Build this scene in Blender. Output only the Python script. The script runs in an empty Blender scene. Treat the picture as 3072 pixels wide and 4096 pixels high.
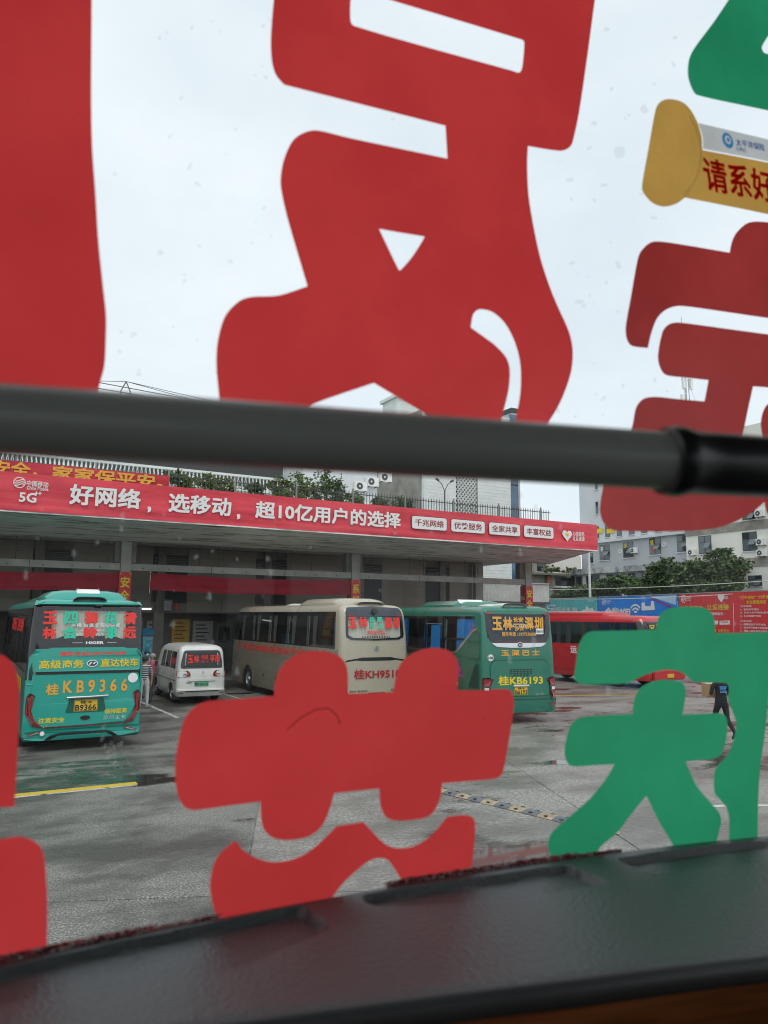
import bpy, bmesh, math, random
from mathutils import Vector, Matrix
random.seed(7)
R = math.radians
SC = bpy.context.scene
COL = SC.collection

# ------------------------------------------------------------------ camera
F, CX, CY = 3000.0, 1536.0, 2048.0          # focal length and centre in photo pixels (3072 x 4096)
YAW, PIT, ROLL, CZ = R(29), math.atan((2468-2048)/3000), R(.5), 3.1
CAM = Vector((0, 0, CZ))
FW = Vector((math.sin(YAW)*math.cos(PIT), math.cos(YAW)*math.cos(PIT), math.sin(PIT)))
r0 = Vector((math.cos(YAW), -math.sin(YAW), 0)); u0 = r0.cross(FW)
RV = r0*math.cos(ROLL)+u0*math.sin(ROLL); UV = u0*math.cos(ROLL)-r0*math.sin(ROLL)
cd = bpy.data.cameras.new('camera'); co = bpy.data.objects.new('camera', cd); COL.objects.link(co)
m3 = Matrix((RV, UV, -FW)).transposed()
co.matrix_world = Matrix.Translation(CAM) @ m3.to_4x4()
cd.sensor_fit = 'HORIZONTAL'; cd.sensor_width = 36; cd.lens = 36*F/3072
cd.clip_start = .02; cd.clip_end = 2000
cd.dof.use_dof = True; cd.dof.focus_distance = 22; cd.dof.aperture_fstop = 10
SC.camera = co
# ------------------------------------------------------------------ sky, sun, exposure
W = bpy.data.worlds.new('World'); SC.world = W; W.use_nodes = True
nt = W.node_tree; nt.nodes.clear()
wo = nt.nodes.new('ShaderNodeOutputWorld'); bg = nt.nodes.new('ShaderNodeBackground'); bg.inputs[1].default_value = .1
sk = nt.nodes.new('ShaderNodeTexSky'); sk.sky_type = 'NISHITA'; sk.sun_disc = False
sk.sun_elevation = R(58); sk.sun_rotation = R(200); sk.dust_density = 3
tc = nt.nodes.new('ShaderNodeTexCoord'); nz = nt.nodes.new('ShaderNodeTexNoise')
nz.inputs['Scale'].default_value = 2.2; nz.inputs['Detail'].default_value = 5; nz.inputs['Roughness'].default_value = .55
mp = nt.nodes.new('ShaderNodeMapping'); mp.inputs['Scale'].default_value = (1, 1, 2.2)
cr = nt.nodes.new('ShaderNodeValToRGB')
cr.color_ramp.elements[0].position = .3; cr.color_ramp.elements[0].color = (.74, .82, .88, 1)
cr.color_ramp.elements[1].position = .68; cr.color_ramp.elements[1].color = (.89, .955, .99, 1)
mu = nt.nodes.new('ShaderNodeVectorMath'); mu.operation = 'SCALE'; mu.inputs['Scale'].default_value = 9.2
mx = nt.nodes.new('ShaderNodeMix'); mx.data_type = 'RGBA'; mx.inputs['Factor'].default_value = .9
L = nt.links.new
L(tc.outputs['Generated'], mp.inputs[0]); L(mp.outputs[0], nz.inputs['Vector']); L(nz.outputs[0], cr.inputs[0])
L(cr.outputs[0], mu.inputs[0]); L(sk.outputs[0], mx.inputs['A']); L(mu.outputs[0], mx.inputs['B'])
L(mx.outputs['Result'], bg.inputs[0]); L(bg.outputs[0], wo.inputs[0])
sd = bpy.data.lights.new('sun', 'SUN'); sd.energy = .8; sd.angle = R(25); sd.color = (1, .97, .93)
so = bpy.data.objects.new('sun', sd); COL.objects.link(so); so.rotation_euler = (R(32), 0, R(-20)); so.location = (0, 0, 60)
vs = SC.view_settings; vs.view_transform = 'Standard'; vs.look = 'None'; vs.gamma = 1; vs.exposure = .3
SC.cycles.use_denoising = True; SC.cycles.filter_width = 1.1
SC.cycles.transparent_max_bounces = 24
SC.cycles.max_bounces = 6; SC.cycles.diffuse_bounces = 3; SC.cycles.glossy_bounces = 3

# ------------------------------------------------------------------ pixel helpers
def ray(x, y): return FW + RV*((x-CX)/F) - UV*((y-CY)/F)
def onz(x, y, z=0):
    d = ray(x, y); return CAM + d*((z-CZ)/d.z)
def ony(x, y, Y):
    d = ray(x, y); return CAM + d*(Y/d.y)
def onx(x, y, X):
    d = ray(x, y); return CAM + d*(X/d.x)
def atd(x, y, dep): return CAM + ray(x, y)*dep
def onplane(x, y, p, n):
    d = ray(x, y); return CAM + d*((p-CAM).dot(n)/d.dot(n))

# ------------------------------------------------------------------ materials
MATS = {}
def node_mat(name):
    m = bpy.data.materials.new(name); m.use_nodes = True; m.node_tree.nodes.clear()
    return m, m.node_tree.nodes, m.node_tree.links.new
def mat(name, col, rough=.5, metal=0., var=.12, scale=6., bump=0., bscale=40., dirt=None, damt=.0, dscale=1.2, coat=0., spec=.5, stretch=(1, 1, 1)):
    """procedural surface: colour varied by noise, optional patches of dirt and fine bump"""
    if name in MATS: return MATS[name]
    m, N, K = node_mat(name)
    o = N.new('ShaderNodeOutputMaterial'); b = N.new('ShaderNodeBsdfPrincipled'); K(b.outputs[0], o.inputs[0])
    b.inputs['Metallic'].default_value = metal; b.inputs['Coat Weight'].default_value = coat
    b.inputs['Coat Roughness'].default_value = .08; b.inputs['Specular IOR Level'].default_value = spec
    g = N.new('ShaderNodeNewGeometry'); mp = N.new('ShaderNodeMapping'); mp.inputs['Scale'].default_value = stretch
    K(g.outputs['Position'], mp.inputs[0])
    n = N.new('ShaderNodeTexNoise'); n.inputs['Scale'].default_value = scale; n.inputs['Detail'].default_value = 4
    K(mp.outputs[0], n.inputs['Vector'])
    r = N.new('ShaderNodeValToRGB')
    lo = [max(0, c*(1-var)) for c in col]; hi = [min(1, c*(1+var)) for c in col]
    r.color_ramp.elements[0].position = .3; r.color_ramp.elements[0].color = (*lo, 1)
    r.color_ramp.elements[1].position = .7; r.color_ramp.elements[1].color = (*hi, 1)
    K(n.outputs[0], r.inputs[0]); src = r.outputs[0]
    if dirt:
        n2 = N.new('ShaderNodeTexNoise'); n2.inputs['Scale'].default_value = dscale; n2.inputs['Detail'].default_value = 7
        n2.inputs['Roughness'].default_value = .65; K(mp.outputs[0], n2.inputs['Vector'])
        mr = N.new('ShaderNodeMapRange'); mr.inputs[1].default_value = .42; mr.inputs[2].default_value = .75
        mr.inputs[3].default_value = 0; mr.inputs[4].default_value = damt; K(n2.outputs[0], mr.inputs[0])
        x = N.new('ShaderNodeMix'); x.data_type = 'RGBA'; K(mr.outputs[0], x.inputs['Factor'])
        K(src, x.inputs['A']); x.inputs['B'].default_value = (*dirt, 1); src = x.outputs['Result']
    K(src, b.inputs['Base Color'])
    rr = N.new('ShaderNodeMapRange'); rr.inputs[3].default_value = max(.02, rough-.08); rr.inputs[4].default_value = min(1, rough+.08)
    K(n.outputs[0], rr.inputs[0]); K(rr.outputs[0], b.inputs['Roughness'])
    if bump:
        bn = N.new('ShaderNodeTexNoise'); bn.inputs['Scale'].default_value = bscale; bn.inputs['Detail'].default_value = 3
        K(mp.outputs[0], bn.inputs['Vector'])
        bp = N.new('ShaderNodeBump'); bp.inputs['Strength'].default_value = bump; bp.inputs['Distance'].default_value = .02
        K(bn.outputs[0], bp.inputs['Height']); K(bp.outputs[0], b.inputs['Normal'])
    MATS[name] = m; return m
def schlick(N, K, f0=.04, top=.7):
    g = N.new('ShaderNodeNewGeometry'); d = N.new('ShaderNodeVectorMath'); d.operation = 'DOT_PRODUCT'; K(g.outputs['Incoming'], d.inputs[0]); K(g.outputs['Normal'], d.inputs[1])
    def mth(op, a, b=None):
        n = N.new('ShaderNodeMath'); n.operation = op
        for i, q in enumerate((a, b)):
            if q is None: continue
            if isinstance(q, (int, float)): n.inputs[i].default_value = q
            else: K(q, n.inputs[i])
        return n.outputs[0]
    a = mth('ABSOLUTE', d.outputs['Value']); p = mth('POWER', mth('SUBTRACT', 1., a), 5.); return mth('ADD', mth('MULTIPLY', p, top), f0)
def glass(name, tint, refl=1.0):
    m, N, K = node_mat(name)
    o = N.new('ShaderNodeOutputMaterial'); t = N.new('ShaderNodeBsdfTransparent'); t.inputs[0].default_value = (*tint, 1)
    g = N.new('ShaderNodeBsdfGlossy'); g.inputs['Roughness'].default_value = .03; g.inputs[0].default_value = (refl, refl, refl, 1)
    x = N.new('ShaderNodeMixShader'); K(schlick(N, K, .05, .8), x.inputs[0]); K(t.outputs[0], x.inputs[1]); K(g.outputs[0], x.inputs[2])
    K(x.outputs[0], o.inputs[0]); MATS[name] = m; return m
def film(name, col, tw=.85, var=.13):
    """thin vinyl film: light from outside shines through it"""
    m, N, K = node_mat(name)
    o = N.new('ShaderNodeOutputMaterial'); d = N.new('ShaderNodeBsdfDiffuse'); t = N.new('ShaderNodeBsdfTranslucent')
    g = N.new('ShaderNodeNewGeometry'); n = N.new('ShaderNodeTexNoise'); n.inputs['Scale'].default_value = 5; n.inputs['Detail'].default_value = 6; n.inputs['Roughness'].default_value = .6
    K(g.outputs['Position'], n.inputs['Vector'])
    r = N.new('ShaderNodeValToRGB'); r.color_ramp.elements[0].position = .35; r.color_ramp.elements[1].position = .65
    r.color_ramp.elements[0].color = (*[c*(1-var) for c in col], 1); r.color_ramp.elements[1].color = (*[min(1, c*(1+var)) for c in col], 1)
    K(n.outputs[0], r.inputs[0]); K(r.outputs[0], d.inputs[0]); K(r.outputs[0], t.inputs[0])
    x = N.new('ShaderNodeMixShader'); x.inputs[0].default_value = tw; K(d.outputs[0], x.inputs[1]); K(t.outputs[0], x.inputs[2])
    gl = N.new('ShaderNodeBsdfGlossy'); gl.inputs['Roughness'].default_value = .35
    y = N.new('ShaderNodeMixShader'); y.inputs[0].default_value = .03; K(x.outputs[0], y.inputs[1]); K(gl.outputs[0], y.inputs[2])
    K(y.outputs[0], o.inputs[0]); MATS[name] = m; return m

# wet yard concrete: dark wet patches, smooth puddles, grit
def yard_mat(name, dry, wet, grit, joint_stain=(.12, .05, .04), speck=1.9, lo=.55, bmp=.6):
    m, N, K = node_mat(name)
    o = N.new('ShaderNodeOutputMaterial'); b = N.new('ShaderNodeBsdfPrincipled'); K(b.outputs[0], o.inputs[0])
    g = N.new('ShaderNodeNewGeometry')
    def noise(s, d=5, rough=.6, st=(1, 1, 1)):
        mp = N.new('ShaderNodeMapping'); mp.inputs['Scale'].default_value = st; K(g.outputs['Position'], mp.inputs[0])
        n = N.new('ShaderNodeTexNoise'); n.inputs['Scale'].default_value = s; n.inputs['Detail'].default_value = d
        n.inputs['Roughness'].default_value = rough; K(mp.outputs[0], n.inputs['Vector']); return n.outputs[0]
    def ramp(v, a, c, lo=0., hi=1.):
        r = N.new('ShaderNodeMapRange'); r.inputs[1].default_value = a; r.inputs[2].default_value = c
        r.inputs[3].default_value = lo; r.inputs[4].default_value = hi; r.interpolation_type = 'SMOOTHSTEP'; K(v, r.inputs[0]); return r.outputs[0]
    def mixc(f, A, B):
        x = N.new('ShaderNodeMix'); x.data_type = 'RGBA'
        for s, k in ((f, 'Factor'), (A, 'A'), (B, 'B')):
            if isinstance(s, tuple): x.inputs[k].default_value = (*s, 1)
            elif isinstance(s, float): x.inputs[k].default_value = s
            else: K(s, x.inputs[k])
        return x.outputs['Result']
    damp = ramp(noise(.35, 7, .62, (1, 1.5, 1)), .40, .62)
    pud = ramp(noise(.22, 6, .55, (1, 1.7, 1)), .575, .625)
    grain = ramp(noise(grit, 2, .5), .35, .7)
    fine = ramp(noise(grit*1.7, 2, .7), lo, lo+.10)
    stain = ramp(noise(.8, 8, .7, (1, 2.4, 1)), .60, .72, 0, .75)
    c = mixc(grain, tuple(x*.62 for x in dry), tuple(min(1, x*1.22) for x in dry))
    c = mixc(fine, c, tuple(min(1, x*speck) for x in dry))
    c = mixc(damp, c, wet); c = mixc(stain, c, joint_stain); c = mixc(pud, c, tuple(x*.55 for x in wet))
    K(c, b.inputs['Base Color'])
    ro = N.new('ShaderNodeMix'); ro.data_type = 'FLOAT'; K(damp, ro.inputs['Factor']); ro.inputs['A'].default_value = .42; ro.inputs['B'].default_value = .27
    r2 = N.new('ShaderNodeMix'); r2.data_type = 'FLOAT'; K(pud, r2.inputs['Factor']); K(ro.outputs['Result'], r2.inputs['A']); r2.inputs['B'].default_value = .04
    K(r2.outputs['Result'], b.inputs['Roughness'])
    h = N.new('ShaderNodeMath'); h.operation = 'MULTIPLY'; K(grain, h.inputs[0])
    iv = N.new('ShaderNodeMath'); iv.operation = 'SUBTRACT'; iv.inputs[0].default_value = 1; K(pud, iv.inputs[1]); K(iv.outputs[0], h.inputs[1])
    bp = N.new('ShaderNodeBump'); bp.inputs['Strength'].default_value = bmp; bp.inputs['Distance'].default_value = .014
    K(h.outputs[0], bp.inputs['Height']); K(bp.outputs[0], b.inputs['Normal']); MATS[name] = m; return m

yard_mat('concrete_yard', (.275, .265, .238), (.142, .135, .12), 16, bmp=.28)
yard_mat('aggregate_yard', (.145, .143, .127), (.06, .057, .05), 26, (.075, .05, .04), 3.0, .50)
mat('dark_joint', (.03, .03, .028), .8)
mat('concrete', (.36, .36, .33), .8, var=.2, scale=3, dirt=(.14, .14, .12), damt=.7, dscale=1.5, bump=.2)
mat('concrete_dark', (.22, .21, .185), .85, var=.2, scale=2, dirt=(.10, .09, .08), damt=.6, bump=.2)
mat('wall_stone', (.30, .28, .24), .7, var=.18, scale=1.2, dirt=(.16, .14, .11), damt=.5)
mat('black', (.012, .012, .013), .35); mat('rubber', (.02, .02, .02), .8); mat('black_gloss', (.012, .013, .016), .1, coat=.5)
mat('dark_grey', (.06, .06, .06), .6); mat('mid_grey', (.25, .25, .25), .6); mat('white', (.78, .78, .76), .5); mat('pale', (.62, .62, .58), .6)
mat('chrome', (.75, .76, .77), .18, metal=1., var=.05); mat('steel', (.45, .46, .46), .35, metal=1.)
mat('green_bus', (.004, .35, .275), .3, coat=.6, var=.07, scale=2, dirt=(.05, .2, .15), damt=.35, dscale=2)
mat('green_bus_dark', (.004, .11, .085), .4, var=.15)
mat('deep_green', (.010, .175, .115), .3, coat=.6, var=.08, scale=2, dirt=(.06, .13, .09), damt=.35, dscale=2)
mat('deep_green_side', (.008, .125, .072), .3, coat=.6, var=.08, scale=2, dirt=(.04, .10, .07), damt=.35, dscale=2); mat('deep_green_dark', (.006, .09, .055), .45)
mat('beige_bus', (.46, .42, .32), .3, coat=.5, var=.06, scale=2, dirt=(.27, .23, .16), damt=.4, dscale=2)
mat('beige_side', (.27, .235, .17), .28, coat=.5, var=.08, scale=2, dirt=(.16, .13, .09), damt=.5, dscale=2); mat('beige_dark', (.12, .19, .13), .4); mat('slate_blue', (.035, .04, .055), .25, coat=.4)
mat('red_bus', (.55, .012, .02), .3, coat=.6, var=.08, dirt=(.25, .03, .03), damt=.35); mat('red_dark', (.22, .01, .015), .4)
mat('white_van', (.74, .75, .72), .3, coat=.5, var=.04, scale=2, dirt=(.42, .40, .33), damt=.45, dscale=2.2)
mat('tail_red', (.30, .006, .01), .12, coat=.8); mat('tail_dark', (.10, .004, .006), .12, coat=.8)
mat('vinyl_red', (.88, .045, .035), .5, var=.05); mat('vinyl_green', (.03, .62, .40), .5, var=.05); mat('vinyl_yellow', (.80, .60, .02), .5, var=.05)
mat('vinyl_orange', (.80, .40, .05), .5, var=.05); mat('vinyl_maroon', (.42, .015, .02), .5); mat('vinyl_white', (.82, .82, .80), .5, var=.04)
mat('vinyl_gold', (.78, .48, .05), .5); mat('dark_red_letter', (.30, .01, .015), .5); mat('vinyl_blue', (.06, .30, .62), .5)
mat('plate_yellow', (.78, .50, .03), .45, dirt=(.4, .25, .05), damt=.5, dscale=9); mat('plate_green', (.10, .48, .24), .45)
mat('curtain_cream', (.74, .70, .60), .9, var=.1); mat('curtain_blue', (.03, .34, .80), .9, var=.1); mat('curtain_grey', (.42, .46, .48), .9)
mat('seat_red', (.20, .03, .03), .9); mat('seat_brown', (.09, .07, .05), .9); mat('interior', (.10, .10, .095), .8)
mat('banner_red', (.74, .05, .075), .5, var=.07, scale=2, bump=.45, bscale=3.5, stretch=(.5, 1, 3), dirt=(.45, .03, .05), damt=.45, dscale=1.6)
mat('banner_red2', (.56, .03, .05), .6, var=.1, bump=.2, bscale=4); mat('cloth_red', (.30, .015, .03), .85, var=.15, scale=3)
mat('sign_red', (.55, .02, .015), .45); mat('teal', (.07, .52, .54), .5, var=.1, scale=.6); mat('sign_blue', (.012, .22, .74), .5, var=.12, scale=.6)
mat('hoarding_red', (.68, .03, .04), .5, var=.08); mat('hoarding_pale', (.45, .62, .80), .5)
mat('corrugated', (.52, .53, .50), .5, var=.12, dirt=(.3, .28, .24), damt=.5)
mat('tile_white', (.74, .77, .74), .45, var=.06, scale=9, dirt=(.48, .50, .46), damt=.4)
mat('render_grey', (.48, .51, .54), .8, var=.08, scale=1, dirt=(.30, .31, .31), damt=.6, dscale=.5)
mat('render_pale', (.70, .73, .75), .8, var=.07, scale=1, dirt=(.42, .43, .42), damt=.6, dscale=.5)
mat('render_cream', (.86, .84, .77), .8, var=.05, scale=1, dirt=(.52, .50, .45), damt=.5, dscale=.5)
mat('stained_parapet', (.60, .62, .62), .85, var=.1, dirt=(.05, .055, .06), damt=1.6, dscale=.55)
mat('old_wall', (.32, .30, .26), .85, var=.2, scale=1, dirt=(.12, .11, .09), damt=.7, dscale=.6); mat('brick_red', (.26, .09, .055), .85)
mat('window_dark', (.02, .024, .026), .35, spec=.3); mat('window_mid', (.10, .13, .14), .12, spec=.8); mat('frame_dark', (.05, .055, .05), .5)
mat('blue_glass', (.05, .11, .20), .08, spec=1., var=.4, scale=.8)
mat('leaf_a', (.065, .12, .032), .6, var=.35, scale=3); mat('leaf_b', (.035, .075, .025), .6, var=.35, scale=3); mat('leaf_c', (.17, .19, .035), .6, var=.3)
mat('leaf_d', (.12, .175, .055), .6, var=.3); mat('bark', (.10, .075, .05), .9)
mat('skin', (.42, .24, .16), .55); mat('hair_black', (.012, .011, .01), .6); mat('hair_grey', (.30, .28, .26), .7)
mat('shirt_black', (.012, .014, .018), .9); mat('polo_red', (.42, .07, .09), .9); mat('trousers', (.045, .048, .055), .9); mat('shirt_blue', (.28, .34, .44), .9)
mat('trousers_pale', (.50, .52, .52), .9); mat('cardboard', (.42, .27, .13), .8); mat('cardboard_top', (.72, .66, .52), .8); mat('shoe', (.02, .02, .022), .6)
mat('yellow_paint', (.62, .42, .03), .55, var=.2, scale=8, dirt=(.25, .2, .1), damt=.6, dscale=4); mat('white_paint', (.55, .55, .52), .6, var=.2, scale=8, dirt=(.25, .25, .22), damt=.7, dscale=4)
mat('hump_yellow', (.38, .30, .20), .7, var=.3, scale=14, dirt=(.14, .1, .06), damt=.7, dscale=8); mat('hump_black', (.13, .14, .155), .7, var=.25, scale=14)
mat('rail_paint', (.27, .285, .255), .33, var=.06); mat('sleeve', (.012, .012, .013), .32)
mat('dash', (.055, .064, .064), .42, var=.1, scale=5, bump=.2, bscale=210, spec=.6, stretch=(1.4, .8, 1)); mat('dash_lip', (.045, .052, .052), .42, spec=.6); mat('dash_floor', (.05, .058, .058), .42, bump=.18, bscale=240, spec=.7)
mat('wood', (.23, .075, .02), .35, var=.45, scale=10, stretch=(1, 1, 14)); mat('cabin', (.16, .16, .15), .8); mat('cabin_floor', (.05, .05, .05), .8)
mat('tuft_red', (.35, .02, .04), .9, var=.3, scale=60); mat('tuft_pale', (.55, .45, .42), .9); mat('tuft_dark', (.03, .012, .012), .9)
mat('lamp_white', (.85, .87, .85), .4); mat('freezer_blue', (.03, .22, .36), .4); mat('poster_blue', (.10, .42, .60), .4, var=.5, scale=7); mat('purple', (.16, .07, .30), .5); mat('magenta', (.42, .04, .22), .5)
mat('crane_yellow', (.20, .17, .10), .6); mat('galv', (.40, .42, .43), .4, metal=.6)
glass('glass_tint', (.30, .33, .33)); glass('glass_dark', (.13, .14, .15)); glass('glass_pale', (.72, .75, .76)); glass('glass_clear', (.82, .84, .84))
film('film_red', (1.0, .068, .068), .97); film('film_red2', (.58, .060, .055), .96); film('film_green', (.036, .46, .21), .97)
film('film_orange', (.85, .48, .11), .95); film('film_white', (.86, .87, .85), .95)
film('film_text_red', (1., .10, .06), .8); film('film_text_blue', (.10, .45, .95), .8)

# striped shirt: bands up the height
def stripe_mat():
    m, N, K = node_mat('stripe_shirt')
    o = N.new('ShaderNodeOutputMaterial'); b = N.new('ShaderNodeBsdfPrincipled'); K(b.outputs[0], o.inputs[0]); b.inputs['Roughness'].default_value = .9
    g = N.new('ShaderNodeNewGeometry'); s = N.new('ShaderNodeSeparateXYZ'); K(g.outputs['Position'], s.inputs[0])
    q = N.new('ShaderNodeMath'); q.operation = 'MULTIPLY'; q.inputs[1].default_value = 14; K(s.outputs[2], q.inputs[0])
    fr = N.new('ShaderNodeMath'); fr.operation = 'FRACT'; K(q.outputs[0], fr.inputs[0])
    r = N.new('ShaderNodeValToRGB'); r.color_ramp.interpolation = 'CONSTANT'; r.color_ramp.elements[0].color = (.02, .022, .04, 1)
    r.color_ramp.elements[1].position = .6; r.color_ramp.elements[1].color = (.6, .6, .6, 1); K(fr.outputs[0], r.inputs[0]); K(r.outputs[0], b.inputs['Base Color'])
    MATS['stripe_shirt'] = m
stripe_mat()
# board-marked canopy soffit
def soffit_mat():
    m, N, K = node_mat('soffit')
    o = N.new('ShaderNodeOutputMaterial'); b = N.new('ShaderNodeBsdfPrincipled'); K(b.outputs[0], o.inputs[0]); b.inputs['Roughness'].default_value = .85
    g = N.new('ShaderNodeNewGeometry'); mp = N.new('ShaderNodeMapping'); mp.inputs['Rotation'].default_value = (0, 0, R(34)); mp.inputs['Scale'].default_value = (.25, 3.2, 1)
    K(g.outputs['Position'], mp.inputs[0])
    n = N.new('ShaderNodeTexNoise'); n.inputs['Scale'].default_value = 2.0; n.inputs['Detail'].default_value = 7; n.inputs['Roughness'].default_value = .7; K(mp.outputs[0], n.inputs['Vector'])
    r = N.new('ShaderNodeValToRGB'); e = r.color_ramp.elements
    e[0].position = .39; e[0].color = (.16, .16, .14, 1); e[1].position = .48; e[1].color = (.62, .65, .61, 1)
    e2 = e.new(.62); e2.color = (.70, .73, .69, 1); e3 = e.new(.78); e3.color = (.46, .47, .43, 1)
    K(n.outputs[0], r.inputs[0]); K(r.outputs[0], b.inputs['Base Color']); MATS['soffit'] = m
soffit_mat()
# patchy worn paint (transparent where worn)
def worn(name, col, lo, hi, scale):
    m, N, K = node_mat(name)
    o = N.new('ShaderNodeOutputMaterial'); b = N.new('ShaderNodeBsdfPrincipled'); b.inputs['Base Color'].default_value = (*col, 1); b.inputs['Roughness'].default_value = .35
    t = N.new('ShaderNodeBsdfTransparent'); g = N.new('ShaderNodeNewGeometry'); n = N.new('ShaderNodeTexNoise')
    mp = N.new('ShaderNodeMapping'); mp.inputs['Scale'].default_value = (1, 2.2, 1); K(g.outputs['Position'], mp.inputs[0])
    n.inputs['Scale'].default_value = scale; n.inputs['Detail'].default_value = 8; n.inputs['Roughness'].default_value = .7; K(mp.outputs[0], n.inputs['Vector'])
    r = N.new('ShaderNodeMapRange'); r.inputs[1].default_value = lo; r.inputs[2].default_value = hi; K(n.outputs[0], r.inputs[0])
    x = N.new('ShaderNodeMixShader'); K(r.outputs[0], x.inputs[0]); K(t.outputs[0], x.inputs[1]); K(b.outputs[0], x.inputs[2]); K(x.outputs[0], o.inputs[0]); MATS[name] = m
worn('worn_green', (.02, .13, .075), .47, .74, 1.6); worn('worn_yellow', (.66, .45, .03), .30, .42, 5); worn('worn_white', (.6, .6, .57), .38, .5, 5); worn('worn_red', (.10, .04, .035), .56, .72, 1.5)
# dusty windscreen: clear with faint pale film and specks
def screen_mat():
    m, N, K = node_mat('windscreen_glass')
    o = N.new('ShaderNodeOutputMaterial'); t = N.new('ShaderNodeBsdfTransparent'); t.inputs[0].default_value = (.985, .995, .99, 1)
    gl = N.new('ShaderNodeBsdfGlossy'); gl.inputs['Roughness'].default_value = .01
    x = N.new('ShaderNodeMixShader'); K(schlick(N, K, .012, .25), x.inputs[0]); K(t.outputs[0], x.inputs[1]); K(gl.outputs[0], x.inputs[2])
    d = N.new('ShaderNodeBsdfTranslucent'); d.inputs[0].default_value = (.7, .72, .7, 1)
    g = N.new('ShaderNodeNewGeometry'); n = N.new('ShaderNodeTexNoise'); n.inputs['Scale'].default_value = 7; n.inputs['Detail'].default_value = 8; n.inputs['Roughness'].default_value = .7
    K(g.outputs['Position'], n.inputs['Vector']); r = N.new('ShaderNodeMapRange'); r.inputs[1].default_value = .45; r.inputs[2].default_value = .85; r.inputs[3].default_value = .006; r.inputs[4].default_value = .055
    K(n.outputs[0], r.inputs[0]); y = N.new('ShaderNodeMixShader'); K(r.outputs[0], y.inputs[0]); K(x.outputs[0], y.inputs[1]); K(d.outputs[0], y.inputs[2]); K(y.outputs[0], o.inputs[0]); MATS['windscreen_glass'] = m
    m, N, K = node_mat('water_mark')
    o = N.new('ShaderNodeOutputMaterial'); t = N.new('ShaderNodeBsdfTransparent'); d = N.new('ShaderNodeBsdfTranslucent'); d.inputs[0].default_value = (.8, .82, .82, 1)
    x = N.new('ShaderNodeMixShader'); x.inputs[0].default_value = .24; K(t.outputs[0], x.inputs[1]); K(d.outputs[0], x.inputs[2]); K(x.outputs[0], o.inputs[0]); MATS['water_mark'] = m
    m, N, K = node_mat('grime_mark')
    o = N.new('ShaderNodeOutputMaterial'); t = N.new('ShaderNodeBsdfTransparent'); d = N.new('ShaderNodeBsdfTranslucent'); d.inputs[0].default_value = (.12, .12, .11, 1)
    x = N.new('ShaderNodeMixShader'); x.inputs[0].default_value = .13; K(t.outputs[0], x.inputs[1]); K(d.outputs[0], x.inputs[2]); K(x.outputs[0], o.inputs[0]); MATS['grime_mark'] = m
screen_mat()

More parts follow.
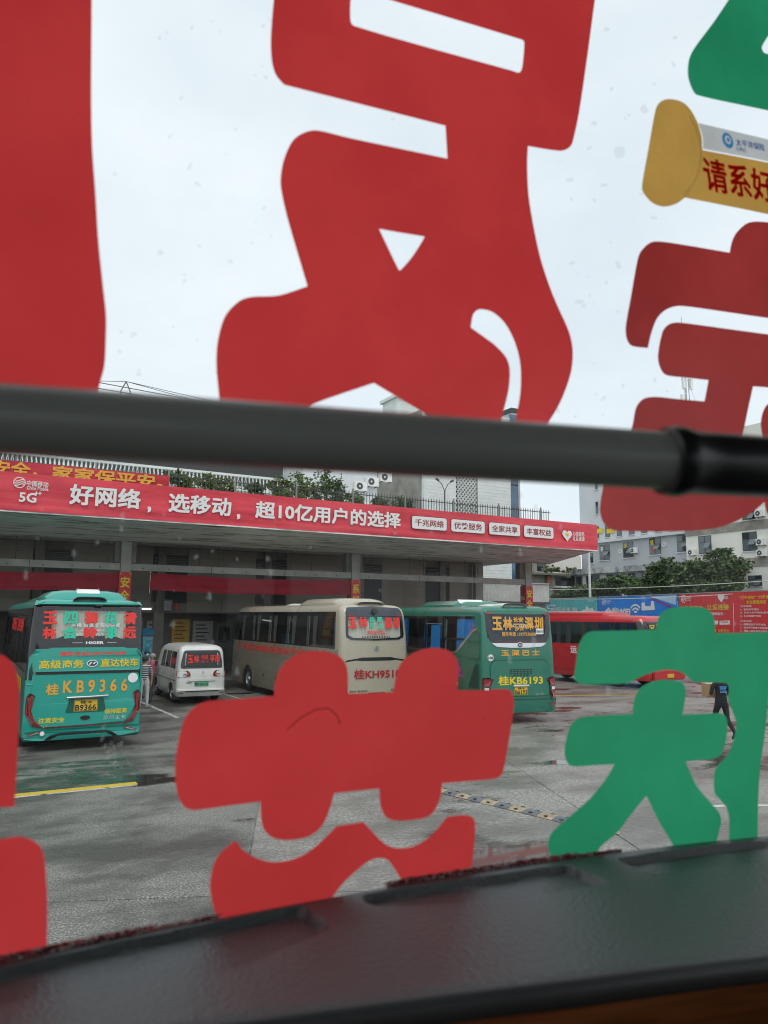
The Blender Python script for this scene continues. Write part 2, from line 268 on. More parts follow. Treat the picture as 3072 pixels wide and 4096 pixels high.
# ------------------------------------------------------------------ object helpers
def tag(o, label=None, cat=None, group=None, kind=None):
    if label: o['label'] = label
    if cat: o['category'] = cat
    if group: o['group'] = group
    if kind: o['kind'] = kind
    return o
def thing(name, label, cat, loc=(0, 0, 0), rz=0, group=None):
    o = bpy.data.objects.new(name, None); COL.objects.link(o); o.location = loc; o.rotation_euler = (0, 0, rz); o.empty_display_size = .3
    return tag(o, label, cat, group)
def link(name, me, m, parent=None, smooth=None):
    if m is not None and not len(me.materials):
        for k in (m if isinstance(m, (list, tuple)) else [m]): me.materials.append(MATS[k])
    if smooth is not None:
        for p in me.polygons: p.use_smooth = True
        me.set_sharp_from_angle(angle=R(smooth))
    o = bpy.data.objects.new(name, me); COL.objects.link(o); o.parent = parent
    return o
class MB:
    def __init__(s): s.v = []; s.f = []; s.mi = []
    def add(s, vs, fs, mi=0):
        b = len(s.v); s.v += [tuple(v) for v in vs]; s.f += [tuple(b+i for i in f) for f in fs]; s.mi += [mi]*len(fs); return s
    def box(s, x0, x1, y0, y1, z0, z1, mi=0):
        return s.add([(x0, y0, z0), (x1, y0, z0), (x1, y1, z0), (x0, y1, z0), (x0, y0, z1), (x1, y0, z1), (x1, y1, z1), (x0, y1, z1)],
                     [(0, 3, 2, 1), (4, 5, 6, 7), (0, 1, 5, 4), (1, 2, 6, 5), (2, 3, 7, 6), (3, 0, 4, 7)], mi)
    def obox(s, c, a, b, d, mi=0):          # box from centre and three half-vectors
        c, a, b, d = map(Vector, (c, a, b, d))
        P = [c+i*a+j*b+k*d for k in (-1, 1) for i, j in ((-1, -1), (1, -1), (1, 1), (-1, 1))]
        return s.add(P, [(0, 3, 2, 1), (4, 5, 6, 7), (0, 1, 5, 4), (1, 2, 6, 5), (2, 3, 7, 6), (3, 0, 4, 7)], mi)
    def tube(s, pts, rad, n=6, mi=0, cap=True):
        pts = [Vector(p) for p in pts]; b = len(s.v); k = len(pts)
        rad = rad if isinstance(rad, (list, tuple)) else [rad]*k
        for i, p in enumerate(pts):
            t = (pts[min(i+1, k-1)]-pts[max(i-1, 0)]).normalized()
            a = t.cross(Vector((0, 0, 1)) if abs(t.z) < .9 else Vector((1, 0, 0))).normalized(); c = t.cross(a)
            for j in range(n):
                q = 2*math.pi*j/n; s.v.append(tuple(p+(a*math.cos(q)+c*math.sin(q))*rad[i]))
        for i in range(k-1):
            for j in range(n):
                s.f.append((b+i*n+j, b+i*n+(j+1) % n, b+(i+1)*n+(j+1) % n, b+(i+1)*n+j)); s.mi.append(mi)
        if cap:
            s.f.append(tuple(b+j for j in range(n))[::-1]); s.f.append(tuple(b+(k-1)*n+j for j in range(n))); s.mi += [mi, mi]
        return s
    def lathe(s, prof, n, ax='x', c=(0, 0, 0), mi=0):   # prof: (along, radius)
        b = len(s.v)
        for a, r in prof:
            for j in range(n):
                q = 2*math.pi*j/n; u, w = r*math.cos(q), r*math.sin(q)
                p = {'x': (a, u, w), 'y': (u, a, w), 'z': (u, w, a)}[ax]
                s.v.append((p[0]+c[0], p[1]+c[1], p[2]+c[2]))
        for i in range(len(prof)-1):
            for j in range(n):
                s.f.append((b+i*n+j, b+i*n+(j+1) % n, b+(i+1)*n+(j+1) % n, b+(i+1)*n+j)); s.mi.append(mi)
        return s
    def mesh(s, name='m'):
        me = bpy.data.meshes.new(name); me.from_pydata(s.v, [], s.f)
        if any(s.mi): me.polygons.foreach_set('material_index', s.mi)
        me.update(); return me
    def build(s, name, m, parent=None, smooth=None, fix=True):
        me = s.mesh(name)
        if fix:
            bm = bmesh.new(); bm.from_mesh(me); bmesh.ops.recalc_face_normals(bm, faces=bm.faces); bm.to_mesh(me); bm.free()
        return link(name, me, m, parent, smooth)
def box(name, m, parent, *a): return MB().box(*a).build(name, m, parent, fix=False)

def fillet(pts, r, n=4):
    out = []; k = len(pts)
    for i in range(k):
        p = Vector(pts[i]).to_2d(); a = Vector(pts[i-1]).to_2d(); b = Vector(pts[(i+1) % k]).to_2d()
        ra = min(r, (a-p).length*.48); rb = min(r, (b-p).length*.48)
        s = p+(a-p).normalized()*ra; e = p+(b-p).normalized()*rb
        for j in range(n+1):
            t = j/n; out.append(s*(1-t)**2+p*2*t*(1-t)+e*t*t)
    return [(q.x, q.y) for q in out]
def rrect(x0, x1, y0, y1, r=.05): return fillet([(x0, y0), (x1, y0), (x1, y1), (x0, y1)], r)
def circle(cx, cy, r, n=24, ry=None): return [(cx+r*math.cos(2*math.pi*i/n), cy+(ry or r)*math.sin(2*math.pi*i/n)) for i in range(n)]
def catmull(pts, step=4):
    """closed outline; a third value 1 marks a sharp corner"""
    P = [Vector(p[:2]) for p in pts]; C = [len(p) > 2 for p in pts]; k = len(P); out = []
    for i in range(k):
        p1, p2 = P[i], P[(i+1) % k]
        t1 = (p2-P[i-1])*.5 if not C[i] else (p2-p1)*.6
        t2 = (P[(i+2) % k]-p1)*.5 if not C[(i+1) % k] else (p2-p1)*.6
        l = (p2-p1).length
        if t1.length > l: t1 *= l/t1.length
        if t2.length > l: t2 *= l/t2.length
        for j in range(step):
            t = j/step; a = 2*t**3-3*t*t+1; b = t**3-2*t*t+t; c = -2*t**3+3*t*t; d = t**3-t*t
            out.append(tuple(p1*a+t1*b+p2*c+t2*d))
    return out
def flat(outer, holes=(), th=0.):
    """filled 2-D outline with holes, thickness th (centred)"""
    cu = bpy.data.curves.new('tmp', 'CURVE'); cu.dimensions = '2D'; cu.fill_mode = 'BOTH'; cu.extrude = th/2
    for lp in [outer, *holes]:
        s = cu.splines.new('POLY'); s.points.add(len(lp)-1); s.use_cyclic_u = True
        for q, p in zip(s.points, lp): q.co = (p[0], p[1], 0, 1)
    o = bpy.data.objects.new('tmp', cu); me = bpy.data.meshes.new_from_object(o)
    bpy.data.objects.remove(o); bpy.data.curves.remove(cu); me.materials.clear(); return me
def place(me, fn):
    for v in me.vertices: v.co = fn(v.co.x, v.co.y, v.co.z)
    me.update(); return me
def plane_fn(o, right, up, off=0.):
    o, right, up = Vector(o), Vector(right).normalized(), Vector(up).normalized(); n = right.cross(up).normalized()
    return lambda u, v, w: o+right*u+up*v+n*(w+off)
def glyphs(body, bold=0., sp=1., line=1., res=2, align='CENTER'):
    cu = bpy.data.curves.new('tmp', 'FONT'); cu.body = body; cu.offset = bold; cu.space_character = sp; cu.space_line = line
    cu.align_x = align; cu.resolution_u = res; cu.fill_mode = 'FRONT'
    o = bpy.data.objects.new('tmp', cu); me = bpy.data.meshes.new_from_object(o)
    bpy.data.objects.remove(o); bpy.data.curves.remove(cu); me.materials.clear(); return me
def text(parent, body, m, fn, u0, u1, v0, v1, bold=.012, shear=0., sp=1., line=1., name='lettering', keep=False, align='CENTER', jit=0.):
    """lettering fitted into the rectangle u0..u1 x v0..v1 of the surface fn"""
    me = glyphs(body, min(bold, .005), sp, line, align=align)
    if bold > .008:        # heavier weight: slightly shifted layers of the same outline
        d = (bold-.003)*1.15; V = [v.co.copy() for v in me.vertices]; P = [tuple(p.vertices) for p in me.polygons]; n_ = len(V); vv, ff_ = [], []
        for q, (dx, dy) in enumerate(((0, 0), (d, d), (-d, d), (d, -d), (-d, -d))):
            vv += [(c.x+dx, c.y+dy, q*.0004) for c in V]; ff_ += [tuple(i+q*n_ for i in p) for p in P]
        me = bpy.data.meshes.new('lettering'); me.from_pydata(vv, [], ff_); me.update()
    xs = [v.co.x for v in me.vertices]; ys = [v.co.y for v in me.vertices]
    if not xs: return None
    a, b, c, d = min(xs), max(xs), min(ys), max(ys); sx = (u1-u0)/(b-a); sy = (v1-v0)/(d-c)
    if keep: sx = sy = min(sx, sy)
    def f(x, y, z):
        u = u0+(x-a)*sx; v = v0+(y-c)*sy
        u += shear*(v-v0)
        if jit: u += jit*math.sin(u*37+v*51); v += jit*math.sin(u*43-v*29)
        return fn(u, v, z)
    place(me, f); return link(name, me, m, parent)
def panel(name, m, parent, fn, outer, holes=(), th=.01):
    return link(name, place(flat(outer, holes, th), fn), m, parent)

# ================================================================== GROUND
g = MB().box(-400, 600, -300, 700, -1.2, -.012).build('ground', 'aggregate_yard'); tag(g, kind='structure')
UX, VX = Vector((math.cos(R(-22)), math.sin(R(-22)), 0)), Vector((math.cos(R(68)), math.sin(R(68)), 0))
SU, SV, U0, V0 = 5.24, 5.45, -.44, 9.05
for i in range(-4, 7):
    for j in range(-2, 7):
        c = UX*(U0+(i+.5)*SU)+VX*(V0+(j+.5)*SV)
        if c.y < 1.5 or c.length > 46: continue
        h = random.uniform(-.002, .002)
        s = MB(); a, b = UX*(SU/2-.009), VX*(SV/2-.009); ar, br = UX*.012, VX*.012
        lo = [c-a-b, c+a-b, c+a+b, c-a+b]; hi = [c-a-b+ar+br, c+a-b-ar+br, c+a+b-ar-br, c-a+b+ar-br]
        z = Vector((0, 0, 1))
        s.add([p-z*.011 for p in lo]+[p+z*(h-.006) for p in lo]+[p+z*h for p in hi],
              [(0, 1, 5, 4), (1, 2, 6, 5), (2, 3, 7, 6), (3, 0, 4, 7), (4, 5, 9, 8), (5, 6, 10, 9), (6, 7, 11, 10), (7, 4, 8, 11), (8, 9, 10, 11)])
        s.build('concrete_slab', 'concrete_yard' if i >= 0 else 'aggregate_yard', g)
def strip(name, m, a, b, w, z=.006, parent=None, th=.003):
    a, b = Vector((a[0], a[1], 0)), Vector((b[0], b[1], 0)); t = (b-a).normalized(); n = Vector((-t.y, t.x, 0))
    return MB().obox((a+b)/2+Vector((0, 0, z)), (b-a)/2, n*w/2, (0, 0, th/2)).build(name, m, parent)
e = strip('painted_line', 'worn_white', (-7, 14.55), (3.02, 14.85), .30, .005, g); strip('painted_line', 'worn_yellow', (-7, 14.58), (3.05, 14.88), .22, .009, g)
strip('painted_line', 'worn_white', (5.72, 32), (5.95, 23.6), .14, .005, g); strip('painted_line', 'worn_white', (10.9, 8.95), (13.4, 7.85), .12, .005, g)
strip('painted_line', 'worn_white', (9.3, 33), (9.4, 24.4), .14, .005, g); strip('painted_line', 'worn_yellow', (19.5, 24.5), (24.5, 22.6), .16, .005, g)
MB().box(-6, 3.3, 14.98, 17.6, .004, .006).build('painted_bay', 'worn_green', g); MB().box(14, 24, 12.5, 19, .004, .006).build('mud_stain', 'worn_red', g)

# speed hump
hump = thing('speed_hump', 'rubber speed hump of alternating worn yellow and grey blocks on the concrete yard', 'speed hump', (0, 0, 0))
A, B = Vector((7.2, 14.2, 0)), Vector((8.55, 8.55, 0)); t = (B-A).normalized(); n = Vector((-t.y, t.x, 0)); nseg = 20; sl = (B-A).length/nseg
def hump_mesh(l):
    s = MB(); prof = [(-.14, .003), (-.125, .014), (-.07, .032), (0, .038), (.07, .032), (.125, .014), (.14, .003)]
    for x in (-l/2+.004, l/2-.004): s.v += [(x, p, q) for p, q in prof]
    k = len(prof); s.f += [(i, i+1, k+i+1, k+i) for i in range(k-1)]+[tuple(range(k))[::-1], tuple(range(k, 2*k))]; s.mi = [0]*len(s.f)
    s.box(-.03, .03, -.11, -.06, .02, .034, 1); s.box(-.03, .03, .06, .11, .02, .034, 1); return s
hm = {}
for k, mname in enumerate(('hump_yellow', 'hump_black')):
    s = hump_mesh(sl); me = s.mesh(); me.materials.append(MATS[mname]); me.materials.append(MATS['black']); hm[k] = me
for i in range(nseg):
    o = bpy.data.objects.new('hump_block', hm[i % 2]); COL.objects.link(o); o.parent = hump; c = A+t*(i+.5)*sl
    o.location = (c.x, c.y, .003); o.rotation_euler = (random.uniform(-.01, .01), 0, math.atan2(t.y, t.x))
s = MB(); k = 10; c = B
for r_, z_ in ((.14, .003), (.125, .014), (.07, .032), (0.01, .038)):
    s.v += [tuple(c+t*(r_*math.sin(math.pi*i/k)*1.5)+n*(r_*math.cos(math.pi*i/k))+Vector((0, 0, z_))) for i in range(k+1)]
for a_ in range(3): s.f += [(a_*(k+1)+i, a_*(k+1)+i+1, (a_+1)*(k+1)+i+1, (a_+1)*(k+1)+i) for i in range(k)]
s.mi = [0]*len(s.f); s.build('end_cap', 'hump_yellow', hump)

# ================================================================== STATION BUILDING
YF, YC, YW = 29.5, 33.5, 37.6            # banner line, column line, wall
st = thing('station_building', 'long concrete bus station hall with columns and cantilevered canopy roof', 'building', (5, 37, 0)); st.location = (0, 0, 0)
XL, XR = -24, 29.45
MB().add([(XL, YF+.06, 6.74), (XR, YF+.06, 6.74), (XR, YC-.3, 6.22), (XL, YC-.3, 6.22), (XL, YF+.06, 7.0), (XR, YF+.06, 7.0), (XR, YW+6, 7.0), (XL, YW+6, 7.0), (XR, YC, 6.22), (XL, YC, 6.22), (XR, YC, 6.45), (XL, YC, 6.45), (XR, YW+6, 6.45), (XL, YW+6, 6.45)],
         [(0, 3, 2, 1), (3, 9, 8, 2), (9, 11, 10, 8), (11, 13, 12, 10), (4, 5, 6, 7), (0, 1, 5, 4), (1, 2, 8, 10, 12, 6, 5), (13, 7, 6, 12), (0, 4, 7, 13, 11, 9, 3)]).build('canopy_roof', 'soffit', st)
box('parapet', 'concrete', st, XL, XR, YF+.12, YF+.32, 7.0, 8.0)
box('soffit_trim', 'white', st, XL, XR+.04, YF-.01, YF+.055, 6.685, 6.735)
COLX = [5.9+10.98*k for k in (-1, 0, 1, 2)]
for X in COLX:
    c = MB().box(X-.21, X+.21, YC-.22, YC+.2, 0, 6.21).build('column', 'concrete', st)
    box('column_rib', 'concrete_dark', c, X-.44, X-.215, YC-.02, YC+.4, 5.3, 6.21); box('column_rib', 'concrete_dark', c, X+.215, X+.44, YC-.02, YC+.4, 5.3, 6.21)
ends = [XL]+COLX+[27.9]
for a, b in zip(ends[:-1], ends[1:]):
    if b-a < 1: continue
    nb = 3
    for k in range(nb):      # beam in precast lengths with open joints
        x0, x1 = a+.215+(b-a-.43)*k/nb+.012, a+.215+(b-a-.43)*(k+1)/nb-.012
        bm_ = box('tie_beam', 'concrete', st, x0, x1, YC-.17, YC+.13, 4.98, 5.27)
        for q in range(3): MB().lathe([(0, .03), (-.01, .03), (-.012, .001)], 8, 'y', (x0+.5+q*1.1, YC-.168, 5.08)).build('drain_hole', 'black', bm_)
        for dx in (.35, 3.0):
            MB().tube([(x0+dx, YC, 5.27), (x0+dx, YC, 6.3)], .016, 5).build('hanger_rod', 'dark_grey', st)
# back wall: base sheet, proud stone panels, louvred windows, pilasters
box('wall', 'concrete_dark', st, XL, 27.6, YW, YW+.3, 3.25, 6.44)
wz0, wz1 = ony(200, 2402, YW).z, ony(200, 2203, YW).z
WINX = [(ony(a, 2250, YW).x, ony(b, 2250, YW).x) for a, b in ((136, 286), (618, 747), (1030, 1141), (1440, 1522), (1705, 1792))]
WINX = [(WINX[0][0]-9, WINX[0][0]-7.2)]+WINX
slat = MB().box(-.5, .5, 0, .05, -.004, .004).mesh('slat'); slat.materials.append(MATS['mid_grey'])
for a, b in WINX:
    w = box('window', 'window_dark', st, a, b, YW-.075, YW-.035, wz0, wz1)
    zf = wz1-.75
    MB().box(a-.05, a, YW-.09, YW, wz0, wz1).box(b, b+.05, YW-.09, YW, wz0, wz1).box(a-.05, b+.05, YW-.09, YW, wz1, wz1+.05).box(a, b, YW-.1, YW-.02, zf-.04, zf).build('window_frame', 'dark_grey', w)
    for k in range(9):
        o = bpy.data.objects.new('slat', slat); COL.objects.link(o); o.parent = w
        o.location = ((a+b)/2, YW-.13, zf+.05+k*.08); o.scale = (b-a-.02, 1, 1); o.rotation_euler = (R(-35), 0, 0)
pan = MB().box(-.5, .5, -.03, 0, -.5, .5).mesh('panel'); pan.materials.append(MATS['wall_stone'])
edges = sorted([XL, 27.58]+[e for w in WINX for e in (w[0]-.06, w[1]+.06)])
zs = [3.27, 3.83, 4.35, 4.88, 5.41, 5.94, 6.42]
for i in range(0, len(edges)-1):
    a, b = edges[i], edges[i+1]
    inwin = any(abs(a-(w[0]-.06)) < 1e-6 for w in WINX)
    nsp = max(1, round((b-a)/1.6))
    for q in range(nsp):
        x0, x1 = a+(b-a)*q/nsp, a+(b-a)*(q+1)/nsp
        for z0, z1 in zip(zs[:-1], zs[1:]):
            if inwin and z1 > wz0-.02 and z0 < wz1+.06: continue
            o = bpy.data.objects.new('stone_panel', pan); COL.objects.link(o); o.parent = st
            o.location = ((x0+x1)/2, YW-random.uniform(.002, .008), (z0+z1)/2); o.scale = (x1-x0-.014, 1, z1-z0-.014)
for k in range(9):
    X = -20+5.49*k+.9
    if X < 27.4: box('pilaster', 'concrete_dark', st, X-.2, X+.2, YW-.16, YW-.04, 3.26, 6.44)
box('corner_pier', 'concrete', st, 27.1, 27.66, YW-.3, YW+.3, 0, 6.44)
MB().tube([(26.9, YW-.2, .3), (26.9, YW-.2, 6.3)], .06, 8).build('drain_pipe', 'mid_grey', st)
# open ticket hall under the sign band
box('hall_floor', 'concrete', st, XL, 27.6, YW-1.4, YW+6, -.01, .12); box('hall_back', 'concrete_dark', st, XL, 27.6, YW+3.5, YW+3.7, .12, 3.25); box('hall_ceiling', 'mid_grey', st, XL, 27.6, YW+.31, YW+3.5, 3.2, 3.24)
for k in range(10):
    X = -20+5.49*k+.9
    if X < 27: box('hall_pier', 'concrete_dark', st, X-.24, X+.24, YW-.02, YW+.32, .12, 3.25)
for a, b, m_ in ((12.9, 27, 'wall_stone'), (-23, 1, 'wall_stone')):
    MB().box(a, b, YW+.05, YW+.2, .12, 1.0).build('counter_wall', m_, st); MB().box(a, b, YW+.1, YW+.14, 1.0, 3.2).build('glazing', 'glass_dark', st)
for k, (x, z0, z1, w_, m_) in enumerate(((7.9, 1.6, 2.75, .8, 'pale'), (8.9, 1.75, 2.8, .8, 'pale'), (10.3, 1.5, 2.9, .95, 'vinyl_gold'), (11.5, 1.4, 2.8, 1.1, 'pale'), (12.7, 1.3, 2.7, .9, 'mid_grey'))):
    nb_ = box('notice_board', m_, st, x-w_/2, x+w_/2, YW+3.4, YW+3.47, z0, z1)
    for q in range(5): box('notice_line', 'dark_red_letter' if m_ == 'vinyl_gold' else 'dark_grey', nb_, x-w_*.36, x+w_*(.1+.2*((q*7) % 3)/2), YW+3.385, YW+3.399, z1-.25-q*.2, z1-.19-q*.2)
FW_ = lambda Y, off=.0: plane_fn((0, Y-off, 0), (1, 0, 0), (0, 0, 1))
a = ony(655, 2405, YW-.3); b = ony(688, 2445, YW-.3)
s = thing('bay_sign', 'small dark blue departure sign with white characters and red number 4', 'sign', (a.x, YW-.3, a.z)); s.location = (0, 0, 0)
box('plate', 'slate_blue', s, a.x-.02, b.x, YW-.32, YW-.26, b.z, a.z+.08)
text(s, '直达\n班次', 'pale', FW_(YW-.325), a.x+.04, b.x-.06, b.z+.05, a.z+.03, .01)
text(s, '4', 'vinyl_red', FW_(YW-.09), ony(692, 2420, YW).x, ony(710, 2420, YW).x, ony(700, 2441, YW).z, ony(700, 2413, YW).z, .02)
MB().tube([(a.x, YW-.29, a.z+.08), (a.x, YW-.29, a.z+.5)], .012, 5).tube([(b.x-.05, YW-.29, a.z+.08), (b.x-.05, YW-.29, a.z+.5)], .012, 5).build('hanger', 'dark_grey', s)
# fluorescent tube (lit)
m_, N_, K_ = node_mat('lit_tube'); o_ = N_.new('ShaderNodeOutputMaterial'); e_ = N_.new('ShaderNodeEmission'); e_.inputs[0].default_value = (.85, 1, .97, 1); e_.inputs[1].default_value = 2.2; K_(e_.outputs[0], o_.inputs[0]); MATS['lit_tube'] = m_
a = ony(565, 2436, YW-.6); b = ony(605, 2436, YW-.6)
s = thing('tube_lamp', 'lit white fluorescent tube under the hall ceiling beside the green coach', 'lamp', (a.x, YW-.6, a.z)); s.location = (0, 0, 0)
MB().tube([(a.x, YW-.6, a.z), (b.x, YW-.6, a.z)], .03, 8).build('tube', 'lit_tube', s); box('batten', 'white', s, a.x-.05, b.x+.05, YW-.64, YW-.56, a.z+.03, a.z+.09)

# main banner along the canopy edge, wrinkled cloth
def cloth(name, m, parent, x0, x1, z0, z1, Y, nx, nz, amp, seed=0, sag=0., top_slack=0., thick=.02):
    rn = random.Random(seed); ph = [rn.uniform(0, 6.3) for _ in range(8)]; s = MB()
    for back in (0, 1):
        for j in range(nz+1):
            v = j/nz
            for i in range(nx+1):
                u = i/nx; x = x0+(x1-x0)*u
                w = amp*(math.sin(x*1.3+ph[0]+6*v)*.5+math.sin(x*.55+ph[1]-9*v)*.5+.6*math.sin(v*26+x*.35+ph[2])*(1-v)**1.5+.35*math.sin(x*6+ph[3]+v*3))
                z = z0+(z1-z0)*v+sag*math.sin(math.pi*u)*(-1)+top_slack*.5*(v)*math.sin(x*2.1+ph[4])
                s.v.append((x, Y+w+back*thick, z))
    k = (nx+1)*(nz+1)
    for j in range(nz):
        for i in range(nx):
            q = (j*(nx+1)+i, j*(nx+1)+i+1, (j+1)*(nx+1)+i+1, (j+1)*(nx+1)+i); s.f.append(q); s.f.append(tuple(k+t for t in q[::-1]))
    s.mi = [0]*len(s.f); return s.build(name, m, parent, 60, fix=False)
zb, zt = 6.735, 8.11
mb = thing('canopy_banner', 'long red banner with big white characters stretched along the canopy edge', 'banner', (0, 0, 0))
cloth('cloth', 'banner_red', mb, XL, XR, zb, zt, YF-.02, 500, 14, .026, 3)
BF = FW_(YF-.085)
def bx(px, py, Y=YF-.07): p = ony(px, py, Y); return p.x, p.z
def btext(body, xa, ya, xb, yb, m='vinyl_white', bold=.022, **k):
    # ya: top pixel at xa; yb: bottom pixel at xa
    x0, z1 = bx(xa, ya); z0 = bx(xa, yb)[1]; x1 = bx(xb, ya)[0]; return text(mb, body, m, k.pop('fn', BF), x0, x1, z0, z1, bold, **k)
btext('好网络', 281, 1934, 566, 2017); btext(',', 590, 2026, 605, 2050); btext('选移动', 676, 1971, 927, 2048); btext(',', 947, 2056, 961, 2078)
btext('超10亿用户的选择', 1022, 2002, 1603, 2072)
for body, xa, xb in (('千兆网络', 1648, 1786), ('优势服务', 1805, 1938), ('全家共享', 1956, 2079), ('丰富权益', 2095, 2212)):
    x0, z1 = bx(1648, 2063); z0 = bx(1648, 2113)[1]; x0 = bx(xa, 2070)[0]; x1 = bx(xb, 2070)[0]
    panel('text_box', 'vinyl_white', mb, FW_(YF-.078), rrect(x0, x1, z0, z1, .12), th=.004); panel('text_box_shadow', 'dark_red_letter', mb, FW_(YF-.074), rrect(x0-.03, x1+.03, z0-.03, z1+.03, .12), th=.002)
    text(mb, body, 'dark_red_letter', BF, x0+.16, x1-.16, z0+.13, z1-.12, .012)
def heart(cx, cy, s):
    return [(cx+s*16*math.sin(q)**3/16, cy+s*(13*math.cos(q)-5*math.cos(2*q)-2*math.cos(3*q)-math.cos(4*q))/16) for q in [2*math.pi*i/32 for i in range(32)]]
x0, z0 = bx(2268, 2141); panel('heart', 'vinyl_white', mb, BF, heart(x0, z0, .33), th=.003); panel('heart', 'vinyl_gold', mb, FW_(YF-.09), heart(x0, z0+.02, .12), th=.002)
text(mb, '心级服务\n让爱连接', 'vinyl_white', BF, bx(2290, 2140)[0], bx(2337, 2140)[0], z0-.26, z0+.24, .01)
text(mb, '中国移动', 'vinyl_white', BF, bx(107, 1930)[0], bx(194, 1930)[0], bx(107, 1944)[1], bx(107, 1921)[1], .01); text(mb, 'China Mobile', 'vinyl_white', BF, bx(107, 1950)[0], bx(194, 1950)[0], bx(107, 1958)[1], bx(107, 1943)[1], .012)
text(mb, '5G', 'vinyl_white', BF, bx(76, 1990)[0], bx(146, 1990)[0], bx(76, 2007)[1], bx(76, 1968)[1], .02); text(mb, '++', 'vinyl_white', BF, bx(140, 1970)[0], bx(166, 1970)[0], bx(140, 1980)[1], bx(140, 1965)[1], .02)
def wave_logo(parent, cx, cz, r, Y, m='vinyl_white', fn=None):
    fn = fn or FW_(Y)
    ring = circle(cx, cz, r, 28); panel('emblem', m, parent, fn, ring, [circle(cx, cz, r*.86, 28)], .003)
    for d in (-.38, 0, .38):
        up = [(cx+r*(.82*t), cz+r*(d+.17*math.sin(t*3))+r*.09) for t in [-1+.2*i for i in range(11)]]
        up = [(x, z) for x, z in up if math.hypot(x-cx, z-cz) < r*.9]; lo = [(x, z-r*.17) for x, z in up[::-1]]
        panel('emblem', m, parent, fn, up+lo, th=.003)
x0, z0 = bx(78, 1930); wave_logo(mb, x0, z0, .2, YF-.085)
# upper banner behind, tied to the terrace railing
ub = thing('upper_banner', 'faded red banner with orange characters tied to the terrace railing above', 'banner', (0, 0, 0))
YR = 30.6
xe = ony(676, 1900, YR-.08).x; ut, ul = ony(300, 1868, YR-.08).z, ony(300, 1868, YR-.08).z-1.0
cloth('cloth', 'banner_red2', ub, -22, xe, ul, ut, YR-.1, 200, 8, .03, 9)
u0_ = ony(208, 1890, YR-.15); text(ub, '家家保平安。', 'vinyl_orange', FW_(YR-.15), u0_.x, ony(655, 1890, YR-.15).x, ony(208, 1916, YR-.15).z-.02, ony(208, 1860, YR-.15).z, .02)
text(ub, '安全，', 'vinyl_orange', FW_(YR-.15), ony(-35, 1880, YR-.15).x, ony(150, 1880, YR-.15).x, ony(208, 1916, YR-.15).z-.02, ony(208, 1860, YR-.15).z, .02)
# red cloths hung under the tie beam
for k, (pa, pb, lab) in enumerate(((-900, 489, 'plain dark red cloth banner hanging under the beam above the bright green coach'), (600, 1402, 'plain dark red cloth banner hanging under the beam between the two lettered columns'))):
    h = thing('hanging_banner', lab, 'banner', (0, 0, 0)); xa, xb = ony(pa, 2320, YC-.1).x, ony(pb, 2320, YC-.1).x
    zz = ony(480 if k == 0 else 620, 2293, YC-.1).z; zl = ony(480 if k == 0 else 620, 2360, YC-.1).z
    cloth('cloth', 'cloth_red', h, xa, xb, zl, zz, YC-.12, 120, 10, .05, 20+k, sag=.10)
    MB().tube([(xa, YC-.1, zl-.15), (xa, YC-.1, zz+.1)], .015, 5).build('pole', 'steel', h); MB().tube([(xb, YC-.1, zl-.15), (xb, YC-.1, zz+.1)], .015, 5).build('pole', 'steel', h)
# lettered plates on the columns
for X, body, lab in ((COLX[1], '安\n全\n第\n一', 'narrow red column sign with yellow vertical characters above the bright green coach'),
                     (COLX[2], '系\n好\n安\n全\n带', 'narrow red column sign with yellow vertical characters behind the beige coach'),
                     (COLX[3], '安\n全\n第\n一', 'narrow red column sign with yellow vertical characters at the canopy end')):
    s = thing('column_sign', lab, 'sign', (X, YC-.25, 4)); s.location = (0, 0, 0); nch = len(body.split('\n')); zt_ = 4.9
    zl_ = zt_-.3-nch*.56
    panel('plate', 'sign_red', s, FW_(YC-.25), rrect(X-.25, X+.25, zl_, zt_, .02), th=.02)
    for q, ch in enumerate(body.split('\n')):
        z1 = zt_-.2-q*.56; text(s, ch, 'vinyl_yellow', FW_(YC-.265), X-.19, X+.19, z1-.46, z1, .016)
    for dx in (-.2, .2): panel('rivet', 'vinyl_orange', s, FW_(YC-.265), circle(X+dx, zt_-.07, .03, 10), th=.004)
    LF = plane_fn((X-.275, YC-.2, 0), (0, -1, 0), (0, 0, 1))
    panel('side_plate', 'cloth_red', s, plane_fn((X-.25, 0, 0), (0, -1, 0), (0, 0, 1)), rrect(-YC-.22, -YC+.22, zl_, zt_, .01), th=.02)
    if X > 20:
        sf = plane_fn((X-.265, 0, 0), (0, -1, 0), (0, 0, 1)); text(s, '用5G', 'pale', sf, -YC-.17, -YC+.17, 4.1, 4.35, .01); text(s, '装宽带', 'pale', sf, -YC-.17, -YC+.17, 3.55, 3.8, .01)
# drinks freezer by the hall
p = ony(590, 2540, 34.6)
fz = thing('drinks_cabinet', 'blue topped white display cabinet behind the people by the hall', 'cabinet', (p.x, 34.9, 0)); x0, x1 = -.27, .27
box('base', 'white', fz, x0, x1, -.25, .25, 0, 1.15); box('case', 'mid_grey', fz, x0, x1, -.24, .25, 1.155, 2.2); box('screen', 'poster_blue', fz, x0+.04, x1-.04, -.262, -.243, 1.2, 2.1)
MB().add([(x0-.05, -.3, 2.2), (x1+.05, -.3, 2.2), (x1+.05, .3, 2.2), (x0-.05, .3, 2.2), (x0, -.05, 2.5), (x1, -.05, 2.5), (x1, .3, 2.5), (x0, .3, 2.5)], [(0, 3, 2, 1), (4, 5, 6, 7), (0, 1, 5, 4), (1, 2, 6, 5), (2, 3, 7, 6), (3, 0, 4, 7)]).build('lid', 'freezer_blue', fz)
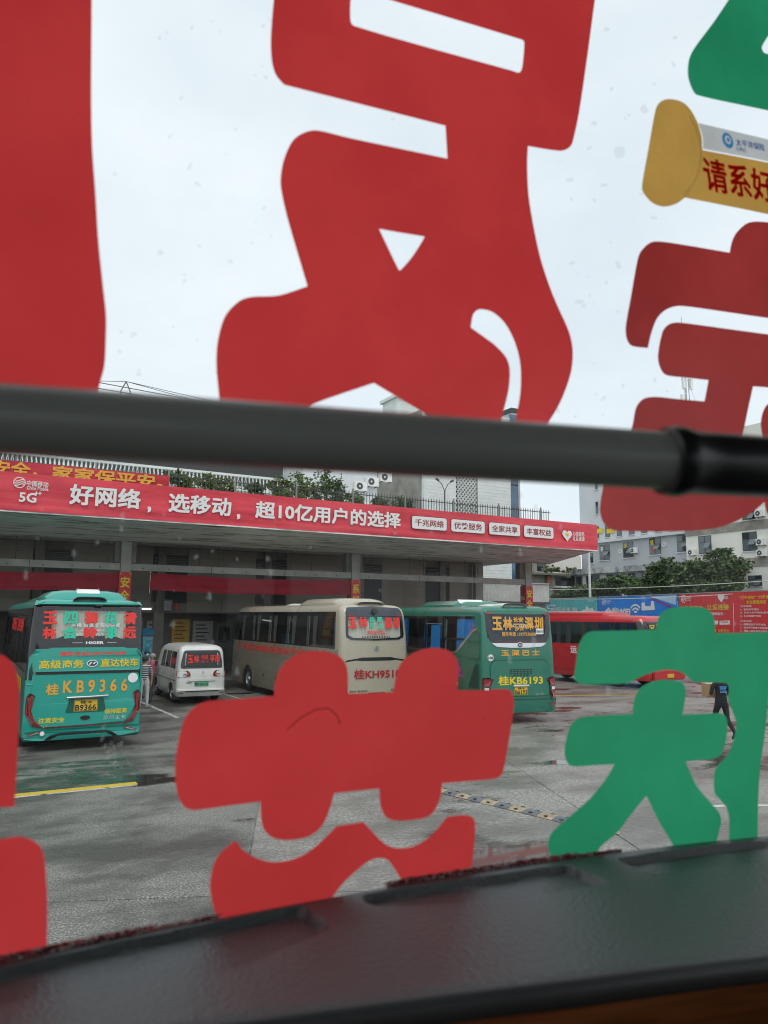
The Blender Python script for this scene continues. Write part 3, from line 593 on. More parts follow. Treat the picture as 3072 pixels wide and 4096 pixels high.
text(fz, '冷饮', 'vinyl_green', plane_fn((0, -.265, 0), (1, 0, 0), (0, 0, 1)), -.16, .0, 1.75, 1.95, .01)

# ================================================================== VEHICLES
class Bus:
    """coach body lofted from plan outlines; rear at local y = 0, nose towards +y"""
    def __init__(s, root, hw, L, levels, rr=.13, rf=.45, stl=(), str_=(), sb=(), wy=(), wr=.5):
        ex = [y+k*wr*1.3 for y in wy for k in (-1, 1)]; stl = [*stl, *ex]; str_ = [*str_, *ex]; s.wop = [(sd, y-wr*1.3, y+wr*1.3, 0, wr*2.3) for y in wy for sd in 'LR']
        if wy:
            zt = wr*2.3; levels = [l for l in levels if abs(l[0]-zt) > .04]
            for k in range(len(levels)-1):
                a, b = levels[k], levels[k+1]
                if a[0] < zt < b[0]: t = (zt-a[0])/(b[0]-a[0]); levels = levels[:k+1]+[(zt, *[a[q]+(b[q]-a[q])*t for q in (1, 2, 3)])]+levels[k+1:]; break

        s.root, s.hw, s.L, s.lv, s.rr, s.rf = root, hw, L, levels, rr, rf
        P = []
        for y in sorted(set([rr, L-rf, *stl])): P.append((-hw, y, 'L'))
        P[-1] = (*P[-1][:2], 'C')
        for k in range(1, 6): a = math.pi/2*k/6; P.append((-hw+rf-rf*math.cos(a), L-rf+rf*math.sin(a), 'C'))
        P.append((-hw+rf, L, 'F')); P.append((hw-rf, L, 'C'))
        for k in range(1, 6): a = math.pi/2*k/6; P.append((hw-rf+rf*math.sin(a), L-rf+rf*math.cos(a), 'C'))
        ys = sorted(set([rr, L-rf, *str_]), reverse=True)
        for y in ys: P.append((hw, y, 'R'))
        P[-1] = (*P[-1][:2], 'C')
        for k in range(1, 5): a = math.pi/2*k/5; P.append((hw-rr+rr*math.cos(a), rr-rr*math.sin(a), 'C'))
        xs = sorted(set([hw-rr, rr-hw, *sb]), reverse=True)
        for x in xs: P.append((x, 0, 'B'))
        P[-1] = (*P[-1][:2], 'C')
        for k in range(1, 5): a = math.pi/2*k/5; P.append((-hw+rr-rr*math.sin(a), rr-rr*math.cos(a), 'C'))
        s.P = P
    def xyz(s, x, y, z, i, ra, fa): return (x*(s.hw-i)/s.hw, y+ra*(1-y/s.L)**2-fa*(y/s.L)**2, z)
    def lev(s, z):
        lv = s.lv
        if z <= lv[0][0]: return lv[0][1:]
        for a, b in zip(lv[:-1], lv[1:]):
            if a[0] <= z <= b[0]:
                t = (z-a[0])/max(1e-6, b[0]-a[0]); return tuple(a[k]+(b[k]-a[k])*t for k in (1, 2, 3))
        return lv[-1][1:]
    def body(s, mats, openings, matfn, panes, pmat):
        nop = len(openings); openings = [*openings, *s.wop]
        n = len(s.P); v = [s.xyz(x, y, z, i, ra, fa) for z, i, ra, fa in s.lv for x, y, _ in s.P]
        b = MB(); b.v = v; hole = {k: [] for k in range(len(openings))}
        for k in range(len(s.lv)-1):
            zm = (s.lv[k][0]+s.lv[k+1][0])/2
            for j in range(n):
                x, y, t = s.P[j]; x2, y2, _ = s.P[(j+1) % n]; xm, ym = (x+x2)/2, (y+y2)/2
                um = ym if t in 'LR' else xm
                f = (k*n+j, (k+1)*n+j, (k+1)*n+(j+1) % n, k*n+(j+1) % n)
                hit = [q for q, (sd, u0, u1, z0, z1) in enumerate(openings) if sd == t and u0 < um < u1 and z0 < zm < z1]
                if hit: hole[hit[0]].append(f); continue
                b.f.append(f); b.mi.append(matfn(t, xm, ym, zm))
        b.f.append(tuple((len(s.lv)-1)*n+j for j in range(n))[::-1]); b.mi.append(0)
        b.f.append(tuple(range(n))); b.mi.append(1)
        o = b.build('body', mats, s.root, 35, fix=True)
        for q, fs in hole.items():
            if not fs or q >= nop: continue
            vi = sorted({i for f in fs for i in f}); mp = {i: k for k, i in enumerate(vi)}; w = MB(); sd = openings[q][0]
            dx = {'L': (.012, 0), 'R': (-.012, 0), 'B': (0, .012)}[sd]
            w.add([(v[i][0]+dx[0], v[i][1]+dx[1], v[i][2]) for i in vi], [tuple(mp[i] for i in f) for f in fs]); w.build(panes[q], pmat if isinstance(pmat, str) else pmat[q], s.root, 40)
        return o
    def rear(s, off=.0):
        def f(u, v, w):
            i, ra, fa = s.lev(v); hx = s.hw-i; r = s.rr; a = abs(u)-(hx-r)
            y = 0 if a <= 0 else r-math.sqrt(max(0, r*r-min(a, r)**2)); return Vector((u, y+ra-off-w, v))
        return f
    def left(s, off=.0):      # u runs to the viewer's right = rearwards (u = -y)
        return lambda u, v, w: Vector((-(s.hw-s.lev(v)[0])-off-w, -u, v))
    def right(s, off=.0):     # u = y
        return lambda u, v, w: Vector(((s.hw-s.lev(v)[0])+off+w, u, v))
    def wheels(s, ys, r=.5, wd=.28, m='black'):
        z0 = s.lv[0][0]
        for y in ys:
            for fn in (s.left, s.right):
                sg = -1 if fn == s.left else 1; a = r*1.3; R_ = r*1.16
                arc = [(sg*y+R_*math.cos(q), r+R_*math.sin(q)) for q in [math.pi+.0-(math.pi+2*math.asin(min(1, (r-z0-.01)/R_)))*k/18+math.asin(min(1, (r-z0-.01)/R_)) for k in range(19)]]
                panel('wheel_arch', m, s.root, fn(-.008), [(sg*y-a, z0+.012), *arc, (sg*y+a, z0+.012), (sg*y+a, r*2.3), (sg*y-a, r*2.3)], th=.016)
            box('wheel_well', 'black', s.root, -s.hw+.36, s.hw-.36, y-r*1.35, y+r*1.35, z0+.05, r*2.3)
            MB().box(-s.hw+.02, -s.hw+.36, y-r*1.35, y+r*1.35, r*2.32, r*2.34).box(s.hw-.36, s.hw-.02, y-r*1.35, y+r*1.35, r*2.32, r*2.34).build('well_roof', 'black', s.root)
            for sg in (-1, 1):
                w = bpy.data.objects.new('wheel', None); COL.objects.link(w); w.parent = s.root; w.location = (sg*(s.hw-wd/2-.03), y, r); w.rotation_euler = (0, 0, 0 if sg < 0 else math.pi)
                MB().lathe([(wd/2, r*.6), (wd/2, r*.9), (wd/2-.04, r), (-wd/2+.04, r), (-wd/2, r*.9), (-wd/2, r*.62), (-wd/2+.03, r*.6)], 28).build('tyre', 'rubber', w, 40)
                rm = MB().lathe([(-wd/2+.02, r*.62), (-wd/2+.01, r*.56), (-wd/2+.1, r*.45), (-wd/2+.07, r*.25), (-wd/2+.0, r*.2), (-wd/2-.01, .001)], 28)
                for q in range(8): a = 2*math.pi*q/8; rm.lathe([(-wd/2+.075, .022), (-wd/2+.04, .022), (-wd/2+.04, .001)], 6, 'x', (0, r*.36*math.cos(a), r*.36*math.sin(a)))
                rm.build('rim', 'galv', w, 40)
    def curtain(s, fn, m, u0, u1, v0, v1, pl=.075, amp=.022, taper=0., depth=.1):
        nx = max(6, int((u1-u0)/pl*6)); w = MB(); nz = 6
        for j in range(nz+1):
            v = v0+(v1-v0)*j/nz; sq = 1-taper*(1-j/nz) if taper >= 0 else 1
            for i in range(nx+1):
                u = (u0+u1)/2+((i/nx)-.5)*(u1-u0)*sq; p = fn(u, v, -depth-amp*(math.sin(i/6*2*math.pi)+.5*math.sin(i*.9+j*.2)))
                w.v.append(tuple(p))
        w.f = [(j*(nx+1)+i, j*(nx+1)+i+1, (j+1)*(nx+1)+i+1, (j+1)*(nx+1)+i) for j in range(nz) for i in range(nx)]; w.mi = [0]*len(w.f)
        return w.build('curtain', m, s.root, 70, fix=False)
    def seats(s, m, y0, y1, z=1.05):
        me = MB()
        for dx in (-.24, .24): me.box(dx-.21, dx+.21, -.02, .42, .3, .45).box(dx-.21, dx+.21, -.14, -.02, .35, 1.05).box(dx-.13, dx+.13, -.15, -.03, 1.05, 1.25)
        me = me.mesh('seat'); me.materials.append(MATS[m]); y = y0
        while y < y1:
            for sx in (-1, 1):
                o = bpy.data.objects.new('seat', me); COL.objects.link(o); o.parent = s.root; o.location = (sx*(s.hw-.62), y, z)
            y += .82
        box('floor', 'interior', s.root, -s.hw+.08, s.hw-.08, .25, s.L-.6, z-.05, z)
def pod(parent, m, x, y0, y1, z, h, name='roof_unit'):
    w = MB(); prof = [(-x, 0), (-x*.98, h*.35), (-x*.8, h*.85), (-x*.5, h), (x*.5, h), (x*.8, h*.85), (x*.98, h*.35), (x, 0)]
    st_ = [(y0, .82, .12), (y0+.15, .95, .75), (y0+.5, 1, 1), (y1-.5, 1, 1), (y1-.1, .95, .7), (y1, .85, .12)]
    for y, sx, sz in st_: w.v += [(a*sx, y, z+b*sz) for a, b in prof]
    k = len(prof); w.f = [(i*k+j, i*k+j+1, (i+1)*k+j+1, (i+1)*k+j) for i in range(len(st_)-1) for j in range(k-1)]+[tuple(range(k)), tuple((len(st_)-1)*k+j for j in range(k))[::-1]]
    w.mi = [0]*len(w.f); return w.build(name, m, parent, 40)
def plate(root, fn, x, z, w, h, top, bot, m='plate_yellow', one=False):
    p = panel('number_plate', m, root, fn(.012), rrect(x-w/2, x+w/2, z-h/2, z+h/2, .02), th=.008); q = fn(.02)
    if one: text(p, top, 'black', q, x-w*.45, x+w*.45, z-h*.3, z+h*.3, .018)
    else:
        text(p, top, 'black', q, x-w*.24, x+w*.27, z+h*.16, z+h*.42, .012); text(p, bot, 'black', q, x-w*.44, x+w*.44, z-h*.42, z+h*.08, .012)
    panel('plate_rim', 'black', p, fn(.018), rrect(x-w/2+.008, x+w/2-.008, z-h/2+.008, z+h/2-.008, .015), [rrect(x-w/2+.016, x+w/2-.016, z-h/2+.016, z+h/2-.016, .012)], .002)

# ---------------------------------------------------------------- bright green coach (left)
b1 = thing('coach', 'bright turquoise green coach with yellow slogans and red and green window characters', 'coach', (2.64, 19.1, 0), 0, 'coaches parked at the station')
hw, L1 = 1.295, 11.8
WY = [.55, 2.0, 2.08, 3.9, 3.98, 5.8, 5.88, 7.7, 7.78, 9.6, 9.68, 11.0]
op = [('L', WY[k], WY[k+1], 1.75, 3.02) for k in range(0, 12, 2)]+[('R', WY[k], WY[k+1], 1.75, 3.02) for k in range(0, 12, 2)]+[('B', -1.0, 1.0, 2.48, 3.24)]
lv1 = [(.24, .03, .05, .02), (.34, 0, 0, 0), (.75, 0, 0, 0), (1.2, 0, 0, 0), (1.6, 0, 0, .02), (1.75, .0, .0, .03), (2.3, .015, .03, .10), (2.48, .02, .04, .14), (3.02, .05, .08, .35), (3.24, .065, .10, .45), (3.32, .09, .12, .5), (3.40, .17, .20, .55), (3.45, .32, .36, .7)]
B1 = Bus(b1, hw, L1, lv1, .15, .4, WY, WY, [-1.0, 1.0], [3.0, 9.1], 0.5)
def mf1(t, x, y, z):
    if t in 'LRC' and 1.6 < z < 3.2 and y > .0: return 1
    if t == 'B' and z > 2.3 and z < 3.3: return 1
    if t == 'C' and z > 2.3 and z < 3.3: return 1
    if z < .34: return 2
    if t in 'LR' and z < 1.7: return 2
    return 0
B1.body(['green_bus', 'black_gloss', 'green_bus_dark'], op, mf1, ['side_window']*12+['rear_window'], ['glass_dark']*12+['glass_clear'])
R1 = B1.rear
panel('spoiler', 'green_bus', b1, R1(.05), fillet([(-1.22, 3.30), (-1.17, 3.42), (-1.0, 3.37), (1.0, 3.39), (1.17, 3.43), (1.22, 3.32), (1.1, 3.35), (-1.1, 3.33)], .02), th=.16)
panel('brake_lamp', 'tail_dark', b1, R1(.02), rrect(-1.05, -.68, 3.255, 3.285, .01), th=.01); panel('brake_lamp', 'tail_dark', b1, R1(.02), rrect(.68, 1.05, 3.255, 3.285, .01), th=.01)
panel('camera', 'black', b1, R1(.12), rrect(.1, .26, 3.3, 3.345, .02), th=.05)
panel('window_surround', 'black_gloss', b1, R1(.012), fillet([(-1.13, 2.37), (1.13, 2.37), (1.09, 3.28), (-1.09, 3.28)], .12), [fillet([(-1.02, 2.58), (-.75, 2.52), (-.55, 2.60), (.55, 2.60), (.75, 2.52), (1.02, 2.56), (.99, 3.2), (-.99, 3.2)], .06)], .012)
B1.curtain(R1(0), 'curtain_cream', -.82, .84, 2.45, 3.3, .06, .010, 0, .045)
for x in (-.93, .93): panel('seat_back', 'seat_red', b1, R1(-.3), rrect(x-.13, x+.13, 2.3, 2.85, .05), th=.08)
q = R1(.02)
for k, (a_, m_) in enumerate((('玉\n林', 'vinyl_red'), ('四\n会', 'vinyl_green'), ('狮\n岭', 'vinyl_red'), ('花\n都', 'vinyl_green'), ('清\n远', 'vinyl_red'))):
    x = -.865+k*.449
    c1, c2 = a_.split('\n'); text(b1, c1, m_, q, x-.15, x+.15, 2.875, 3.165, .032, jit=.006); text(b1, c2, m_, q, x-.15, x+.15, 2.535, 2.815, .032, jit=.006)
for x, t_ in ((-.08, '皮革城'), (.39, '广州北'), (.83, '白云机场')): text(b1, '\n'.join(t_), 'vinyl_red', R1(.022), x-.03, x+.03, 2.55, 2.79, .01)
text(b1, '海格 智慧客车领导者', 'vinyl_white', R1(-.002), -.40, .70, 2.80, 2.90, .012); text(b1, 'www.higer.com', 'vinyl_white', R1(-.002), -.18, .48, 2.69, 2.76, .01); text(b1, '4008-600-2000', 'vinyl_white', R1(-.002), -.3, .55, 2.57, 2.66, .01)
text(b1, 'HIGER', 'chrome', R1(.03), -.06, .34, 2.405, 2.47, .03); panel('trim', 'chrome', b1, R1(.02), rrect(-.36, -.13, 2.435, 2.442, .002), th=.004); panel('trim', 'chrome', b1, R1(.02), rrect(.42, .63, 2.435, 2.442, .002), th=.004)
panel('upper_panel', 'green_bus', b1, R1(.02), fillet([(-1.12, 1.79), (1.2, 1.79), (1.21, 2.12), (.98, 2.27), (.8, 2.33), (-.8, 2.33), (-.95, 2.27), (-1.12, 2.12)], .05), th=.04)
panel('shoulder_panel', 'green_bus', b1, R1(.01), fillet([(-1.27, 1.5), (-1.1, 1.5), (-1.1, 2.15), (-.98, 2.24), (-1.1, 2.28), (-1.25, 2.14)], .03), th=.03); panel('shoulder_panel', 'green_bus', b1, R1(.01), fillet([(1.27, 1.5), (1.22, 1.5), (1.22, 2.15), (1.1, 2.24), (1.16, 2.28), (1.26, 2.14)], .02), th=.03)
panel('groove', 'black', b1, R1(.003), rrect(-1.15, 1.18, 1.72, 1.8, .01), th=.004)
text(b1, '随车电话:15977997618', 'vinyl_red', R1(.044), -.6, .84, 2.135, 2.245, .012)
text(b1, '高级商务', 'vinyl_yellow', R1(.044), -1.04, -.08, 1.86, 2.05, .016); text(b1, '直达快车', 'vinyl_yellow', R1(.044), .29, 1.16, 1.87, 2.06, .016)
lg = panel('emblem', 'chrome', b1, R1(.046), circle(.105, 1.96, .125, 28, .08), th=.012); panel('emblem_face', 'slate_blue', lg, R1(.054), circle(.105, 1.96, .105, 28, .064), th=.003)
panel('emblem_mark', 'chrome', lg, R1(.058), fillet([(.02, 1.93), (.06, 1.93), (.10, 1.985), (.13, 1.945), (.15, 1.945), (.19, 1.99), (.15, 1.99), (.115, 1.96), (.085, 2.0), (.06, 1.985)], .01), th=.004)
ht = panel('engine_hatch', 'green_bus', b1, R1(.012), fillet([(-1.13, 1.70), (1.19, 1.72), (1.2, 1.1), (1.1, .9), (.92, .60), (-.9, .52), (-1.08, .70), (-1.16, 1.0)], .06), th=.03)
text(b1, '桂', 'vinyl_orange', R1(.032), -.86, -.59, 1.26, 1.52, .022); text(b1, 'K B 9 3 6 6', 'vinyl_orange', R1(.032), -.50, .93, 1.29, 1.58, .02)
st2 = panel('round_sticker', 'vinyl_white', b1, R1(.032), circle(1.05, 1.6, .115, 24), th=.003)
rc = panel('plate_recess', 'green_bus_dark', b1, R1(.029), fillet([(-.42, .84), (.48, .84), (.40, 1.17), (-.34, 1.17)], .04), th=.004)
MB().tube([(-.40, -.06, 1.19), (.1, -.10, 1.2), (.5, -.06, 1.21)], .025, 8).build('light_bar', 'chrome', b1, 50)
plate(b1, lambda o: R1(o+.02), .02, 1.0, .52, .26, '桂·K', 'B9366')
panel('handle', 'black', b1, R1(.036), circle(.02, .72, .11, 20, .05), th=.012)
text(b1, '注意安全', 'vinyl_yellow', R1(.032), -.98, -.42, .64, .76, .014); text(b1, '保持距离', 'vinyl_yellow', R1(.032), .44, .95, .78, .90, .014); text(b1, '苏州金龙', 'chrome', R1(.032), .42, .94, .65, .75, .004); text(b1, 'V13', 'chrome', R1(.032), -.96, -.78, .54, .60, .01)
for sg in (-1, 1):
    pts = [(1.07, 1.26), (1.19, 1.33), (1.26, 1.22), (1.265, .86), (1.1, .58), (.84, .52), (1.05, .68), (1.14, .93)]
    tl = panel('tail_light', 'tail_dark', b1, R1(.02), fillet([(sg*a_, c_) for a_, c_ in pts], .03), th=.04)
    panel('light_tube', 'tail_red', tl, R1(.043), fillet([(sg*a_, c_) for a_, c_ in ((1.13, 1.22), (1.19, 1.26), (1.21, .9), (1.08, .66), (.92, .58), (1.06, .72), (1.16, .95))], .02), th=.008)
    panel('light_block', 'tail_red', tl, R1(.043), fillet([(sg*a_, c_) for a_, c_ in ((1.22, 1.05), (1.25, 1.05), (1.25, .85), (1.22, .8))], .01), th=.008)
    f_ = panel('fog_light', 'tail_red', b1, R1(.03), fillet([(sg*.88, .44), (sg*1.2, .36), (sg*1.18, .41), (sg*.95, .47)], .01), th=.02); panel('fog_trim', 'chrome', f_, R1(.038), fillet([(sg*.93, .435), (sg*1.19, .365), (sg*1.17, .385), (sg*.98, .45)], .01), th=.006)
panel('reflector_strip', 'tail_dark', b1, R1(.035), fillet([(-.85, .52), (.85, .545), (.85, .575), (-.85, .555)], .008), th=.01)
panel('bumper', 'green_bus', b1, R1(.03), fillet([(-1.26, .30), (-.9, .25), (.85, .27), (1.26, .33), (1.26, .50), (.86, .52), (-.86, .50), (-1.26, .46)], .04), th=.06)
panel('diffuser', 'black', b1, R1(.063), fillet([(-.84, .26), (.78, .27), (.62, .38), (.5, .42), (-.5, .41), (-.7, .37)], .03), th=.012); panel('diffuser_lip', 'green_bus', b1, R1(.072), fillet([(-.72, .26), (.66, .27), (.5, .36), (-.55, .35)], .03), th=.02)
panel('tow_cover', 'vinyl_white', b1, R1(.062), circle(-.88, .42, .05, 18), th=.006)
pu = pod(b1, 'green_bus', .98, .5, 3.4, 3.43, .26); panel('access_cover', 'vinyl_white', pu, lambda u, v, w: Vector((u, .66+(v-3.6)*1.5, v+.03+w)), rrect(-.25, .28, 3.58, 3.68, .01), th=.01)
for x in (-.22, .26): MB().tube([(x, .75, 3.66), (x, .75, 3.74)], .012, 5).build('lifting_eye', 'steel', pu)
pod(b1, 'mid_grey', .38, .28, .62, 3.42, .1, 'roof_hatch'); pod(b1, 'green_bus_dark', .9, 5, 8, 3.43, .18)
B1.seats('seat_brown', .9, 10.6); B1.wheels([3.0, 9.1], m='green_bus_dark')
lf = B1.left
for k in range(6):
    a_, c_ = WY[2*k], WY[2*k+1]
    B1.curtain(lf(0), 'curtain_cream', -c_+.05, -c_+.35, 2.0, 3.0, taper=.2)
text(b1, '玉林四会狮岭', 'vinyl_red', lf(.004), -4.9, -2.4, 2.62, 3.0, .02); text(b1, '花都清远', 'vinyl_red', lf(.004), -7.4, -5.2, 2.62, 3.0, .02)
text(b1, '高级商务', 'vinyl_yellow', lf(.012), -3.5, -1.1, 1.2, 1.6, .01)

# ---------------------------------------------------------------- beige coach (middle)
b2 = thing('coach', 'beige coach with red company lettering on its side and curtained rear window', 'coach', (11.83, 21.8, 0), 0, 'coaches parked at the station')
hw2, L2 = 1.27, 11.4
WY2 = [.42, 2.6, 2.66, 4.5, 4.56, 6.4, 6.46, 8.3, 8.36, 10.2]
op = [('L', WY2[k], WY2[k+1], 2.06, 3.26) for k in range(0, 10, 2)]+[('R', WY2[k], WY2[k+1], 2.06, 3.26) for k in range(0, 10, 2)]+[('B', -1.02, 1.02, 2.42, 3.12), ('F', -1, 1, 1.3, 3.16)]
lv2 = [(.28, .03, .08, .02), (.4, 0, .03, 0), (.9, 0, 0, 0), (1.3, 0, 0, .0), (1.8, 0, .02, .02), (2.06, .012, .03, .08), (2.42, .02, .05, .14), (3.12, .06, .13, .4), (3.26, .08, .17, .48), (3.34, .11, .2, .52), (3.42, .17, .26, .6), (3.48, .30, .4, .75), (3.51, .5, .7, .95)]
B2 = Bus(b2, hw2, L2, lv2, .2, .45, WY2, WY2, [-1.02, 1.02], [3.2, 8.9], 0.5)
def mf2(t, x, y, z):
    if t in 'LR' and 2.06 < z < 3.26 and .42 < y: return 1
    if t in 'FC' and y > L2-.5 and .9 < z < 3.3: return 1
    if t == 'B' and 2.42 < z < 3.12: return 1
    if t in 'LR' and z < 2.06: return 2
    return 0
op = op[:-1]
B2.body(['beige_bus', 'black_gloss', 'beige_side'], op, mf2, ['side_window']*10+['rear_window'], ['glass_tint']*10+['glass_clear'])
R2 = B2.rear
panel('rear_crown', 'slate_blue', b2, R2(.012), fillet([(-1.03, 3.05), (-1.06, 3.2), (-.98, 3.40), (0, 3.45), (.98, 3.40), (1.06, 3.2), (1.03, 3.05)], .06), th=.014)
for sg in (-1, 1): panel('high_lamp', 'tail_dark', b2, R2(.024), fillet([(sg*.8, 3.12), (sg*1.0, 3.12), (sg*1.02, 3.22), (sg*.84, 3.2)], .02), th=.012)
cm = panel('camera', 'black', b2, R2(.06), circle(0, 3.29, .09, 16), th=.1)
panel('window_surround', 'black_gloss', b2, R2(.014), fillet([(-1.07, 2.48), (-.9, 2.37), (0, 2.34), (.9, 2.37), (1.07, 2.48), (1.06, 3.14), (-1.06, 3.14)], .06), [fillet([(-1.0, 2.52), (-.85, 2.43), (0, 2.40), (.85, 2.43), (1.0, 2.52), (.98, 3.1), (-.98, 3.1)], .06)], .016)
B2.curtain(R2(0), 'curtain_cream', -1.0, 1.0, 2.3, 3.14, .09, .02, 0, .06)
panel('seat_back', 'seat_red', b2, R2(-.08), rrect(-.5, .6, 2.3, 2.47, .05), th=.05)
q = R2(.022)
for c_, x0, x1, m_ in (('玉', -.98, -.66, 'vinyl_red'), ('林', -.60, -.28, 'vinyl_red'), ('荔', .37, .65, 'vinyl_red'), ('浦', .68, .93, 'vinyl_red')): text(b2, c_, m_, q, x0, x1, 2.74, 3.09, .036, jit=.006)
text(b2, '桂平', 'vinyl_green', q, -.235, -.01, 2.94, 3.1, .02) if 0 else None
for c_, x, z in (('桂', -.21, 2.93), ('平', -.21, 2.72), ('蒙', .08, 2.93), ('山', .08, 2.72)): text(b2, c_, 'vinyl_green', q, x, x+.2, z, z+.175, .026)
text(b2, '随车服务电话', 'vinyl_red', q, -.28, .36, 2.54, 2.66, .014)
em = panel('emblem', 'chrome', b2, R2(.01), circle(.04, 2.08, .085, 24), [circle(.04, 2.08, .062, 24)], .012); panel('emblem_mark', 'chrome', em, R2(.01), fillet([(-.01, 2.08), (.04, 2.03), (.09, 2.08), (.04, 2.13)], .01), th=.01)
panel('hatch_gap', 'black', b2, R2(.006), fillet([(-1.12, 1.66), (-1.05, 1.72), (-.75, 1.76), (-.5, 1.8), (.55, 1.8), (.75, 1.76), (1.05, 1.72), (1.12, 1.66), (.75, 1.71), (.5, 1.69), (-.5, 1.69), (-.7, 1.71)], .02), th=.01)
panel('engine_hatch', 'beige_bus', b2, R2(.008), fillet([(-1.1, .62), (1.1, .62), (1.1, 1.63), (.78, 1.70), (.5, 1.66), (-.5, 1.66), (-.78, 1.70), (-1.1, 1.63)], .05), th=.02)
text(b2, '桂KH9518', 'vinyl_maroon', R2(.022), -.8, .92, 1.12, 1.43, .022); text(b2, 'ZK6118HQA9', 'dark_grey', R2(.022), -.95, -.3, .71, .77, .016); text(b2, '宇通', 'dark_grey', R2(.022), .56, .75, .7, .79, .012)
plate(b2, lambda o: R2(o+.008), .04, .53, .5, .24, '桂·K', 'H9518'); panel('plate_frame', 'black', b2, R2(.008), rrect(-.27, .35, .39, .68, .04), th=.024)
for sg in (-1, 1): panel('tail_light', 'tail_red', b2, R2(.012), fillet([(sg*1.0, .55), (sg*1.22, .55), (sg*1.22, 1.1), (sg*1.05, 1.0)], .04), th=.03)
panel('bumper', 'beige_bus', b2, R2(.02), fillet([(-1.24, .3), (1.24, .3), (1.24, .52), (-1.24, .52)], .05), [rrect(-.4, .48, .36, .51, .02)], .05)
lf = B2.left
text(b2, '广西运美集团玉林汽车总站', 'vinyl_red', lf(.008), -10.3, -1.2, 1.68, 1.95, .016)
for k in range(5):
    a_, c_ = WY2[2*k], WY2[2*k+1]
    B2.curtain(lf(0), 'curtain_cream', -c_+.08, -c_+.42, 2.1, 3.12, taper=.35); B2.curtain(lf(0), 'curtain_cream', -a_-.4, -a_-.1, 2.1, 3.12, taper=.35)
for z in (.95, 1.55): panel('seam', 'beige_dark', b2, lf(.002), rrect(-10.2, -.4, z-.006, z+.006, .002), th=.003)
for k in range(5): panel('locker_seam', 'beige_dark', b2, lf(.002), rrect(-2.5-k*1.4-.006, -2.5-k*1.4, .42, .95, .002), th=.003); panel('locker_lock', 'black', b2, lf(.01), rrect(-2.85-k*1.4, -2.75-k*1.4, .74, .84, .02), th=.01)
pod(b2, 'beige_bus', .95, .9, 4.4, 3.49, .24); pod(b2, 'beige_bus', .5, .45, .85, 3.5, .09, 'roof_hatch'); pod(b2, 'pale', .45, 6, 7, 3.5, .1, 'roof_hatch')
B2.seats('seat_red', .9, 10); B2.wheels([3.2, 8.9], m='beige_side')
mr_ = bpy.data.objects.new('mirror', None); COL.objects.link(mr_); mr_.parent = b2
MB().tube([(-1.15, L2-.3, 2.9), (-1.45, L2+.1, 2.85), (-1.5, L2+.15, 2.55)], .035, 8).build('mirror_arm', 'black', mr_, 50); pod(mr_, 'black', .16, L2+.05, L2+.25, 2.0, .62, 'mirror_head').location = (-1.5, 0, 0)

# ---------------------------------------------------------------- dark green coach (right)
b3 = thing('coach', 'dark green coach with blue curtains and yellow rear window characters', 'coach', (14.72, 18.05, 0), R(-8.3), 'coaches parked at the station')
hw3, L3 = 1.26, 11.0
WY3 = [.5, 2.75, 2.8, 4.15, 4.2, 5.9, 5.95, 7.7, 7.75, 9.6]
op = [('L', WY3[k], WY3[k+1], 2.0, 3.15) for k in range(0, 10, 2)]+[('R', WY3[k], WY3[k+1], 2.0, 3.15) for k in range(0, 10, 2)]+[('B', -.98, .98, 2.5, 3.22)]
lv3 = [(.3, .03, .03, .02), (.4, 0, 0, 0), (.78, 0, -.02, 0), (.8, 0, .02, 0), (1.3, 0, .02, 0), (1.9, .0, .03, .02), (2.0, .005, .03, .05), (2.5, .02, .05, .14), (3.15, .055, .10, .4), (3.22, .06, .11, .45), (3.3, .085, .13, .5), (3.40, .16, .2, .55), (3.46, .3, .36, .7)]
B3 = Bus(b3, hw3, L3, lv3, .16, .4, WY3, WY3, [-.98, .98], [3.0, 8.6], 0.5)
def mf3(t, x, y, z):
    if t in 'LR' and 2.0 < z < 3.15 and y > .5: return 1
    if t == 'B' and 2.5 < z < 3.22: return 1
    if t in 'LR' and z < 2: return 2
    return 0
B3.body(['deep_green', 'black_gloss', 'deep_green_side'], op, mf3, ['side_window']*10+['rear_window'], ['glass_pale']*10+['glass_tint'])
R3, lf = B3.rear, B3.left
panel('window_surround', 'black_gloss', b3, R3(.012), fillet([(-1.12, 3.3), (1.12, 3.3), (1.1, 2.75), (.98, 2.42), (.8, 2.36), (-.8, 2.36), (-.98, 2.42), (-1.1, 2.75)], .05), [fillet([(-.96, 3.2), (.96, 3.2), (.95, 2.8), (.86, 2.55), (-.86, 2.55), (-.95, 2.8)], .06)], .014)
for sg in (-1, 1): panel('high_lamp', 'tail_red', b3, R3(.022), fillet([(sg*.84, 3.24), (sg*1.05, 3.27), (sg*1.08, 3.21), (sg*.95, 3.21)], .01), th=.008)
panel('brake_strip', 'tail_dark', b3, R3(.022), fillet([(-.82, 2.40), (.82, 2.40), (.86, 2.43), (-.86, 2.43)], .01), th=.008)
panel('chrome_trim', 'chrome', b3, R3(.02), fillet([(-.95, 2.36), (.95, 2.36), (.78, 2.25), (.3, 2.22), (-.3, 2.22), (-.78, 2.25)], .04), th=.02)
em = panel('emblem', 'chrome', b3, R3(.036), circle(.02, 2.3, .095, 24), th=.01); panel('emblem_face', 'black', em, R3(.043), circle(.02, 2.3, .075, 24), th=.004); panel('emblem_mark', 'chrome', em, R3(.047), circle(.02, 2.3, .04, 16), [circle(.02, 2.3, .022, 16)], .003)
B3.curtain(R3(0), 'curtain_blue', -.98, .98, 2.4, 3.2, .09, .02, 0, .06)
q = R3(.022)
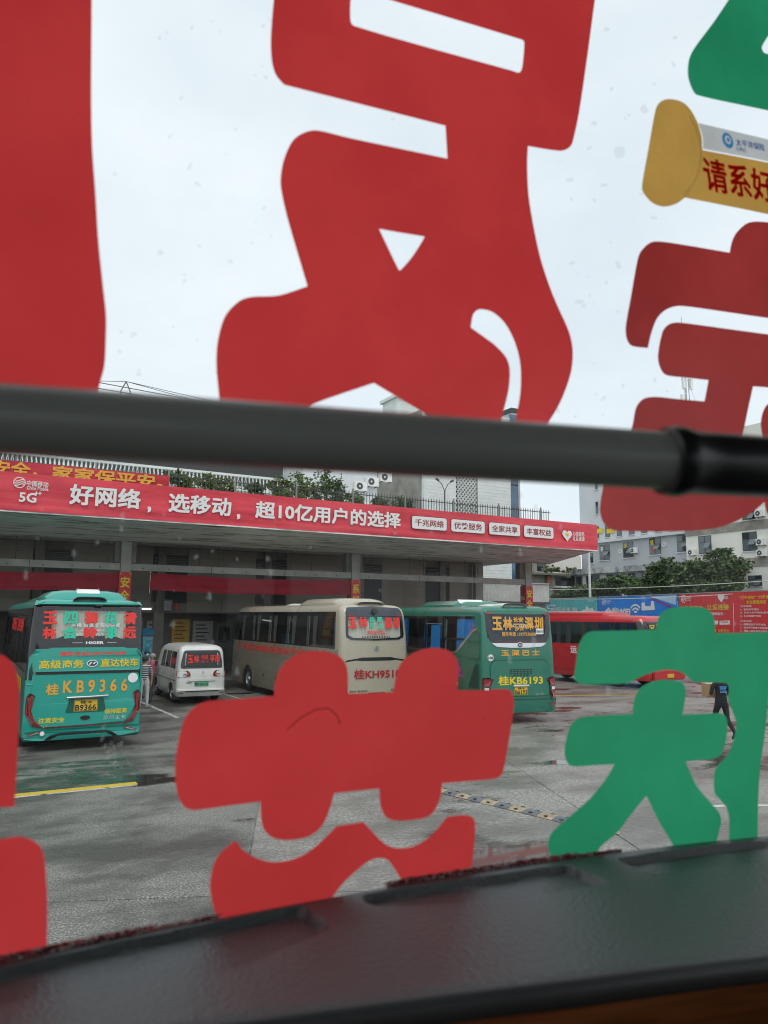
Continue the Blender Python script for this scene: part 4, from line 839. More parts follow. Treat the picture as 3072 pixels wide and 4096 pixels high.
for c_, x0, x1, z0, z1 in (('玉', -.90, -.56, 2.74, 3.14), ('林', -.53, -.20, 2.74, 3.14), ('深', .23, .52, 2.76, 3.14), ('圳', .56, .87, 2.76, 3.14), ('长安', -.18, .18, 2.98, 3.13), ('沙井', -.14, .2, 2.72, 2.86)): text(b3, c_, 'vinyl_orange', q, x0, x1, z0, z1, .03)
panel('dash_mark', 'vinyl_orange', b3, q, rrect(-.17, .2, 2.9, 2.935, .01), th=.002)
text(b3, '随车电话 13977576098', 'vinyl_orange', q, -.58, .6, 2.56, 2.69, .02); tg = panel('window_sticker', 'vinyl_white', b3, R3(.024), rrect(.6, .86, 2.62, 2.79, .01), th=.002); text(tg, '桂KB6193', 'deep_green_dark', R3(.027), .62, .84, 2.66, 2.75, .02); text(b3, '400 8866', 'vinyl_white', R3(-.002), -.45, .55, 2.82, 2.92, .01)
text(b3, '玉 深 巴 士', 'vinyl_orange', R3(.008), -.62, .7, 1.98, 2.16, .026, jit=.004)
rs = panel('speed_sticker', 'vinyl_white', b3, R3(.006), circle(-.98, 1.93, .115, 24), th=.002); panel('sticker_ring', 'black', rs, R3(.009), circle(-.98, 1.93, .112, 24), [circle(-.98, 1.93, .1, 24)], .002); text(rs, '100', 'black', R3(.01), -1.06, -.9, 1.885, 1.965, .03)
panel('hatch_gap', 'deep_green_dark', b3, R3(.004), fillet([(-1.02, .78), (1.02, .78), (1.02, 1.72), (.88, 1.87), (-.88, 1.87), (-1.02, 1.72)], .08), th=.006); panel('engine_hatch', 'deep_green', b3, R3(.012), fillet([(-1.0, .8), (1.0, .8), (1.0, 1.7), (.86, 1.84), (-.86, 1.84), (-1.0, 1.7)], .08), th=.024)
for r_ in range(4):
    for c_ in range(7-(r_//3)*2):
        x = -.36+c_*.115+(r_//3)*.11; panel('vent_slot', 'black', b3, R3(.026), rrect(x, x+.085, 1.56-r_*.055, 1.59-r_*.055, .01), th=.004)
text(b3, '桂KB6193', 'vinyl_yellow', R3(.027), -.75, .78, 1.12, 1.40, .02)
MB().tube([(-.24, -.02, 1.1), (.28, -.02, 1.1)], .03, 8).build('light_bar', 'pale', b3, 50); plate(b3, lambda o: R3(o+.016), .02, .955, .46, .24, '桂·K', 'B6193'); text(b3, '金旅', 'mid_grey', R3(.027), .5, .82, .8, .88, .008)
for sg in (-1, 1):
    tl = panel('tail_light', 'tail_dark', b3, R3(.02), fillet([(sg*.9, 1.3), (sg*1.1, 1.36), (sg*1.24, 1.34), (sg*1.25, .9), (sg*1.12, .66), (sg*1.04, .74), (sg*1.02, 1.12)], .03), th=.05)
    panel('light_block', 'tail_red', tl, R3(.05), fillet([(sg*.99, 1.26), (sg*1.1, 1.32), (sg*1.22, 1.3), (sg*1.22, 1.12), (sg*1.06, 1.1)], .02), th=.01); panel('light_block', 'vinyl_white', tl, R3(.05), fillet([(sg*1.08, 1.06), (sg*1.2, 1.06), (sg*1.2, .98), (sg*1.08, .98)], .01), th=.01); panel('light_block', 'tail_red', tl, R3(.05), fillet([(sg*1.08, .95), (sg*1.2, .95), (sg*1.18, .8), (sg*1.1, .75)], .01), th=.01)
bp_ = panel('bumper', 'deep_green', b3, R3(.03), fillet([(-1.25, .32), (1.25, .32), (1.25, .72), (-1.25, .72)], .05), th=.08); panel('reflector', 'tail_red', bp_, R3(.075), rrect(.98, 1.16, .52, .58, .01), th=.01); panel('reflector', 'tail_red', bp_, R3(.075), rrect(-1.16, -.98, .52, .58, .01), th=.01)
B3.curtain(lf(0), 'curtain_blue', -1.85, -.55, 2.0, 3.05, .08, .02, 0, .045); B3.curtain(lf(0), 'curtain_blue', -3.85, -3.05, 2.0, 2.85, .09, .015, 0, .045); B3.curtain(lf(0), 'curtain_blue', -4.5, -4.28, 2.05, 3.05); B3.curtain(lf(0), 'curtain_blue', -6.6, -6.0, 2.05, 3.05)
panel('window_trim', 'chrome', b3, lf(.012), fillet([(-9.6, 1.94), (-2.0, 1.94), (-1.7, 2.0), (-.62, 2.68), (-.4, 2.72), (-.4, 2.78), (-.62, 2.76), (-1.85, 2.04), (-9.6, 2.0)], .03), th=.014)
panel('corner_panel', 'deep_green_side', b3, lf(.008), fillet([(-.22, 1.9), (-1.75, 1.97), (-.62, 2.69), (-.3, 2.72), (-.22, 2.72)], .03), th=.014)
for y in (2.78, 4.18): panel('window_bar', 'black_gloss', b3, lf(.008), rrect(-y-.06, -y+.06, 1.99, 3.16, .01), th=.01)
panel('window_rail', 'black', b3, lf(.006), rrect(-2.7, -1.0, 2.40, 2.46, .005), th=.01); panel('door_rail', 'mid_grey', b3, lf(.014), rrect(-4.12, -2.84, 2.88, 2.90, .004), th=.008); panel('window_pillar', 'galv', b3, lf(-.03), rrect(-2.66, -2.56, 2.02, 3.05, .01), th=.02)
vent = panel('side_vent', 'deep_green_dark', b3, lf(.01), fillet([(-.95, 1.0), (-.25, 1.0), (-.25, 1.75), (-.45, 1.75)], .04), th=.012)
for k in range(10): z = 1.05+k*.066; panel('vent_slat', 'black', vent, lf(.02), rrect(-.86+k*.045, -.3, z, z+.03, .005), th=.006)
gr = panel('engine_grille', 'deep_green_dark', b3, lf(.006), rrect(-2.2, -.45, .42, .92, .03), th=.01)
for k in range(24): panel('grille_bar', 'deep_green', gr, lf(.016), rrect(-2.17+k*.07, -2.135+k*.07, .44, .9, .005), th=.01)
for z in (.97, 1.88): panel('seam', 'deep_green_dark', b3, lf(.002), rrect(-9.6, -.2, z-.006, z+.006, .002), th=.003)
for y in (2.75, 4.15, .2): panel('seam', 'deep_green_dark', b3, lf(.002), rrect(-y-.006, -y+.006, .45, 1.96, .002), th=.003)
panel('flower_print', 'purple', b3, lf(.005), fillet([(-3.0, 1.3), (-2.2, 1.38), (-1.7, 1.5), (-1.5, 1.7), (-2.2, 1.75), (-3.2, 1.62)], .1), th=.003); panel('flower_print', 'magenta', b3, lf(.008), fillet([(-2.4, 1.3), (-1.05, 1.28), (-1.5, 1.38), (-1.35, 1.55), (-1.6, 1.62), (-2.0, 1.55), (-1.8, 1.4)], .06), th=.003); panel('flower_print', 'vinyl_gold', b3, lf(.008), circle(-1.8, 1.06, .2, 14, .04), th=.003)
text(b3, '玉深巴士车', 'vinyl_orange', lf(.008), -9.0, -4.35, 1.42, 1.8, .02)
pu = pod(b3, 'deep_green', .95, 2.3, 5.6, 3.44, .24); pod(b3, 'pale', .5, .9, 1.9, 3.45, .09, 'roof_hatch'); pod(b3, 'pale', .45, .3, .7, 3.45, .1, 'roof_hatch')
panel('access_cover', 'vinyl_white', pu, lambda u, v, w: Vector((u, 2.45+(v-3.5)*1.4, v+.09+w)), rrect(-.8, .1, 3.48, 3.60, .01), th=.01)
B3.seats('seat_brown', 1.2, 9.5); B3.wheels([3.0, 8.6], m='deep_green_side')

# ---------------------------------------------------------------- red coach behind
b4 = thing('coach', 'red coach with white side characters and gold stars parked by the hoarding', 'coach', (26.96, 32.54, 0), R(-172), 'coaches parked at the station')
hw4, L4 = 1.24, 8.5
WY4 = [.4, 1.9, 1.95, 3.5, 3.55, 5.1, 5.15, 6.7, 6.75, 7.9]
op = [('R', WY4[k], WY4[k+1], 1.9, 2.95) for k in range(0, 10, 2)]+[('L', WY4[k], WY4[k+1], 1.9, 2.95) for k in range(0, 10, 2)]
lv4 = [(.35, .03, .03, -.02), (.45, 0, 0, -.08), (.8, 0, 0, -.1), (1.1, 0, 0, 0), (1.85, 0, .02, .06), (1.9, .005, .02, .07), (2.95, .055, .10, .35), (3.0, .06, .11, .4), (3.1, .09, .14, .42), (3.2, .17, .2, .5), (3.26, .3, .36, .7)]
B4 = Bus(b4, hw4, L4, lv4, .15, .42, WY4, WY4, [], [1.9, 6.6], 0.46)
def mf4(t, x, y, z):
    if t in 'LR' and 1.9 < z < 2.95 and y > .4: return 1
    if t in 'FC' and y > L4-.5 and 1.3 < z < 3.05: return 1
    return 0
B4.body(['red_bus', 'black_gloss'], op, mf4, ['side_window']*10, 'glass_tint')
rt = B4.right
for k in range(5):
    a_, c_ = WY4[2*k], WY4[2*k+1]; B4.curtain(rt(0), 'curtain_grey', a_+.08, a_+.5, 1.85, 2.9, taper=.3); B4.curtain(rt(0), 'curtain_grey', c_-.45, c_-.1, 1.85, 2.9, taper=.3)
text(b4, '运', 'vinyl_white', rt(.006), 4.05, 4.45, 1.42, 1.78, .02); text(b4, '美', 'vinyl_white', rt(.006), 5.15, 5.55, 1.42, 1.78, .02); text(b4, '集', 'vinyl_white', rt(.006), 6.2, 6.6, 1.42, 1.78, .02)
def star(cx, cy, r): return [(cx+(r if i % 2 == 0 else r*.4)*math.sin(math.pi*i/5), cy+(r if i % 2 == 0 else r*.4)*math.cos(math.pi*i/5)) for i in range(10)]
for x, r_ in ((4.85, .22), (5.5, .18), (6.1, .15)): panel('star', 'vinyl_gold', b4, rt(.006), star(x, .85, r_), th=.003)
for z in (.62, 1.2): panel('seam', 'red_dark', b4, rt(.002), rrect(.3, 7.6, z-.008, z+.008, .002), th=.003)
pod(b4, 'red_bus', .95, 1.6, 6.2, 3.24, .22); B4.seats('seat_brown', .9, 7); B4.wheels([1.9, 6.6], .46, m='red_bus')
ff = lambda off: (lambda u, v, w: Vector((-u, L4-B4.lev(v)[2]+off+w, v)))
panel('destination_board', 'black', b4, ff(.01), rrect(-.85, .85, 2.62, 2.92, .03), th=.01); text(b4, 'G7 玉林', 'vinyl_yellow', ff(.02), -.8, .4, 2.66, 2.88, .015)
panel('front_bumper', 'red_bus', b4, ff(.03), fillet([(-1.18, .36), (1.18, .36), (1.2, .85), (-1.2, .85)], .1), th=.12); panel('number_plate', 'plate_yellow', b4, ff(.1), rrect(-.25, .25, .5, .66, .02), th=.02)
for sg in (-1, 1): panel('headlight', 'chrome', b4, ff(.02), fillet([(sg*.65, .95), (sg*1.1, 1.0), (sg*1.12, 1.25), (sg*.75, 1.12)], .04), th=.04)
pod(b4, 'black', .14, L4-.05, L4+.15, 2.1, .5, 'mirror').location = (1.42, .1, 0); MB().tube([(1.1, L4-.3, 2.75), (1.42, L4+.15, 2.6)], .03, 6).build('mirror_arm', 'black', b4)

# ---------------------------------------------------------------- white van
vn = thing('van', 'white minivan with red window characters parked between the green and beige coaches', 'van', (7.6, 27.0, 0), R(-1))
hv, LV = .87, 4.6
WV = [.42, 1.3, 1.4, 2.3, 2.5, 3.3]
op = [('L', .42, 1.3, 1.2, 1.80), ('L', 1.4, 2.3, 1.2, 1.80), ('L', 2.5, 3.3, 1.2, 1.80), ('R', .42, 1.3, 1.2, 1.80), ('R', 1.4, 2.3, 1.2, 1.80), ('R', 2.5, 3.3, 1.2, 1.80), ('B', -.6, .6, 1.26, 1.80)]
lvv = [(.26, .05, .06, .05), (.34, .01, .0, 0), (.5, 0, -.03, 0), (.52, .0, .02, 0), (.9, 0, .02, .05), (1.08, .01, .03, .35), (1.2, .025, .05, .75), (1.26, .03, .06, .85), (1.80, .075, .10, 1.35), (1.88, .10, .13, 1.5), (1.96, .15, .18, 1.65), (2.03, .27, .34, 1.85), (2.06, .45, .6, 2.0)]
BV = Bus(vn, hv, LV, lvv, .14, .25, WV, WV, [-.6, .6], [.95, 3.6], 0.33)
BV.body(['white_van', 'black'], op, lambda t, x, y, z: 0, ['side_window']*6+['rear_window'], 'glass_dark')
RVn = BV.rear
panel('window_surround', 'black_gloss', vn, RVn(.006), fillet([(-.76, 1.23), (.76, 1.23), (.73, 1.5), (.64, 1.86), (-.64, 1.86), (-.73, 1.5)], .1), [fillet([(-.59, 1.3), (.59, 1.3), (.58, 1.78), (-.58, 1.78)], .06)], .01)
q = RVn(.016)
text(vn, '玉', 'vinyl_red', q, -.52, -.32, 1.42, 1.70, .026); text(vn, '林', 'vinyl_red', q, -.30, -.10, 1.42, 1.70, .026); text(vn, '快班', 'vinyl_red', q, -.03, .22, 1.54, 1.70, .02); text(vn, '全程2小时', 'vinyl_red', q, -.05, .24, 1.43, 1.50, .012); text(vn, '平南', 'vinyl_red', q, .28, .64, 1.43, 1.70, .024)
text(vn, '玉林快班平南', 'vinyl_red', BV.left(.006), -1.28, -.46, 1.32, 1.6, .02)
for sg in (-1, 1):
    tl = panel('tail_light', 'tail_red', vn, RVn(.01), fillet([(sg*.40, .95), (sg*.86, .93), (sg*.87, 1.15), (sg*.5, 1.16), (sg*.41, 1.07)], .05), th=.04)
    panel('light_block', 'pale', tl, RVn(.034), rrect(sg*.58-.09, sg*.58+.09, 1.01, 1.065, .02), [rrect(sg*.58-.075, sg*.58+.075, 1.02, 1.055, .015)], .004); panel('light_block', 'tail_dark', tl, RVn(.034), rrect(sg*.58-.07, sg*.58+.07, 1.025, 1.05, .01), th=.004)
panel('seam', 'dark_grey', vn, RVn(.003), rrect(-.86, .86, .88, .90, .003), th=.004); panel('trim', 'white_van', vn, RVn(.02), fillet([(-.46, .79), (.46, .79), (.5, .86), (-.5, .86)], .02), th=.03)
plate(vn, lambda o: RVn(o), 0, .69, .50, .16, '桂K·D61129', '', 'plate_green', True)
panel('bumper', 'white_van', vn, RVn(.03), fillet([(-.86, .28), (.86, .28), (.86, .44), (.7, .47), (-.7, .47), (-.86, .44)], .04), th=.06); panel('bumper_step', 'black', vn, RVn(.062), fillet([(-.6, .43), (.62, .43), (.58, .46), (-.56, .46)], .01), th=.01)
for sg in (-1, 1): panel('reflector', 'tail_dark', vn, RVn(.064), rrect(sg*.72-.08, sg*.72+.08, .36, .39, .01), th=.006)
em = panel('emblem', 'steel', vn, RVn(.008), circle(.05, 1.1, .045, 18), th=.012); text(vn, 'Lingzhi', 'dark_grey', RVn(.008), -.55, -.35, .71, .76, .03, shear=.3)
panel('seam', 'dark_grey', vn, BV.left(.003), rrect(-4.0, -.3, .79, .81, .003), th=.004); MB().tube([(-.92, 3.35, 1.2), (-1.02, 3.4, 1.24)], .02, 6).build('mirror_arm', 'black', vn); pod(vn, 'white_van', .1, 3.34, 3.46, 1.13, .22, 'mirror').location = (-1.02, 0, 0)
BV.wheels([.95, 3.6], .33, .2, m='white_van'); BV.seats('seat_brown', .7, 3.0, .45)
for k in range(5): MB().tube([(-.35+k*.18, .95, 2.03), (-.35+k*.18, 2.4, 2.035)], .01, 5).build('roof_rib', 'white_van', vn)
panel('mud_flap', 'black', vn, lambda u, v, w: Vector((u, .58+w, v)), rrect(-.86, -.62, .12, .34, .02), th=.01)

# ================================================================== SURROUNDINGS
def leaf_cloud(blobs, n, size, seed, flat_=.5):
    """many small two-sided leaf quads spread through ellipsoid blobs"""
    rn = random.Random(seed); s = MB(); tot = sum(b[3]*b[4]*b[5] for b in blobs)
    for bx_, by_, bz_, rx_, ry_, rz_ in blobs:
        k = int(n*rx_*ry_*rz_/tot)
        cl = [(rn.gauss(0, 1), rn.gauss(0, 1), rn.gauss(0, 1)) for _ in range(max(6, k//26))]
        cl = [tuple(c/(math.sqrt(sum(q*q for q in p))+1e-6)*rn.uniform(.35, 1.0) for c in p) for p in cl]
        for i in range(k):
            c = cl[rn.randrange(len(cl))]; g_ = .14
            p = Vector((bx_+rx_*(c[0]+rn.gauss(0, g_)), by_+ry_*(c[1]+rn.gauss(0, g_)), bz_+rz_*(c[2]+rn.gauss(0, g_))))
            a = Vector((rn.gauss(0, 1), rn.gauss(0, 1), rn.gauss(0, .5))).normalized(); b = a.cross(Vector((rn.gauss(0, 1), rn.gauss(0, 1), rn.gauss(0, 1)))).normalized()
            l = size*rn.uniform(.6, 1.35); w = l*flat_
            s.add([p-a*l*.5, p+b*w*.5, p+a*l*.5, p-b*w*.5], [(0, 1, 2, 3)], rn.choice((0, 0, 0, 1, 1, 2, 2)))
    return s
def tree(label, x, y, z0, blobs, n, size, seed, mats=('leaf_a', 'leaf_b', 'leaf_d'), cat='tree', name='tree', group=None, trunk=.14):
    t = thing(name, label, cat, (x, y, z0), 0, group); rn = random.Random(seed)
    tr = MB(); top = max(b[2] for b in blobs)
    tr.tube([(0, 0, 0), (.05, .03, top*.35), (-.04, .05, top*.7)], [trunk, trunk*.75, trunk*.4], 8)
    for b in blobs: tr.tube([(0.02, .03, top*.3), ((b[0])*.5, b[1]*.5, (top*.3+b[2])*.55), (b[0], b[1], b[2])], [trunk*.5, trunk*.35, trunk*.12], 6)
    tr.build('trunk', 'bark', t, 60)
    leaf_cloud(blobs, n, size, seed).build('crown', list(mats), t, fix=False); return t
# ---- hoarding along the yard edge
H = [Vector((*onz(x, y, 4.8).xy, 0)) for x, y in ((2142, 2400), (2388, 2389), (2712, 2377), (3072, 2362))]
H[0] = H[0]+(H[0]-H[1]).normalized()*5; H[3] = H[3]+(H[3]-H[2]).normalized()*9
specs = [('teal', 'teal blue printed hoarding panel behind the red coach roof', 8), ('sign_blue', 'bright blue printed hoarding panel advertising wireless internet', 8), ('hoarding_red', 'red printed hoarding panel with yellow and white safety rules', 14)]
HF = []
for k in range(3):
    a, b = H[k], H[k+1]; r_ = (b-a).normalized(); Ln = (b-a).length; nn = r_.cross(Vector((0, 0, 1)))
    hb = thing('hoarding', specs[k][1], 'hoarding', tuple(a), 0, 'printed hoardings along the yard edge'); hb.location = (0, 0, 0)
    fn = plane_fn(a, r_, (0, 0, 1)); nps = specs[k][2]
    for q in range(nps): panel('board', specs[k][0], hb, plane_fn(a, r_, (0, 0, 1), random.uniform(-.012, .012)), [(.1+(Ln-.2)*q/nps+.012, .25), (.1+(Ln-.2)*(q+1)/nps-.012, .25), (.1+(Ln-.2)*(q+1)/nps-.012, 4.78), (.1+(Ln-.2)*q/nps+.012, 4.78)], th=.03)
    for q in range(nps//2+1):
        p = a+r_*(.1+(Ln-.2)*q*2/nps)-nn*.12; MB().tube([p, p+Vector((0, 0, 4.7))], .05, 6).build('post', 'steel', hb)
    MB().obox(a+r_*Ln/2+Vector((0, 0, 4.82)), r_*(Ln/2-.08), nn*.04, (0, 0, .025)).build('top_rail', 'galv', hb)
    HF.append((hb, a, r_, nn))
def hu(k, px, py):
    hb, a, r_, nn = HF[k]; p = onplane(px, py, a, nn); return (p-a).dot(r_), p.z
def htext(k, body, m, xa, ya, xb, yb, bold=.015, off=.03, **kw):
    u0, v1 = hu(k, xa, ya); v0 = hu(k, xa, yb)[1]; u1 = hu(k, xb, ya)[0]; hb, a, r_, nn = HF[k]
    return text(hb, body, m, plane_fn(a, r_, (0, 0, 1), off), u0, u1, v0, v1, bold, **kw)
def hpanel(k, m, pts, off=.024, th=.008, name='print'):
    hb, a, r_, nn = HF[k]; return panel(name, m, hb, plane_fn(a, r_, (0, 0, 1), off), [hu(k, *p) for p in pts], th=th)
htext(0, '血压计礼包', 'vinyl_white', 2205, 2430, 2312, 2452, .02); hpanel(0, 'vinyl_white', fillet([(2189, 2424), (2222, 2418), (2222, 2430), (2214, 2436), (2189, 2437)], 3)); htext(0, '办理即送', 'sign_blue', 2193, 2424, 2219, 2433, .02, .034)
hpanel(0, 'vinyl_white', [(2322, 2450), (2332, 2438), (2340, 2440), (2348, 2422), (2356, 2436), (2372, 2430), (2374, 2442), (2386, 2444), (2384, 2470), (2322, 2470)]); htext(0, '移动爱家', 'vinyl_white', 2352, 2401, 2375, 2409, .01)
wl = hu(0, 2154, 2412); wave_logo(HF[0][0], wl[0], wl[1], .22, 0, 'vinyl_white', plane_fn(HF[0][1], HF[0][2], (0, 0, 1), .03))
for k_, (x, y) in ((1, (2416, 2408)), (2, (2736, 2396))):
    wl = hu(k_, x, y); wave_logo(HF[k_][0], wl[0], wl[1], .26, 0, 'vinyl_white', plane_fn(HF[k_][1], HF[k_][2], (0, 0, 1), .03)); htext(k_, '中国移动', 'vinyl_white', x+11, y-6, x+28, y+1, .01); htext(k_, 'China Mobile', 'vinyl_white', x+11, y+3, x+28, y+7, .01)
htext(1, '全光WiFi', 'vinyl_white', 2420, 2430, 2521, 2462, .035, shear=.15); htext(1, '每月只要0元', 'vinyl_white', 2480, 2464, 2640, 2486, .03)
u_, v_ = hu(1, 2543, 2438)
for r_ in (.75, .5, .26):
    arc = [(u_+r_*math.cos(q), v_-.35+r_*math.sin(q)) for q in [R(40)+R(100)*i/10 for i in range(11)]]; arc2 = [(u_+(r_-.13)*math.cos(q), v_-.35+(r_-.13)*math.sin(q)) for q in [R(140)-R(100)*i/10 for i in range(11)]]
    panel('wireless_mark', 'vinyl_white', HF[1][0], plane_fn(HF[1][1], HF[1][2], (0, 0, 1), .03), arc+arc2, th=.006)
hpanel(1, 'vinyl_white', fillet([(2567, 2412), (2578, 2408), (2582, 2424), (2604, 2424), (2606, 2404), (2616, 2404), (2621, 2440), (2568, 2442)], 3), name='router_print')
hpanel(1, 'hoarding_pale', [(2600, 2386), (2705, 2381), (2705, 2420)], .02); hpanel(1, 'purple', [(2588, 2388), (2604, 2387), (2705, 2432), (2705, 2446)], .022)
htext(2, '心级服务', 'vinyl_gold', 2742, 2424, 2814, 2440, .02); htext(2, '让爱连接', 'vinyl_gold', 2829, 2418, 2917, 2440, .022); htext(2, '前进的动力', 'vinyl_white', 2835, 2449, 2894, 2461, .018)
u_, v_ = hu(2, 2886, 2391); panel('heart', 'vinyl_white', HF[2][0], plane_fn(HF[2][1], HF[2][2], (0, 0, 1), .03), heart(u_, v_, .3), th=.006); htext(2, '心级服务\n让爱连接', 'vinyl_white', 2897, 2384, 2914, 2397, .01)
hpanel(2, 'vinyl_white', [(2934, 2412), (2935, 2412), (2938, 2545), (2937, 2545)]); htext(2, '开店  公司开业', 'vinyl_gold', 2846, 2515, 2917, 2529, .018)
for xa in (2833, 2880): hpanel(2, 'vinyl_white', [(xa, 2483), (xa+40, 2482), (xa+40, 2498), (xa, 2499)])
htext(2, '生活权益', 'hoarding_red', 2884, 2484, 2915, 2492, .01, .036)
htext(2, '“三不进站” “六不出站”', 'vinyl_yellow', 2958, 2384, 3100, 2398, .014); htext(2, '安全管理规定', 'vinyl_yellow', 2987, 2402, 3066, 2416, .012)
for body, y in (('三不进站:', 2421), ('1、危险品不进站', 2434), ('2、无关人员不进站(发车区)', 2447), ('3、无关车辆不进站', 2460), ('六不出站:', 2480), ('1、超载营运客车不出站', 2493), ('2、安全例行检查不合格营运客车不出站', 2506), ('3、驾乘人员未系安全带不出站', 2519), ('4、证件不齐全不出站', 2532)):
    htext(2, body, 'vinyl_white', 2963, y, 2963+9.2*len(body), y+8, .012)
# ---- building helpers on planes facing the yard
def win(parent, fn, u0, u1, v0, v1, cols=2, split=.38, m='window_mid', fr='frame_dark', sash=True, seed=0):
    rn = random.Random(seed+int(u0*31)); w = panel('window', fr, parent, lambda a, b, c: fn(a, b, c+.015), [(u0, v0), (u1, v0), (u1, v1), (u0, v1)], th=.03)
    vs_ = v1-(v1-v0)*split
    for q in range(cols):
        a, b = u0+(u1-u0)*q/cols+.05, u0+(u1-u0)*(q+1)/cols-.05
        for c, d in ((v0+.05, vs_-.03), (vs_+.03, v1-.05)): panel('pane', m if rn.random() < .7 else 'window_dark', w, lambda a_, b_, c_: fn(a_, b_, c_+.034), [(a, c), (b, c), (b, d), (a, d)], th=.006)
    if sash:
        a, b = u0+(u1-u0)/2+.04, u1-.04; c = vs_-.05
        s = MB(); P = [fn(a, c, .05), fn(b, c, .05), fn(b, c-.5, .42), fn(a, c-.5, .42)]; s.add(P+[p+Vector((0, 0, .04)) for p in P], [(0, 1, 2, 3), (4, 5, 6, 7), (0, 1, 5, 4), (1, 2, 6, 5), (2, 3, 7, 6), (3, 0, 4, 7)]); s.build('opened_sash', 'window_mid', w)
    box_ = [(u0-.08, v0-.1), (u1+.08, v0-.1), (u1+.08, v0-.02), (u0-.08, v0-.02)]; panel('sill', 'render_pale', w, lambda a, b, c: fn(a, b, c+.06), box_, th=.12); return w
def aircon(label, o, fn_right, out):
    """outdoor unit; o: centre, fn_right: viewer's right, out: away from wall"""
    o, r_, n_ = Vector(o), Vector(fn_right), Vector(out); u = Vector((0, 0, 1)); a = thing('air_conditioner', label, 'air conditioner', tuple(o), 0, 'air conditioners on the house walls')
    MB().obox(n_*.2, r_*.42, n_*.15, u*.29).build('case', 'white', a)
    f = plane_fn(n_*.352, r_, u); panel('fan_ring', 'mid_grey', a, f, circle(-.12, 0, .23, 20), th=.01); fg = panel('fan_grille', 'dark_grey', a, plane_fn(n_*.362, r_, u), circle(-.12, 0, .2, 20), [circle(-.12, 0, .07, 12)], .006); panel('fan_hub', 'white', a, plane_fn(n_*.366, r_, u), circle(-.12, 0, .06, 12), th=.01)
    MB().obox(n_*.2-u*.32-r_*.3, r_*.02, n_*.22, u*.02).build('bracket', 'dark_grey', a); MB().obox(n_*.2-u*.32+r_*.3, r_*.02, n_*.22, u*.02).build('bracket', 'dark_grey', a); return a
# ---- right: pale office block (grey wing, cream wing, stained podium)
XB = 61.5
def ru(px, py, X=XB): p = onx(px, py, X); return -p.y, p.z
rb = thing('office_block', 'pale grey office block with rows of windows and a stained rounded podium', 'building', (XB, 55, 0)); rb.location = (0, 0, 0)
fb = plane_fn((XB, 0, 0), (0, -1, 0), (0, 0, 1))
uL, uM = ru(2326, 2200)[0], ru(2759, 2200)[0]
zc = ru(2600, 2146)[1]
box('wall', 'render_grey', rb, XB, XB+14, -uM, -uL, 0, zc); box('upper_wall', 'render_pale', rb, XB-.12, XB+14, -uM, -uL, zc, 20.6); MB().box(XB-.32, XB-.125, -uM+.05, -uL, zc-.12, zc+.14).build('cornice', 'render_pale', rb)
for (xa, xb_, ya, yb) in ((2398, 2440, 2182, 2242), (2492, 2535, 2171, 2232), (2597, 2645, 2155, 2220), (2707, 2757, 2143, 2209)):
    u0_, v1_ = ru(xa, ya); u1_, v0_ = ru(xb_, yb)[0], ru(xa, yb)[1]; win(rb, fb, u0_, u1_, v0_, v1_, 2)
u0_, v1_ = ru(2359, 2213); win(rb, fb, u0_, ru(2372, 2213)[0], ru(2359, 2253)[1], v1_, 1, sash=False)
for (xa, xb_) in ((2425, 2443), (2472, 2491), (2520, 2542), (2570, 2594), (2390, 2400), (2625, 2650), (2680, 2710)):
    for fl in range(3):
        u0_, v0_ = ru(xa, 2150)[0], zc+.42+fl*2.8; win(rb, plane_fn((XB-.12, 0, 0), (0, -1, 0), (0, 0, 1)), u0_, ru(xb_, 2150)[0], v0_, v0_+1.35, 1, sash=False, seed=fl)
for body, x, y, m_ in (('喜', 2409, 2196, 'vinyl_white'), ('来', 2504, 2183, 'vinyl_yellow'), ('健', 2609, 2170, 'vinyl_yellow'), ('健', 2612, 2198, 'vinyl_red')):
    u_, v_ = ru(x, y); text(rb, body, m_, plane_fn((XB-.06, 0, 0), (0, -1, 0), (0, 0, 1)), u_-.22, u_+.22, v_-.26, v_+.26, .01)
for x, y in ((2481, 2205), (2657, 2178)):
    u_, v_ = ru(x, y); panel('round_vent', 'white', rb, plane_fn((XB-.02, 0, 0), (0, -1, 0), (0, 0, 1)), circle(u_, v_, .24, 18), [circle(u_, v_, .14, 14)], .08)
for xa in (2388, 2432):
    u_, v_ = ru(xa, 2128); panel('window_banner', 'vinyl_yellow', rb, plane_fn((XB-.2, 0, 0), (0, -1, 0), (0, 0, 1)), [(u_, v_-.2), (u_+1.1, v_-.2), (u_+1.1, v_+.3), (u_, v_+.3)], th=.02)
# cream wing
cwb = thing('cream_block', 'cream rendered block with dark windows and wall mounted air conditioners', 'building', (XB, 45, 0)); cwb.location = (0, 0, 0)
uE = ru(3072, 2200)[0]+9
box('wall', 'render_cream', cwb, XB-.5, XB+14, -uE, -uM-.01, 0, 20.6)
fc = plane_fn((XB-.5, 0, 0), (0, -1, 0), (0, 0, 1))
for y in (2248, 2098): zz = onx(3030, y, XB-.5).z; box('band', 'mid_grey' if 0 else 'old_wall', cwb, XB-.56, XB-.505, -uE, -uM-.01, zz-.4, zz+.4)
def cu(px, py): p = onx(px, py, XB-.5); return -p.y, p.z
for (xa, xb_, ya, yb) in ((2793, 2848, 2146, 2217), (2968, 3031, 2131, 2206), (2992, 3050, 2303, 2346), (2968, 3022, 2040, 2082), (3085, 3150, 2115, 2195), (2800, 2850, 2010, 2075)):
    u0_, v1_ = cu(xa, ya); u1_, v0_ = cu(xb_, yb)[0], cu(xa, yb)[1]; win(cwb, fc, u0_, u1_, v0_, v1_, 2)
